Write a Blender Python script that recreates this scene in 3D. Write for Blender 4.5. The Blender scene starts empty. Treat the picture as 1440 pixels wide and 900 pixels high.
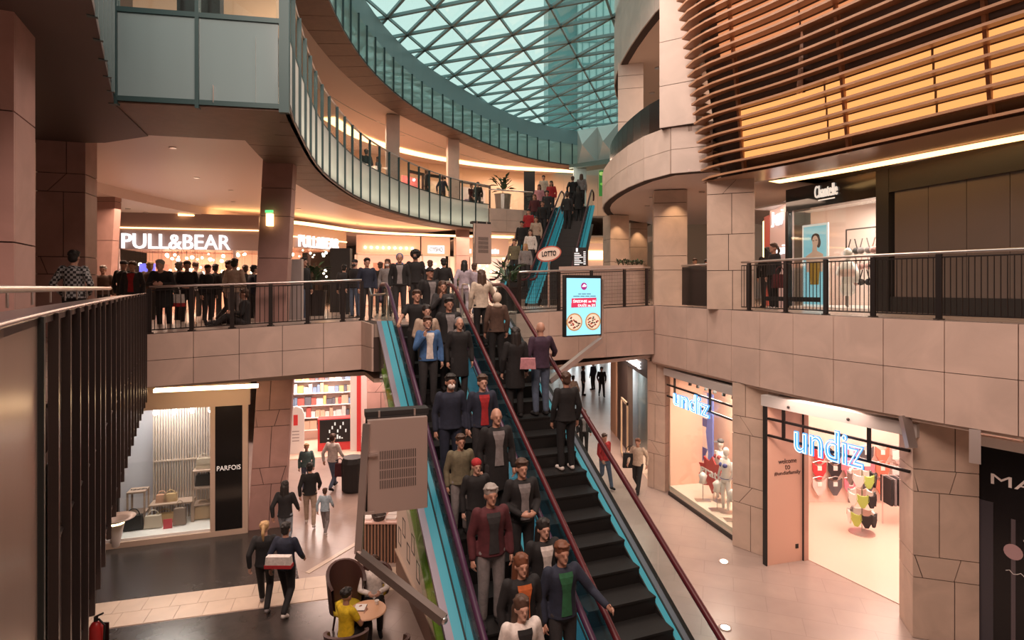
import bpy, bmesh, math, random
from mathutils import Vector, Matrix
random.seed(7)
S = bpy.context.scene
COL = S.collection
F = 800.0           # focal length in pixels of the 1440x900 frame
HY = 405.0          # horizon row
E = 6.3             # eye height above the ground floor
# ---------------------------------------------------------------- camera
cam = bpy.data.cameras.new('camera'); camo = bpy.data.objects.new('camera', cam); COL.objects.link(camo)
cam.sensor_width = 36; cam.lens = F / 1440 * 36; cam.shift_y = -(450 - HY) / 1440
cam.clip_end = 400
camo.location = (0, 0, E); camo.rotation_euler = (math.pi / 2, 0, 0)
S.camera = camo
# ---------------------------------------------------------------- sky, exposure, big lamps
wd = bpy.data.worlds.new('sky'); S.world = wd; wd.use_nodes = True
bgn = wd.node_tree.nodes['Background']; bgn.inputs[0].default_value = (0.56, 0.76, 0.70, 1); bgn.inputs[1].default_value = 0.92
S.view_settings.view_transform = 'Standard'; S.view_settings.look = 'None'
S.view_settings.exposure = 0.40; S.view_settings.gamma = 1
S.view_settings.use_curve_mapping = False
S.cycles.use_denoising = True
S.cycles.max_bounces = 6; S.cycles.transparent_max_bounces = 16
WARM = (1.0, 0.66, 0.47)
PINK = (1.0, 0.70, 0.58)
def area(name, loc, size, power, color=WARM, rot=(0, 0, 0), sy=None, spread=None):
    l = bpy.data.lights.new(name, 'AREA'); l.energy = power; l.color = color; l.size = size
    if sy: l.shape = 'RECTANGLE'; l.size_y = sy
    if spread: l.spread = spread
    o = bpy.data.objects.new(name, l); COL.objects.link(o); o.location = loc; o.rotation_euler = rot
    return o
R = math.radians
# two added atrium fill lights, then the mall's ceiling lamps: (name, location, size, watts, colour, tilt)
area('atrium_fill', (-1.0, 1.0, E + 8.6), 6.0, 1500, PINK, (R(24), 0, 0))
area('atrium_fill', (0.5, 13.0, E + 9.6), 5.0, 600, PINK, (R(-6), 0, 0))
area('gallery_lamp', (-11.0, 17.5, E + 2.6), 4.0, 330, WARM)
area('gallery_lamp', (-5.5, 25.0, E + 2.7), 4.0, 320, WARM)
area('gallery_lamp', (-1.5, 28.5, E + 2.7), 3.0, 240, WARM)
area('gallery_lamp', (8.2, 16.5, E + 2.4), 2.5, 110, WARM)
area('gallery_lamp', (-7.0, 31.0, E + 8.0), 5.0, 520, WARM)
area('gallery_lamp', (1.5, 38.0, E + 8.0), 5.0, 420, WARM)
area('ground_lamp', (-5.2, 19.0, 3.95), 3.0, 230, PINK)
area('ground_lamp', (-6.0, 11.0, 3.9), 2.0, 75, PINK)
area('ground_lamp', (3.4, 21.0, 4.0), 2.5, 200, PINK)
area('ground_lamp', (6.0, 11.6, 3.9), 1.6, 35, PINK)
# ---------------------------------------------------------------- materials
MATS = {}
def mat(name, col, rough=0.6, metal=0.0, emit=0.0, ecol=None, noise=0.0, nscale=4.0, alpha=None, spec=0.5, sample=True, dark=None):
    if name in MATS: return MATS[name]
    m = bpy.data.materials.new(name); m.use_nodes = True; nt = m.node_tree
    b = nt.nodes['Principled BSDF']
    b.inputs['Base Color'].default_value = (*col, 1); b.inputs['Roughness'].default_value = rough
    b.inputs['Metallic'].default_value = metal
    b.inputs['Specular IOR Level'].default_value = spec
    if emit:
        b.inputs['Emission Color'].default_value = (*(ecol or col), 1); b.inputs['Emission Strength'].default_value = emit
    if noise:
        tc = nt.nodes.new('ShaderNodeTexCoord'); n = nt.nodes.new('ShaderNodeTexNoise'); n.inputs['Scale'].default_value = nscale
        n.inputs['Detail'].default_value = 6; n.inputs['Distortion'].default_value = 0.8
        r = nt.nodes.new('ShaderNodeValToRGB')
        d = dark or tuple(c * (1 - noise) for c in col)
        r.color_ramp.elements[0].position = 0.35; r.color_ramp.elements[0].color = (*d, 1)
        r.color_ramp.elements[1].position = 0.65; r.color_ramp.elements[1].color = (*col, 1)
        nt.links.new(tc.outputs['Object'], n.inputs['Vector']); nt.links.new(n.outputs['Fac'], r.inputs[0]); nt.links.new(r.outputs[0], b.inputs['Base Color'])
    if not sample: m.cycles.emission_sampling = 'NONE'
    MATS[name] = m; return m
def glass(name, tint, gloss=0.10, rough=0.03, frost=0.0, fcol=(0.6, 0.7, 0.7)):
    if name in MATS: return MATS[name]
    m = bpy.data.materials.new(name); m.use_nodes = True; nt = m.node_tree; nt.nodes.clear()
    o = nt.nodes.new('ShaderNodeOutputMaterial'); t = nt.nodes.new('ShaderNodeBsdfTransparent'); t.inputs[0].default_value = (*tint, 1)
    g = nt.nodes.new('ShaderNodeBsdfGlossy'); g.inputs['Roughness'].default_value = rough; g.inputs[0].default_value = (0.9, 0.95, 0.95, 1)
    mx = nt.nodes.new('ShaderNodeMixShader'); mx.inputs[0].default_value = gloss
    nt.links.new(t.outputs[0], mx.inputs[1]); nt.links.new(g.outputs[0], mx.inputs[2])
    out = mx
    if frost:
        d = nt.nodes.new('ShaderNodeBsdfDiffuse'); d.inputs[0].default_value = (*fcol, 1)
        tl = nt.nodes.new('ShaderNodeBsdfTranslucent'); tl.inputs[0].default_value = (*fcol, 1)
        m1 = nt.nodes.new('ShaderNodeMixShader'); m1.inputs[0].default_value = 0.5
        nt.links.new(d.outputs[0], m1.inputs[1]); nt.links.new(tl.outputs[0], m1.inputs[2])
        m2 = nt.nodes.new('ShaderNodeMixShader'); m2.inputs[0].default_value = frost
        nt.links.new(mx.outputs[0], m2.inputs[1]); nt.links.new(m1.outputs[0], m2.inputs[2]); out = m2
    nt.links.new(out.outputs[0], o.inputs[0]); MATS[name] = m; return m
STONE = mat('stone_pink', (0.62, 0.47, 0.40), 0.55, noise=0.16, nscale=1.3)
STONE2 = mat('stone_sand', (0.60, 0.46, 0.37), 0.6, noise=0.2, nscale=1.6)
STONE3 = mat('stone_red', (0.40, 0.235, 0.205), 0.6, noise=0.18, nscale=1.6)
STONE4 = mat('stone_pale', (0.62, 0.52, 0.46), 0.6, noise=0.14, nscale=1.2)
JOINT = mat('joint_dark', (0.06, 0.04, 0.035), 0.9)
BROWN = mat('soffit_brown', (0.17, 0.105, 0.075), 0.5, noise=0.15)
CREAM = mat('ceiling_cream', (0.68, 0.55, 0.47), 0.7)
CEILP = mat('ceiling_pink', (0.66, 0.54, 0.50), 0.45)
TEALD = mat('steel_teal_dark', (0.035, 0.075, 0.08), 0.45, 0.3)
TEALM = mat('steel_teal', (0.22, 0.33, 0.35), 0.5, 0.1)
TEALB = mat('steel_roof', (0.20, 0.30, 0.31), 0.5, 0.1)
STEEL = mat('steel_brushed', (0.62, 0.56, 0.54), 0.28, 0.9)
STEELD = mat('steel_dark', (0.05, 0.043, 0.042), 0.35, 0.7)
BLACK = mat('black_matt', (0.012, 0.011, 0.011), 0.6)
BLACKG = mat('black_gloss', (0.01, 0.009, 0.009), 0.12)
WHITE = mat('white_paint', (0.8, 0.77, 0.74), 0.5)
GLASS = glass('glass_clear', (0.90, 0.94, 0.93), 0.07)
GLASSR = glass('glass_roof', (0.96, 0.99, 0.985), 0.05)
GLASSD = glass('glass_smoked', (0.10, 0.085, 0.08), 0.10)
FROST = glass('glass_frosted', (0.55, 0.65, 0.65), 0.06, frost=0.85, fcol=(0.78, 0.82, 0.80))
COVE = mat('cove_glow', (1, 0.7, 0.4), emit=3.0, ecol=(1.0, 0.60, 0.26))
COVEH = mat('cove_hot', (1, 0.8, 0.5), emit=6.5, ecol=(1.0, 0.72, 0.40))
LAMPW = mat('lamp_white', (1, 0.95, 0.9), emit=14, ecol=(1, 0.9, 0.78), sample=False)
SIGNW = mat('sign_white', (.6, .6, .6), emit=.9, ecol=(0.98, 0.98, 1.0), sample=False)
WOOD = mat('wood_slat', (0.42, 0.225, 0.125), 0.4, noise=0.2, nscale=2)
# ---------------------------------------------------------------- helpers
def W(px, py, d): return Vector(((px - 720) / F * d, d, E - (py - HY) / F * d))
def G(px, py, z=0.0):
    d = (E - z) * F / (py - HY); return Vector(((px - 720) / F * d, d, z))
def D(px, py, d): return Vector(((px - 720) / F * d, d))
def props(o, label=None, cat=None, group=None, kind=None):
    if label: o['label'] = label
    if cat: o['category'] = cat
    if group: o['group'] = group
    if kind: o['kind'] = kind
    return o
def empty(name, loc, label=None, cat=None, group=None, kind=None):
    o = bpy.data.objects.new(name, None); COL.objects.link(o); o.location = loc; o.empty_display_size = 0.1
    return props(o, label, cat, group, kind)
def wloc(o):
    l = Vector(o.location)
    return l + wloc(o.parent) if o.parent else l
class MB:
    def __init__(s): s.v = []; s.f = []
    def add(s, vs, fs):
        n = len(s.v); s.v += [Vector(v) for v in vs]; s.f += [[i + n for i in f] for f in fs]; return s
    def prism(s, poly, vec):
        n = len(poly); vec = Vector(vec); p = [Vector(q) for q in poly]
        nrm = Vector((0, 0, 0))
        for i in range(n):
            nrm += p[i].cross(p[(i + 1) % n])
        fs = [list(range(n))[::-1], list(range(n, 2 * n))] + [[i, (i + 1) % n, n + (i + 1) % n, n + i] for i in range(n)]
        if nrm.dot(vec) < 0: fs = [f[::-1] for f in fs]
        return s.add(p + [q + vec for q in p], fs)
    def box(s, x0, x1, y0, y1, z0, z1):
        return s.prism([(x0, y0, z0), (x1, y0, z0), (x1, y1, z0), (x0, y1, z0)], (0, 0, z1 - z0))
    def beam(s, a, b, w, h, up=(0, 0, 1)):
        a = Vector(a); b = Vector(b); d = (b - a).normalized(); up = Vector(up)
        x = d.cross(up)
        if x.length < 1e-4: x = Vector((1, 0, 0))
        x.normalize(); y = x.cross(d); x = x * w / 2; y = y * h / 2
        return s.prism([a - x - y, a + x - y, a + x + y, a - x + y], b - a)
    def tube(s, path, r, n=8, rs=None, closed=False):
        path = [Vector(p) for p in path]; vs = []; m = len(path); prev = None
        for i, p in enumerate(path):
            if closed: t = path[(i + 1) % m] - path[i - 1]
            else: t = path[min(i + 1, m - 1)] - path[max(i - 1, 0)]
            t.normalize()
            u = prev - t * prev.dot(t) if prev is not None else t.cross(Vector((0, 0, 1)) if abs(t.z) < 0.9 else Vector((1, 0, 0)))
            u.normalize(); prev = u; w = t.cross(u); rr = rs[i] if rs else r
            vs += [p + (u * math.cos(2 * math.pi * k / n) + w * math.sin(2 * math.pi * k / n)) * rr for k in range(n)]
        fs = [[i * n + k, i * n + (k + 1) % n, (i + 1) % m * n + (k + 1) % n, (i + 1) % m * n + k] for i in range(m if closed else m - 1) for k in range(n)]
        if not closed: fs += [list(range(n))[::-1], [(m - 1) * n + k for k in range(n)]]
        return s.add(vs, fs)
    def ball(s, c, r, n=10, m=7, rot=None):
        r = (r, r, r) if isinstance(r, (int, float)) else r; c = Vector(c); vs = []; fs = []
        for i in range(1, m):
            a = math.pi * i / m
            for k in range(n):
                b = 2 * math.pi * k / n
                vs.append(Vector((r[0] * math.sin(a) * math.cos(b), r[1] * math.sin(a) * math.sin(b), r[2] * math.cos(a))))
        vs += [Vector((0, 0, r[2])), Vector((0, 0, -r[2]))]; T = len(vs) - 2
        for i in range(m - 2):
            for k in range(n): fs.append([i * n + k, (i + 1) * n + k, (i + 1) * n + (k + 1) % n, i * n + (k + 1) % n])
        for k in range(n): fs.append([T, k, (k + 1) % n]); fs.append([T + 1, (m - 2) * n + (k + 1) % n, (m - 2) * n + k])
        if rot is not None: vs = [rot @ v for v in vs]
        return s.add([v + c for v in vs], fs)
    def lathe(s, c, prof, n=16):
        c = Vector(c); vs = []; m = len(prof)
        for r, z in prof: vs += [c + Vector((r * math.cos(2 * math.pi * k / n), r * math.sin(2 * math.pi * k / n), z)) for k in range(n)]
        fs = [[i * n + k, i * n + (k + 1) % n, (i + 1) * n + (k + 1) % n, (i + 1) * n + k] for i in range(m - 1) for k in range(n)]
        fs += [list(range(n))[::-1], [(m - 1) * n + k for k in range(n)]]
        return s.add(vs, fs)
    def strip(s, A, B):                       # ribbon between two 3D polylines
        n = len(A); return s.add(list(A) + list(B), [[i, i + 1, n + i + 1, n + i] for i in range(n - 1)])
    def build(s, name, m, parent=None, smooth=False, base=None, **kw):
        me = bpy.data.meshes.new(name)
        if parent is not None: o0 = wloc(parent)
        elif base is not None: o0 = Vector(base)
        else:
            xs = [v.x for v in s.v]; ys = [v.y for v in s.v]
            o0 = Vector(((min(xs) + max(xs)) / 2, (min(ys) + max(ys)) / 2, min(v.z for v in s.v)))
        me.from_pydata([tuple(v - o0) for v in s.v], [], s.f); me.update()
        if smooth: me.polygons.foreach_set('use_smooth', [True] * len(me.polygons))
        me.materials.append(m)
        o = bpy.data.objects.new(name, me); COL.objects.link(o)
        if parent is not None: o.parent = parent
        else: o.location = o0
        return props(o, **kw)
def part(name, m, parent, fn, smooth=False, **kw):
    b = MB(); fn(b); return b.build(name, m, parent, smooth, **kw)
def recolor(o, m):
    if o.data.users > 1 or True:
        o.material_slots[0].link = 'OBJECT'; o.material_slots[0].material = m
def dup(o, delta=(0, 0, 0), parent=None, rz=None):
    c = o.copy(); COL.objects.link(c); c.parent = parent
    c.location = Vector(o.location) + Vector(delta)
    if rz is not None: c.rotation_euler.z = rz
    for ch in list(o.children): dup(ch, (0, 0, 0), c)
    return c
def catmull(pts, n):
    P = [Vector(p) for p in pts]; P = [P[0] * 2 - P[1]] + P + [P[-1] * 2 - P[-2]]; out = []
    for i in range(1, len(P) - 2):
        for k in range(16):
            t = k / 16; a, b, c, d = P[i - 1], P[i], P[i + 1], P[i + 2]
            out.append(0.5 * ((2 * b) + (c - a) * t + (2 * a - 5 * b + 4 * c - d) * t * t + (3 * b - a - 3 * c + d) * t ** 3))
    out.append(P[-2])
    L = [0]
    for i in range(1, len(out)): L.append(L[-1] + (out[i] - out[i - 1]).length)
    res = []; j = 0
    for k in range(n + 1):
        s = L[-1] * k / n
        while j < len(L) - 2 and L[j + 1] < s: j += 1
        t = (s - L[j]) / max(1e-9, L[j + 1] - L[j]); res.append(out[j].lerp(out[j + 1], min(1, t)))
    return res
def clen(pts):
    c = catmull(pts, 60); return sum((c[i + 1] - c[i]).length for i in range(60))
def offs(c, d):                               # offset a plan polyline to its left by d
    out = []
    for i, p in enumerate(c):
        t = (c[min(i + 1, len(c) - 1)] - c[max(i - 1, 0)]).normalized(); out.append(Vector((p.x - t.y * d, p.y + t.x * d)))
    return out
def v3(p, z): return Vector((p.x, p.y, z))
def panel(b, p0, p1, z0a, z1a, z0b, z1b, n, th):   # box standing on a plan segment; n = outward normal, th = thickness
    q = [v3(p0, z0a), v3(p1, z0b), v3(p1, z1b), v3(p0, z1a)]; return b.prism(q, Vector((n.x, n.y, 0)) * th)
def lerp(a, b, t): return a + (b - a) * t
def panelled(name, pts, z0, z1, rows, plen, m, kind='structure', side=1, gap=0.012, th=0.04, back=JOINT, bth=0.25, pname='stone_panel', label=None, jitter=0.0):
    """wall along a plan curve, faced with one object per panel. z0/z1 are (start, end) heights; side=+1 faces left of the travel direction"""
    n = max(1, round(clen(pts) / plen)); c = catmull(pts, n); bb = MB(); o = offs(c, -side * bth)
    for i in range(n):
        a, e = i / n, (i + 1) / n
        q = [v3(c[i], lerp(*z0, a)), v3(c[i + 1], lerp(*z0, e)), v3(c[i + 1], lerp(*z1, e)), v3(c[i], lerp(*z1, a))]
        nn = (o[i] - c[i]); bb.prism(q, Vector((nn.x, nn.y, 0)))
    w = bb.build(name, back, label=label, kind=kind)
    for i in range(n):
        d = (c[i + 1] - c[i]); L = d.length; t = d / L; nr = Vector((-t.y, t.x)) * side
        p0, p1 = c[i] + t * gap / 2, c[i + 1] - t * gap / 2
        for r in range(rows):
            a, e = i / n, (i + 1) / n
            def zz(u, fr): return lerp(lerp(*z0, u), lerp(*z1, u), fr)
            f0, f1 = r / rows, (r + 1) / rows
            panel(b := MB(), p0, p1, zz(a, f0) + gap / 2, zz(a, f1) - gap / 2, zz(e, f0) + gap / 2, zz(e, f1) - gap / 2, nr, th + random.uniform(0, jitter)).build(pname, m, w)
    return w
class Facade:
    """a vertical plane through two plan points; px,py of the photograph -> distance along it and height"""
    def __init__(s, A, B):
        s.A = Vector(A[:2]); s.B = Vector(B[:2]); s.t = (s.B - s.A).normalized(); s.L = (s.B - s.A).length
        s.n = Vector((s.t.y, -s.t.x))
        if s.n.dot(-s.A) < 0: s.n = -s.n
    def uz(s, px, py):
        r = Vector(((px - 720) / F, 1)); k = s.A.dot(s.n) / r.dot(s.n); p = r * k
        return (p - s.A).dot(s.t), E - (py - HY) / F * k
    def uzn(s, px, py, n):
        r = Vector(((px - 720) / F, 1)); k = (s.A + s.n * n).dot(s.n) / r.dot(s.n); p = r * k
        return (p - s.A).dot(s.t), E - (py - HY) / F * k
    def P(s, u, z, n=0.0):
        q = s.A + s.t * u + s.n * n; return Vector((q.x, q.y, z))
    def box(s, b, u0, u1, z0, z1, n0, n1):
        return b.prism([s.P(u0, z0, n0), s.P(u1, z0, n0), s.P(u1, z1, n0), s.P(u0, z1, n0)], s.P(0, 0, n1) - s.P(0, 0, n0))
    def poly(s, b, pts, n0, n1):
        return b.prism([s.P(u, z, n0) for u, z in pts], s.P(0, 0, n1) - s.P(0, 0, n0))
    def pxbox(s, b, x0, y0, x1, y1, n0, n1):
        u0, z1 = s.uz(x0, y0); u1, z0 = s.uz(x1, y1); return s.box(b, u0, u1, z0, z1, n0, n1)
TXT = {}
def text(name, body, m, parent, fac, u0, u1, z0, z1, n, ext=0.03, mirror=False, neon=None, slope=0.0, bold=0.0):
    cu = bpy.data.curves.new('t', 'FONT'); cu.body = body; cu.extrude = 0 if neon else 0.05
    if neon: cu.fill_mode = 'NONE'; cu.bevel_depth = neon; cu.bevel_resolution = 1; cu.resolution_u = 4
    else: cu.resolution_u = 3; cu.offset = bold
    o = bpy.data.objects.new('t', cu); COL.objects.link(o)
    me = bpy.data.meshes.new_from_object(o.evaluated_get(bpy.context.evaluated_depsgraph_get())); bpy.data.objects.remove(o)
    xs = [v.co.x for v in me.vertices]; ys = [v.co.y for v in me.vertices]; x0, x1, y0, y1 = min(xs), max(xs), min(ys), max(ys)
    o0 = wloc(parent)
    for v in me.vertices:
        a = (v.co.x - x0) / (x1 - x0); c = (v.co.y - y0) / (y1 - y0)
        p = fac.P(lerp(u0, u1, a), lerp(z0, z1, c) + slope * a, n + v.co.z * (ext / 0.05 if not neon else 1) + ext * (0 if neon else 1))
        v.co = p - o0
    me.materials.append(m); me.name = name
    t = bpy.data.objects.new(name, me); COL.objects.link(t); t.parent = parent; return t
# ================================================================ PEOPLE
def remesh(b, voxel, ratio, name, smooth=3):
    me = bpy.data.meshes.new(name); me.from_pydata([tuple(v) for v in b.v], [], b.f); me.update()
    o = bpy.data.objects.new('tmp', me); COL.objects.link(o)
    m = o.modifiers.new('r', 'REMESH'); m.mode = 'VOXEL'; m.voxel_size = voxel
    m = o.modifiers.new('s', 'SMOOTH'); m.iterations = smooth; m.factor = .5
    m = o.modifiers.new('d', 'DECIMATE'); m.ratio = ratio
    r = bpy.data.meshes.new_from_object(o.evaluated_get(bpy.context.evaluated_depsgraph_get())); bpy.data.objects.remove(o)
    r.polygons.foreach_set('use_smooth', [True] * len(r.polygons)); r.name = name
    r.materials.clear(); r.materials.append(WHITE); return r
def limb(b, pts, rs, n=10):
    P = [Vector(p) for p in pts]
    path = []; rr = []
    for i in range(len(P) - 1):
        for k in range(4): path.append(P[i].lerp(P[i + 1], k / 4)); rr.append(lerp(rs[i], rs[i + 1], k / 4))
    path.append(P[-1]); rr.append(rs[-1]); b.tube(path, 1, n, rs=rr); b.ball(P[0], rs[0], n, 6); b.ball(P[-1], rs[-1], n, 6)
def hand(b, w, d, side, up, curl=.5):
    """palm plus five fingers from wrist w along d; side = thumb direction"""
    d = Vector(d).normalized(); s = Vector(side); s = (s - d * s.dot(d)).normalized(); nrm = d.cross(s)
    if nrm.dot(Vector(up)) < 0: nrm = -nrm
    limb(b, [w, w + d * .08], [.026, .032], 8)
    limb(b, [w + d * .03 - s * .015, w + d * .085 - s * .02], [.02, .02], 8); limb(b, [w + d * .03 + s * .015, w + d * .085 + s * .02], [.02, .02], 8)
    for k, (o, l) in enumerate(((.030, .068), (.011, .078), (-.009, .072), (-.028, .056))):
        a = w + d * .085 + s * o; m = a + (d * .8 - nrm * curl * .6).normalized() * l * .5; e = m + (d * (.8 - curl) - nrm * curl).normalized() * l * .5
        limb(b, [a, m, e], [.0095, .009, .0075], 6)
    a = w + d * .03 + s * .03; m = a + (d * .6 + s * .6).normalized() * .035; limb(b, [a, m, m + (d * .9 + s * .1 - nrm * .3).normalized() * .03], [.012, .011, .009], 6)
SHW, HIPZ, SHZ = .17, .90, 1.40
def skel(pose):
    """joints for one figure of 1.72 m facing -Y"""
    J = dict(pel=Vector((0, 0, .93)), chest=Vector((0, 0, 1.25)), neck=Vector((0, .01, 1.45)), head=Vector((0, -.015, 1.60)), lean=0)
    for s, n in ((-1, 'r'), (1, 'l')):
        J['sh' + n] = Vector((s * SHW, .01, 1.40)); J['el' + n] = Vector((s * .25, .03, 1.12)); J['wr' + n] = Vector((s * .25, -.05, .87)); J['hd' + n] = Vector((s * .02, -.2, -1)); 
        J['hip' + n] = Vector((s * .09, 0, .90)); J['kn' + n] = Vector((s * .10, -.02, .49)); J['an' + n] = Vector((s * .10, .02, .08)); J['toe' + n] = Vector((s * .12, -.13, .03))
    def leg(n, s, k, a, t): J['kn' + n] = Vector((s * .1, *k)); J['an' + n] = Vector((s * .1, *a)); J['toe' + n] = Vector((s * .12, *t))
    if pose == 'walk':
        leg('l', 1, (-.14, .52), (-.26, .10), (-.40, .07)); leg('r', -1, (-.02, .48), (.27, .15), (.16, .04))
        J['ell'] = Vector((.26, .14, 1.14)); J['wrl'] = Vector((.25, .12, .90)); J['elr'] = Vector((-.26, -.06, 1.13)); J['wrr'] = Vector((-.23, -.24, .97)); J['hdr'] = Vector((0, -.7, -.6))
    if pose == 'rail':
        J['ell'] = Vector((.34, -.10, 1.16)); J['wrl'] = Vector((.42, -.32, 1.06)); J['hdl'] = Vector((.2, -1, -.1)); leg('r', -1, (-.05, .5), (.04, .08), (-.11, .03))
    if pose == 'railr':
        J['elr'] = Vector((-.34, -.10, 1.16)); J['wrr'] = Vector((-.42, -.32, 1.06)); J['hdr'] = Vector((-.2, -1, -.1))
    if pose == 'phone':
        J['elr'] = Vector((-.27, -.10, 1.13)); J['wrr'] = Vector((-.13, -.24, 1.36)); J['hdr'] = Vector((.3, .1, 1)); J['head'] = Vector((-.02, -.03, 1.595))
    if pose == 'carry':
        for n, s in (('l', 1), ('r', -1)): J['el' + n] = Vector((s * .25, .02, 1.12)); J['wr' + n] = Vector((s * .10, -.24, 1.05)); J['hd' + n] = Vector((-s * .8, -.5, 0))
    if pose == 'pocket':
        for n, s in (('l', 1), ('r', -1)): J['el' + n] = Vector((s * .30, .08, 1.13)); J['wr' + n] = Vector((s * .21, -.06, .95)); J['hd' + n] = Vector((-s * .3, -.4, -1))
    if pose == 'leanrail':
        J['chest'] = Vector((0, -.10, 1.20)); J['neck'] = Vector((0, -.22, 1.36)); J['head'] = Vector((0, -.30, 1.49))
        for n, s in (('l', 1), ('r', -1)): J['sh' + n] = Vector((s * .17, -.18, 1.31)); J['el' + n] = Vector((s * .27, -.22, 1.05)); J['wr' + n] = Vector((s * .10, -.40, 1.07)); J['hd' + n] = Vector((-s * .9, -.4, 0))
    if pose in ('sit', 'sitfloor'):
        dz = -.45 if pose == 'sit' else -.80
        for k in J:
            if isinstance(J[k], Vector) and not k.startswith(('kn', 'an', 'toe', 'hd')): J[k] = J[k] + Vector((0, 0, dz))
        if pose == 'sit':
            for n, s in (('l', 1), ('r', -1)): leg(n, s, (-.42, .50), (-.40, .08), (-.55, .03)); J['el' + n] = Vector((s * .26, -.10, .70)); J['wr' + n] = Vector((s * .10, -.32, .74)); J['hd' + n] = Vector((-s * .4, -1, 0))
        else:
            leg('l', 1, (-.38, .30), (-.62, .08), (-.75, .06)); leg('r', -1, (-.42, .16), (-.82, .07), (-.86, .2))
            for n, s in (('l', 1), ('r', -1)): J['el' + n] = Vector((s * .28, -.05, .34)); J['wr' + n] = Vector((s * .14, -.28, .36)); J['hd' + n] = Vector((-s * .4, -1, 0))
    return J
PM = {}
def torso(b, J, g, lo=0.0, w=1.0):
    p, c, nk = J['pel'], J['chest'], J['neck']
    ax = (nk - p).normalized()
    def e(t, rx, ry):
        q = p.lerp(c, t * 2) if t < .5 else c.lerp(nk, t * 2 - 1)
        return q, (rx + g) * w, (ry + g)
    rings = [e(-.12, .13, .095), e(0, .158, .108), e(.2, .145, .10), e(.42, .145, .10), e(.62, .165, .112), e(.82, .168, .105), e(.93, .12, .08), e(1.0, .055, .052)]
    if lo: rings = [(p - Vector((0, 0, lo)), .175 + g, .125 + g), (p - Vector((0, 0, lo * .5)), .168 + g, .118 + g)] + rings[1:]
    vs = []; n = 16
    yv = Vector((0, 1, 0)); yv = (yv - ax * yv.dot(ax)).normalized()
    for q, rx, ry in rings: vs += [q + Vector((1, 0, 0)) * rx * math.cos(2 * math.pi * k / n) + yv * ry * math.sin(2 * math.pi * k / n) for k in range(n)]
    m = len(rings); fs = [[i * n + k, i * n + (k + 1) % n, (i + 1) * n + (k + 1) % n, (i + 1) * n + k] for i in range(m - 1) for k in range(n)] + [list(range(n))[::-1], [(m - 1) * n + k for k in range(n)]]
    b.add(vs, fs)
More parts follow.
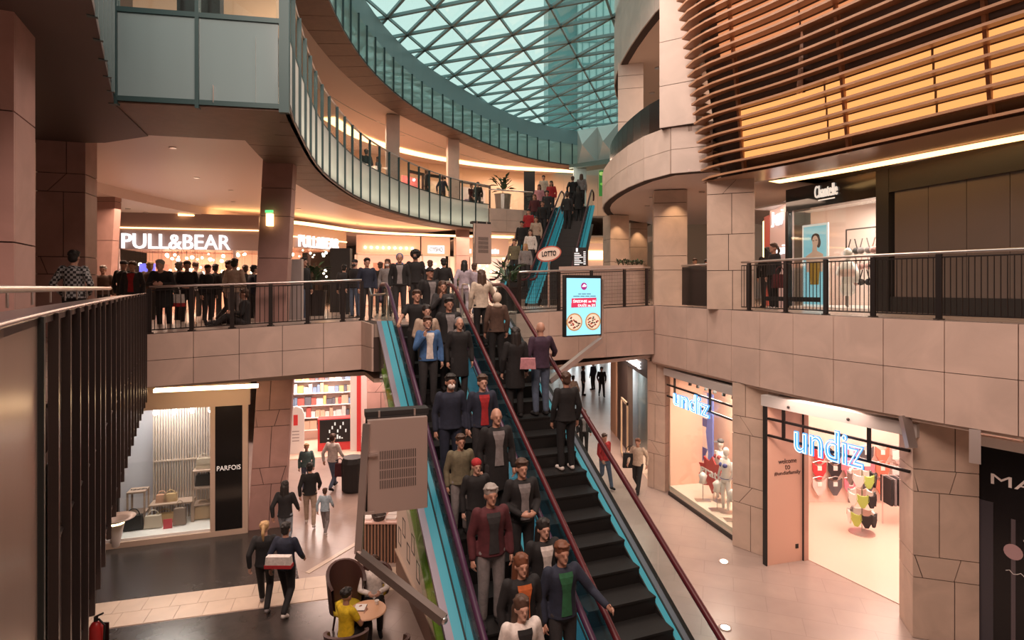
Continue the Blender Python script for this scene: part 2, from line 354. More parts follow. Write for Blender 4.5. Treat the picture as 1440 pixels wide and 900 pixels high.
def pose_meshes(pose):
    if pose in PM: return PM[pose]
    J = skel(pose); M = {}
    b = MB(); torso(b, J, 0)
    h = J['head']; limb(b, [J['neck'] - Vector((0, 0, .05)), h - Vector((0, -.015, .06))], [.06, .052])
    b.ball(h + Vector((0, .012, .02)), (.077, .093, .105), 14, 10); b.ball(h + Vector((0, -.025, -.045)), (.055, .06, .07), 12, 8)      # cranium, jaw
    b.ball(h + Vector((0, -.092, -.012)), (.014, .018, .026), 8, 6); b.ball(h + Vector((0, -.075, -.085)), (.024, .018, .018), 8, 6)     # nose, chin
    b.ball(h + Vector((0, -.070, .03)), (.05, .02, .020), 8, 6)                                                                     # brow
    for s in (-1, 1): b.ball(h + Vector((s * .079, .012, -.005)), (.012, .022, .034), 8, 6)
    for n, s in (('l', 1), ('r', -1)):
        limb(b, [J['sh' + n], J['el' + n], J['wr' + n]], [.05, .038, .026]); hand(b, J['wr' + n], J['hd' + n], Vector((-s * .3, -1, .2)) if J['hd' + n].z < -.5 else Vector((-s * .2, 0, 1)), Vector((s, 0, .3)), .45)
        limb(b, [J['hip' + n], J['kn' + n], J['an' + n]], [.082, .055, .036]); limb(b, [J['an' + n] - Vector((0, 0, .03)), J['toe' + n]], [.036, .03])
    M['body'] = remesh(b, .0095, .22, 'person')
    for key, lo, cut in (('jacket', .05, 1), ('coat', .36, 1), ('tshirt', .02, 0)):
        if pose in ('sit', 'sitfloor') and key == 'coat': continue
        b = MB(); torso(b, J, .022 if key != 'tshirt' else .012, lo)
        for n in 'lr':
            e = J['wr' + n] if cut else J['sh' + n].lerp(J['el' + n], .55)
            limb(b, [J['sh' + n], J['el' + n], J['el' + n].lerp(J['wr' + n], .93)], [.072, .056, .046]) if cut else limb(b, [J['sh' + n], e], [.066, .058])
        b.ball(J['neck'] + Vector((0, .01, -.01)), (.07, .07, .035), 12, 6)
        M[key] = remesh(b, .016, .35, key)
    b = MB()
    for n in 'lr': limb(b, [J['hip' + n] + Vector((0, 0, .02)), J['kn' + n], J['an' + n] + Vector((0, 0, .02))], [.10, .072, .058])
    b.ball(J['pel'] - Vector((0, 0, .01)), (.172, .122, .11), 14, 8); M['trousers'] = remesh(b, .016, .35, 'trousers')
    b = MB()
    for n in 'lr':
        a, t = J['an' + n], J['toe' + n]; d = (t - a); d.z *= .6
        limb(b, [a - Vector((0, -.03, .035)), a.lerp(t, .55) - Vector((0, 0, .012)), t], [.045, .043, .036])
    M['shoes'] = remesh(b, .014, .4, 'shoes')
    hr_ = random.Random(5)
    def hm(fn, nm, vx=.012):
        b = MB(); fn(b)
        if nm in ('short', 'long', 'bun', 'ponytail', 'afro'):
            for k in range(46):                      # locks that break the smooth cap
                a, e = hr_.uniform(0, 6.28), hr_.uniform(.05, 1.25); q = Vector((math.cos(a) * math.cos(e) * .088, math.sin(a) * math.cos(e) * .098, math.sin(e) * .095)) * (1.45 if nm == 'afro' else 1.0)
                if q.y < -.05 and q.z < .055: q.z = .06
                b.ball(h + Vector((0, .020, .048)) + q, (.020, .022, .014), 6, 5)
        M[nm] = remesh(b, vx, .4, 'hair')
    hm(lambda b: [b.ball(h + Vector((0, .020, .050)), (.087, .097, .092), 14, 9), b.ball(h + Vector((0, .055, -.01)), (.08, .06, .08), 12, 8)], 'short')
    hm(lambda b: [b.ball(h + Vector((0, .020, .048)), (.091, .098, .095), 14, 9), limb(b, [h + Vector((.045, .05, 0)), h + Vector((.07, .07, -.28))], [.06, .045]), limb(b, [h + Vector((-.045, .05, 0)), h + Vector((-.07, .07, -.28))], [.06, .045]), limb(b, [h + Vector((0, .075, 0)), h + Vector((0, .10, -.30))], [.07, .05])], 'long')
    hm(lambda b: [b.ball(h + Vector((0, .020, .048)), (.088, .097, .093), 14, 9), b.ball(h + Vector((0, .10, .10)), .05, 10, 8)], 'bun')
    hm(lambda b: [b.ball(h + Vector((0, .020, .048)), (.088, .097, .093), 14, 9), limb(b, [h + Vector((0, .11, .05)), h + Vector((0, .16, -.05)), h + Vector((0, .13, -.2))], [.035, .035, .02])], 'ponytail')
    hm(lambda b: b.ball(h + Vector((0, .045, .06)), (.145, .13, .135), 14, 10), 'afro')
    hm(lambda b: [b.ball(h + Vector((0, .015, .060)), (.09, .10, .075), 14, 9), b.ball(h + Vector((0, -.095, .058)), (.065, .06, .012), 10, 5)], 'cap')
    hm(lambda b: [b.ball(h + Vector((0, .018, .062)), (.092, .102, .088), 14, 9)], 'beanie')
    hm(lambda b: [b.ball(h + Vector((0, .05, .03)), (.10, .10, .115), 14, 9), b.ball(J['neck'] + Vector((0, .05, .0)), (.11, .09, .06), 12, 7)], 'hood')
    b = MB()
    for s in (-1, 1): b.ball(h + Vector((s * .030, -.081, .012)), (.009, .005, .0045), 8, 5)
    b.ball(h + Vector((0, -.083, -.055)), (.018, .004, .004), 8, 5)
    me = bpy.data.meshes.new('face'); me.from_pydata([tuple(v) for v in b.v], [], b.f); me.materials.append(WHITE); M['face'] = me
    b = MB(); b.ball(h + Vector((0, -.052, -.05)), (.06, .058, .05), 12, 8); me = bpy.data.meshes.new('mask'); me.from_pydata([tuple(v) for v in b.v], [], b.f); me.materials.append(WHITE); M['mask'] = me
    b = MB(); p, c, nk = J['pel'], J['chest'], J['neck']; ax = (nk - p).normalized(); yv = Vector((0, 1, 0)); yv = (yv - ax * yv.dot(ax)).normalized(); rows = []
    for t, rx, ry, an in ((.0, .158, .108, .30), (.2, .150, .104, .27), (.42, .148, .102, .24), (.62, .165, .112, .28), (.8, .168, .106, .36), (.92, .125, .086, .46)):
        q = p.lerp(c, t * 2) if t < .5 else c.lerp(nk, t * 2 - 1)
        rows.append([q + Vector((1, 0, 0)) * (rx + .031) * math.sin(an * (k - 3) / 3) * 1.25 - yv * (ry + .031) * math.cos(an * (k - 3) / 3) for k in range(7)])
    for r0, r1 in zip(rows, rows[1:]): b.strip(r0, r1)
    me = bpy.data.meshes.new('shirt_front'); me.from_pydata([tuple(v) for v in b.v], [], b.f); me.materials.append(WHITE); M['shirt'] = me
    M['J'] = J; PM[pose] = M; return M
FACEM = mat('face_dark', (.20, .10, .075), .5); SKINS = [mat('skin_%d' % i, c, .5) for i, c in enumerate(((.44, .24, .17), (.38, .20, .14), (.48, .28, .21), (.16, .08, .05)))]
CC = dict(black=(.012, .011, .012), charcoal=(.03, .028, .03), navy=(.015, .02, .04), grey=(.22, .20, .20), white=(.68, .62, .58), cream=(.6, .5, .4), brown=(.09, .05, .035), red=(.38, .02, .025), blue=(.05, .13, .30), jeans=(.09, .12, .18), lightjeans=(.24, .28, .32), green=(.02, .12, .05), khaki=(.15, .13, .08), pink=(.55, .25, .28), maroon=(.08, .015, .02), yellow=(.75, .52, .02), beige=(.45, .34, .26), orange=(.5, .12, .03), teal=(.10, .18, .18), lilac=(.42, .36, .42), purple=(.05, .025, .05), sky=(.35, .45, .52))
HC = dict(black=(.012, .009, .008), brown=(.06, .03, .018), blond=(.38, .24, .11), grey=(.28, .25, .23), red=(.45, .03, .03), auburn=(.13, .045, .02), white=(.6, .56, .52))
def fabric(c): return mat('fabric_' + c, CC[c], .85, noise=.25, nscale=14)
def hairm(c): return mat('hair_' + c, HC[c], .6)
PEOPLE = 0
def person(pos, face, h, label, pose='stand', top='jacket', tc='black', legs='charcoal', hair='short', hc='brown', shoes='black', shirt=None, mask=None, skin=None, group=None):
    global PEOPLE
    M = pose_meshes(pose); s = h / 1.72
    o = bpy.data.objects.new('person', M['body']); COL.objects.link(o); o.location = pos; o.rotation_euler.z = face; o.scale = (s, s, s); props(o, label, 'person', group)
    def ch(key, nm, m):
        c = bpy.data.objects.new(nm, M[key]); COL.objects.link(c); c.parent = o; c.material_slots[0].link = 'OBJECT'; c.material_slots[0].material = m; return c
    o.material_slots[0].link = 'OBJECT'; o.material_slots[0].material = SKINS[skin if skin is not None else PEOPLE % 3]; PEOPLE += 1
    ch(top, top, tc if not isinstance(tc, str) else fabric(tc)); ch('trousers', 'trousers', fabric(legs)); ch('shoes', 'shoes', fabric(shoes))
    if hair: ch(hair, 'hair' if hair not in ('cap', 'beanie', 'hood') else hair, hairm(hc) if hair not in ('cap', 'beanie', 'hood') else fabric(hc))
    ch('face', 'facial_features', FACEM)
    if shirt: ch('shirt', 'shirt_front', fabric(shirt))
    if mask: ch('mask', 'face_mask', fabric(mask))
    return o
for ps_ in ('stand', 'walk', 'rail', 'railr', 'phone', 'carry', 'pocket', 'leanrail', 'sit', 'sitfloor'): pose_meshes(ps_)
# ================================================================ PLAN CURVES
V2 = lambda *a: [Vector(p) for p in a]
L2C = V2((-3.84, 9.6), (-4.3, 11.4), (-4.95, 14.3), (-5.25, 16.8), (-5.3, 20.1), (-4.72, 23.6), (-3.85, 26.3), (-2.7, 28.6), (-1.25, 30.2))
L3C = V2((-4.7, 12.5), (-5.35, 16.6), (-5.5, 20.2), (-5.2, 23.4), (-4.4, 26.7), (-2.9, 30.1), (-0.85, 33.9), (1.5, 36.9), (4.9, 39.2))
RC = V2((4.4, 17.8), (5.55, 13.8), (6.6, 11.0), (7.9, 8.8), (9.6, 6.5))
RC2 = V2((5.3, 15.0), (4.45, 15.3), (3.74, 16.9), (3.42, 19.7), (3.62, 22.5), (4.6, 25.5), (6.6, 28))
RC3 = V2((5.6, 15.2), (4.5, 16.4), (4.05, 21.0), (4.5, 24.5), (6.0, 28))
SC = V2((4.98, 14.9), (5.15, 14.2), (6.2, 12.6), (7.15, 10.8), (8.1, 9.0), (9.4, 7.0), (11.0, 5.2))
NB, NCc = Vector((-7.92, 12.3)), Vector((-3.68, 14.0))
EL, ER = Vector((-3.14, 12.9)), Vector((0.08, 14.14))
# ================================================================ GROUND FLOOR
def floor_mat(name, c1, c2, cj, sx, sy, rough):
    m = bpy.data.materials.new(name); m.use_nodes = True; nt = m.node_tree; b = nt.nodes['Principled BSDF']
    tc = nt.nodes.new('ShaderNodeTexCoord'); br = nt.nodes.new('ShaderNodeTexBrick'); no = nt.nodes.new('ShaderNodeTexNoise')
    mx = nt.nodes.new('ShaderNodeMixRGB'); mx.blend_type = 'MULTIPLY'; mx.inputs[0].default_value = 0.35
    br.inputs['Color1'].default_value = (*c1, 1); br.inputs['Color2'].default_value = (*c2, 1); br.inputs['Mortar'].default_value = (*cj, 1)
    br.inputs['Scale'].default_value = 1; br.inputs['Brick Width'].default_value = sx; br.inputs['Row Height'].default_value = sy; br.inputs['Mortar Size'].default_value = 0.008
    no.inputs['Scale'].default_value = 1.5; no.inputs['Detail'].default_value = 8
    mp = nt.nodes.new('ShaderNodeMapping'); mp.inputs['Rotation'].default_value = (0, 0, R(20))
    nt.links.new(tc.outputs['Object'], mp.inputs[0]); nt.links.new(mp.outputs[0], br.inputs['Vector']); nt.links.new(tc.outputs['Object'], no.inputs['Vector'])
    nt.links.new(br.outputs['Color'], mx.inputs[1]); nt.links.new(no.outputs['Fac'], mx.inputs[2]); nt.links.new(mx.outputs[0], b.inputs['Base Color'])
    b.inputs['Roughness'].default_value = rough; return m
FLOORG = floor_mat('floor_stone_grey', (0.44, 0.34, 0.295), (0.42, 0.325, 0.285), (0.36, 0.275, 0.24), 1.2, 0.6, 0.28)
FLOORD = mat('floor_granite_dark', (0.055, 0.047, 0.043), 0.22, noise=0.3, nscale=3)
FLOORB = mat('floor_tile_beige', (0.62, 0.50, 0.40), 0.35, noise=0.12, nscale=2)
def flat(b, pts, z, th=0.02):
    return b.prism([(p[0], p[1], z - th) for p in pts], (0, 0, th))
fl = part('floor', FLOORG, None, lambda b: flat(b, [(-24, -8), (20, -8), (20, 62), (-24, 62)], 0, 0.3), kind='structure', label='polished stone ground floor of the mall')
t1 = G(132, 849); t2 = G(457, 809); u1 = G(143, 888); u2 = G(461, 847)
dr = (t2 - t1).normalized(); pn = Vector((-dr.y, dr.x, 0))
def gl(a, s, n): q = a + dr * s + pn * n; return (q.x, q.y)
part('dark_granite_field', FLOORD, fl, lambda b: flat(b, [gl(t1, -6, 0.0), gl(t1, 3.85, 0.0), gl(t1, 3.2, 3.6), gl(t1, -6, 3.6)], 0.006, 0.006))
part('dark_granite_field', FLOORD, fl, lambda b: flat(b, [gl(t1, -6, -1.05), gl(t1, 4.6, -1.05), gl(t1, 5.5, -5), gl(t1, -6, -5)], 0.006, 0.006))
for i in range(20):
    for r in range(2):
        s = -4.0 + i * 0.5 + r * 0.2
        part('floor_tile', FLOORB, fl, lambda b: flat(b, [gl(t1, s, -0.03 - r * .5), gl(t1, s + 0.49, -0.03 - r * .5), gl(t1, s + 0.49, -0.52 - r * .5), gl(t1, s, -0.52 - r * .5)], 0.012, 0.012))
a, b_ = G(432, 806), G(495, 764)
part('floor_strip', FLOORB, fl, lambda b: b.beam((a.x, a.y, .006), (b_.x + .6, b_.y + 1.0, .006), 0.12, 0.012))
# floor lamps sunk in the paving
for px, py in ((1018, 790), (1020, 883)):
    p = G(px, py); o = empty('floor_uplight', (p.x, p.y, 0), 'round recessed floor light %s' % ('in front of the stone pillar by the neon shop' if py < 800 else 'beside the foot of the escalator'), 'light')
    part('rim', STEEL, o, lambda b: b.lathe((p.x, p.y, 0), [(0.11, 0), (0.12, 0.012), (0.10, 0.016), (0.085, 0.012)], 20))
    part('lens', mat('lens_glow', (1, .9, .8), emit=5, ecol=(1, .82, .62), sample=False), o, lambda b: b.lathe((p.x, p.y, 0.004), [(0.085, 0), (0.085, 0.008), (0.0, 0.012)], 20))
# ================================================================ LEVEL 1 FLOORS
L1M = floor_mat('floor_gallery', (0.46, 0.36, 0.31), (0.42, 0.33, 0.28), (0.25, 0.19, 0.17), 0.9, 0.9, 0.25)
def l1floor(b):
    th = 0.3
    def pl(*vs): b.prism([(x, y, E + z - th) for x, y, z in vs], (0, 0, th))
    pl((-1.45, 0.3, -1.0), (-7.95, 12.2, -1.0), (-20, 12.2, -1.0), (-20, 0.3, -1.0))
    pl((-8.1, 12.4, -1.0), (-3.75, 14.1, -.80), (-6.5, 36, -1.0), (-20, 36, -1.0), (-20, 12.2, -1.0))
    pl((-3.75, 14.1, -.80), (EL.x, EL.y, -.82), (ER.x, ER.y, -.66), (0.3, 36, -.8), (-6.5, 36, -1.0))
    pl((ER.x, ER.y, -.66), (4.35, 17.7, -.56), (8, 36, -.6), (0.3, 36, -.8))
part('floor_1', L1M, None, l1floor, kind='structure', label='stone floor of the first upper gallery')
rcs = catmull(RC, 14)
part('floor_2', L1M, None, lambda b: b.prism([v3(p, E - .85) for p in offs(rcs, 0.08)] + [Vector((14, 6.5, E - .85)), Vector((14, 30, E - .85)), Vector((5, 30, E - .85)), Vector((4.6, 19, E - .85))], (0, 0, .3)), kind='structure', label='stone floor of the gallery above the neon shop')
# fascias of the upper gallery
wl = panelled('wall_left', [NB, NCc], (E - 2.15, E - 2.0), (E - 1.0, E - .80), 2, 0.92, STONE, side=-1, label='pale stone panelled front of the gallery opposite')
panelled('wall_left_return', [NCc, EL + Vector((.0, 0.0))], (E - 2.0, E - 1.9), (E - .80, E - .82), 2, 0.7, STONE, side=-1, label='stone panelled gallery end beside the escalator')
panelled('wall_bridge', [ER, Vector((4.36, 17.6))], (E - 1.86, E - 2.05), (E - .64, E - .54), 2, 1.06, STONE, side=-1, label='stone panelled front of the footbridge behind the advertising screen')
panelled('wall_right', RC, (E - 2.3, E - 2.3), (E - .54, E - .56), 2, 0.95, STONE, side=-1, label='stone panelled gallery front over the neon shop', jitter=0.006)
# soffits under them
part('ceiling_ground_left', CREAM, None, lambda b: b.prism([(-16, 3, E - 2.2), (-7.95, 12.6, E - 2.2), (-3.7, 14.3, E - 2.2), (-3.2, 13.2, E - 2.2), (0, 14.5, E - 2.2), (4.5, 18, E - 2.2), (4.5, 40, E - 2.2), (-16, 40, E - 2.2)], (0, 0, .1)), kind='structure', label='cream ceiling of the ground floor under the gallery')
part('trim_1', COVEH, None, lambda b: b.beam(W(203, 553, 12.7) + Vector((0, .35, 0)), W(354, 546, 13.5) + Vector((0, .35, 0)), 0.22, 0.07), kind='structure', label='glowing warm cove light over the handbag shop')
part('ceiling_ground_right', CREAM, None, lambda b: b.prism([v3(p, E - 2.36) for p in offs(catmull(RC, 10), 0.02)] + [Vector((16, 6.5, E - 2.36)), Vector((16, 24, E - 2.36)), Vector((4.5, 24, E - 2.36))], (0, 0, .06)), kind='structure', label='cream soffit over the right hand shopfronts')
# the outer shell of the mall
SHELL = mat('shell_plaster', (.45, .35, .30), .8)
for nm, bx, lb in (('wall_outer_left', (-24, -23.8, -8, 62, 0, E + 10.6), 'outer plaster wall behind the left shops'), ('wall_outer_right', (16.5, 16.7, -8, 62, 0, E + 10.6), 'outer plaster wall behind the right shops'), ('wall_outer_back', (-24, 16.7, -8.2, -8, 0, E + 10.6), 'plaster wall behind the viewer'), ('wall_outer_far', (-24, 16.7, 61.8, 62, 0, E + 10.6), 'outer plaster wall beyond the corridor')):
    part(nm, SHELL, None, lambda b: b.box(*bx), kind='structure', label=lb)
for bx in ((-23.8, -7, -8, 62, E + 10.6, E + 10.75), (9, 16.5, -8, 62, E + 10.6, E + 10.75), (-7, 9, 45.5, 62, E + 10.6, E + 10.75), (-7, 9, -8, 4, E + 10.6, E + 10.75)):
    part('ceiling_top', SHELL, None, lambda b: b.box(*bx), kind='structure', label='plaster ceiling around the glass roof')
# ================================================================ COLUMNS faced with stone blocks
def column(name, A, B, depth, z0, z1, m, label, rows=None, lean=(0, 0), seed=1, seams=True):
    """A,B plan ends of the face turned to the camera (left to right); depth goes away from it"""
    rnd = random.Random(seed); f = Facade(A, B); o = empty(name, (f.A.x, f.A.y, z0), label, kind='structure')
    H = z1 - z0; lv = Vector((lean[0], lean[1], 0))
    def sh(b):
        for v in b.v: v += lv * ((v.z - z0) / H)
        return b
    b = MB(); f.box(b, .02, f.L - .02, z0, z1, -depth + .02, -.02); sh(b).build('core', JOINT, o)
    z = z0; k = 0; g = .008
    hs = rows or [1.15, .42]
    while z < z1 - .05:
        h = min(hs[k % len(hs)] * rnd.uniform(.92, 1.08), z1 - z); h = z1 - z if z1 - z - h < .25 else h
        slant = (h < .6) and seams
        s = rnd.uniform(.35, .65) * f.L; d = .16 * (1 if rnd.random() < .5 else -1) if slant else 0
        tri = slant and rnd.random() < .5
        if tri:
            polys = [[(0, z + g), (s - .28 * f.L, z + g), (s - .12 * f.L, z + h - g) if 0 else (s - .30 * f.L - .1, z + h - g), (0, z + h - g)],
                     [(s - .28 * f.L + 2 * g, z + g), (s + .2 * f.L, z + g), (s + .2 * f.L + .1, z + h - g), (s - .30 * f.L - .1 + 2 * g, z + h - g)],
                     [(s + .2 * f.L + 2 * g, z + g), (f.L, z + g), (f.L, z + h - g), (s + .2 * f.L + .1 + 2 * g, z + h - g)]]
            polys = [[(min(max(u, 0), f.L), zz) for u, zz in p] for p in polys]
        elif seams:
            polys = [[(0, z + g), (s - d - g, z + g), (s + d - g, z + h - g), (0, z + h - g)], [(s - d + g, z + g), (f.L, z + g), (f.L, z + h - g), (s + d + g, z + h - g)]]
        else: polys = [[(0, z + g), (f.L, z + g), (f.L, z + h - g), (0, z + h - g)]]
        for p in polys:
            b = MB(); f.poly(b, p, -.04, rnd.uniform(0, .006)); sh(b).build('stone_block', m, o)
        for u0, u1 in ((0, .04), (f.L - .04, f.L)):       # the two sides
            b = MB(); f.box(b, u0, u1, z + g, z + h - g, -depth, -.045); sh(b).build('stone_block', m, o)
        z += h; k += 1
    return o
column('column', G(1030, 767)[:2], (5.98, 13.25), 0.6, 0, E - 2.3, STONE2, 'sandstone pillar between the two neon shop windows', seed=3)
column('column', (7.22, 10.25), (8.17, 9.95), 0.7, 0, E - 2.3, STONE2, 'sandstone pillar beside the black cosmetics panel', seed=8)
column('column', (4.30, 18.05), (4.72, 17.55), 0.5, 0, E - 2.3, STONE2, 'slim sandstone pillar between the home store and the neon shop', seed=4)
column('column', (-6.85, 14.75), (-6.02, 15.0), 0.7, 0, E - 2.2, STONE3, 'reddish stone pillar beside the tall black shop panel', seed=5, lean=(0.25, 0))
column('column', (-5.0, 19.6), (-4.2, 19.7), 0.7, 0, E - 2.2, STONE3, 'dark reddish pillar beside the red newsagent', seed=6)
column('column', (5.02, 14.65), (6.05, 14.2), 0.9, E - .55, E + 2.75, STONE2, 'sandstone pillar under the glowing slatted drum', rows=[1.0], seed=12, seams=True)
column('column', (4.50, 18.05), (5.50, 17.85), 0.9, E - .56, E + 3.1, STONE2, 'sandstone pillar on the gallery lit by a downlight near its top', rows=[1.2, .42], seed=14, seams=False)
column('column', (4.15, 24.0), (4.98, 24.2), 0.8, E - .7, E + 3.1, STONE2, 'sandstone pillar behind the planter on the footbridge', rows=[.9], seed=15, seams=False)
column('column', (5.62, 27.0), (6.45, 27.1), 0.8, E - .7, E + 3.1, STONE2, 'farther sandstone pillar behind the planter', rows=[.9], seed=16, seams=False)
column('column', (-6.28, 13.85), (-5.58, 13.95), 0.4, E - 0.95, E + 3.2, STONE3, 'leaning reddish pillar on the gallery between the two shop signs', rows=[1.0, .7], seed=17, lean=(0.22, 0), seams=False)
column('column', (-9.5, 11.35), (-8.7, 11.6), 0.6, E - 1.0, E + 3.35, STONE3, 'broad reddish stone pillar behind the plaid shirt', rows=[1.35, .35], seed=18)
column('column', (-6.24, 5.67), (-5.34, 6.1), 0.7, E - 1.0, E + 5.2, STONE3, 'tall reddish stone pillar close beside the near railing', rows=[1.45, 1.4], seed=19, seams=False)
column('column', (-14.1, 18.6), (-13.2, 18.6), 0.3, E - 1.0, E + 3.3, STONE3, 'dark pillar next to the large shop sign', rows=[1.2], seed=20, lean=(0.25, 0), seams=False)
column('column', (4.02, 15.5), (4.85, 15.0), 0.7, E + 4.35, E + 9.0, STONE4, 'pale stone pillar on the upper right gallery', rows=[1.2], seed=21, seams=False)
column('column', (3.95, 21.2), (4.85, 21.0), 0.8, E + 4.35, E + 8.4, STONE4, 'pale stone pier at the end of the upper right gallery', rows=[1.2, .5], seed=22, seams=False)
column('column', (-6.05, 27.4), (-5.45, 27.6), 0.5, E + 4.3, E + 8.4, STONE, 'round edged pillar on the second gallery', rows=[4], seed=23, seams=False)
column('column', (-3.55, 31.6), (-2.95, 31.8), 0.5, E + 4.3, E + 8.4, STONE, 'pillar on the second gallery before the cove light', rows=[4], seed=24, seams=False)
column('column', (-2.95, 30.0), (-2.25, 30.1), 0.6, E - 1, E + 3.1, STONE3, 'pillar of the first gallery among the far shops', rows=[1.4], seed=25, seams=False)
# ================================================================ LEVEL 2 LEFT GALLERY (glass fronted)
def soffit(name, c, d0, d1, z, m, n, label, th=.06, parts=None, extra=None):
    A, B = offs(c, d0), offs(c, d1)
    if c is c2: A, B = [[Vector((p.x, max(p.y, 9.72 + (p.x + 3.84) * .176))) for p in q] for q in (A, B)]
    if not parts:
        return part(name, m, None, lambda b: [b.prism([v3(A[i], z), v3(A[i + 1], z), v3(B[i + 1], z), v3(B[i], z)], (0, 0, th)) for i in range(len(c) - 1)], kind='structure', label=label)
    o = part(name, JOINT, None, lambda b: [b.prism([v3(A[i], z + .03), v3(A[i + 1], z + .03), v3(B[i + 1], z + .03), v3(B[i], z + .03)], (0, 0, th)) for i in range(len(c) - 1)], kind='structure', label=label)
    for i in range(len(c) - 1):
        e = .012
        q = [A[i].lerp(A[i + 1], e), A[i].lerp(A[i + 1], 1 - e), B[i].lerp(B[i + 1], 1 - e), B[i].lerp(B[i + 1], e)]
        part(parts, m, o, lambda b: b.prism([v3(p, z) for p in q], (0, 0, .03)))
    return o
n2 = round(clen(L2C) / 0.95); c2 = catmull(L2C, n2)
soffit('ceiling_edge_left', c2, -0.05, 1.1, E + 3.05, BROWN, n2, 'brown panelled underside rim of the glass fronted gallery', parts='soffit_panel')
soffit('ceiling_left', c2, 1.1, 7.6, E + 3.3, CEILP, n2, 'pale ceiling over the first gallery')
soffit('ceiling_left_outer', c2, 7.6, 15.5, E + 2.98, CEILP, n2, 'lower pale ceiling before the shopfronts', th=.4)
part('trim_2', CEILP, None, lambda b: b.strip([v3(p, E + 3.05) for p in offs(c2, 1.1)], [v3(p, E + 3.34) for p in offs(c2, 1.1)]), kind='structure', label='upstand at the edge of the gallery ceiling')
soffit('floor_3', c2, 0.05, 13, E + 4.2, L1M, n2, 'floor of the second gallery')
g2 = empty('glass_balustrade', v3(c2[0], E + 3.05), 'long curved glass balustrade with frosted lower panes on the second gallery', 'balustrade')
for i in range(n2):
    p, q = c2[i], c2[i + 1]; t = (q - p).normalized(); nr = Vector((t.y, -t.x)); e = .02
    b = MB(); panel(b, p + t * e, q - t * e, E + 3.1, E + 4.42, E + 3.1, E + 4.42, nr, .018); b.build('frosted_pane', FROST, g2)
    b = MB(); panel(b, p + t * e, q - t * e, E + 4.46, E + 5.38, E + 4.46, E + 5.38, nr, .018); b.build('clear_pane', GLASS, g2)
    b = MB(); b.beam(v3(p + nr * .03, E + 3.06), v3(p + nr * .03, E + 5.42), .045, .08, up=(nr.x, nr.y, 0)); b.build('mullion', TEALD, g2)
part('handrail', STEEL, g2, lambda b: b.tube([v3(p, E + 5.43) for p in c2], .035, 8), smooth=True)
part('bottom_rail', TEALD, g2, lambda b: [b.beam(v3(c2[i], E + 3.08), v3(c2[i + 1], E + 3.08), .07, .06) for i in range(n2)])
part('middle_rail', TEALD, g2, lambda b: [b.beam(v3(c2[i], E + 4.44), v3(c2[i + 1], E + 4.44), .05, .04) for i in range(n2)])
# lamps behind the frosted panes
part('trim_3', mat('led_warm', (1, .8, .6), emit=7.0, ecol=(1.0, 0.84, 0.64)), None, lambda b: b.strip([v3(p, E + 3.20) for p in offs(c2[int(n2 * .1):], .34)], [v3(p, E + 3.20) for p in offs(c2[int(n2 * .1):], .16)]), kind='structure', label='warm light strip behind the frosted panes')
part('wall_slab_edge', WHITE, None, lambda b: b.strip([v3(p, E + 3.1) for p in offs(c2, .45)], [v3(p, E + 4.2) for p in offs(c2, .45)]), kind='structure', label='white slab edge behind the frosted panes')
# the flat glazed bay over the near gallery
BA, BB = Vector((-6.40, 9.15)), Vector((-3.84, 9.6)); fb = Facade(BA, BB)
bay = empty('glass_bay', v3(BA, E + 2.95), 'flat glazed bay with two large frosted panes on the second gallery', 'window')
mid = fb.uz(278, 100)[0]
FROST2 = mat('pane_blue_grey', (0.19, 0.27, 0.285), 0.12, spec=0.7)
for u0, u1 in ((.06, mid - .03), (mid + .03, fb.L - .1)):
    part('frosted_pane', FROST2, bay, lambda b: fb.box(b, u0, u1, E + 3.1, E + 4.45, -.02, .01))
    part('clear_pane', GLASS, bay, lambda b: fb.box(b, u0, u1, E + 4.52, E + 6.4, -.02, .01))
for u, w in ((0.0, .12), (mid, .06), (fb.L, .16)):
    part('post', TEALD, bay, lambda b: fb.box(b, u - w / 2, u + w / 2, E + 2.95, E + 6.4, -.06, .05))
for z in (3.05, 4.485): part('rail', TEALD, bay, lambda b: fb.box(b, 0, fb.L, E + z - .04, E + z + .04, -.05, .04))
fb2 = Facade((-4.2, 5.6), BA)
for k in range(6):
    u0, u1 = fb2.L * k / 6, fb2.L * (k + 1) / 6
    part('side_pane', FROST2, bay, lambda b: fb2.box(b, u0 + .03, u1 - .03, E + 3.1, E + 6, -.02, .01))
    part('post', TEALD, bay, lambda b: fb2.box(b, u0 - .03, u0 + .03, E + 2.95, E + 6, -.05, .05))
part('ceiling_bay_rim', BROWN, None, lambda b: b.prism([v3(BA, E + 2.98), v3(BB, E + 2.98), Vector((-4.9, 11.6, E + 2.98)), Vector((-7.1, 11.1, E + 2.98))], (0, 0, .08)), kind='structure', label='brown underside of the glazed bay')
part('ceiling_bay', mat('soffit_dark', (.075, .05, .042), .5), None, lambda b: b.prism([Vector((-4.1, 5.5, E + 2.96)), v3(BA, E + 2.96), Vector((-7.1, 11.1, E + 2.96)), Vector((-8.3, 11.6, E + 2.96)), Vector((-16, 11.6, E + 2.96)), Vector((-16, 3, E + 2.96)), Vector((-4.1, 3, E + 2.96))], (0, 0, .1)), kind='structure', label='dark brown soffit over the near gallery')
part('ceiling_near', CEILP, None, lambda b: b.prism([Vector((-4.9, 11.5, E + 3.37)), Vector((-7.1, 11.0, E + 3.37)), Vector((-22, 11.0, E + 3.37)), Vector((-22, 20, E + 3.37)), Vector((-9, 20, E + 3.37))], (0, 0, .06)), kind='structure', label='pale ceiling beside the glazed bay')
part('wall_bay_inner', mat('shop_warm_wall', (.75, .55, .38), .7), None, lambda b: b.box(-9, -5.6, 13.5, 13.7, E + 4.3, E + 8), kind='structure', label='warm lit shop wall behind the glazed bay')
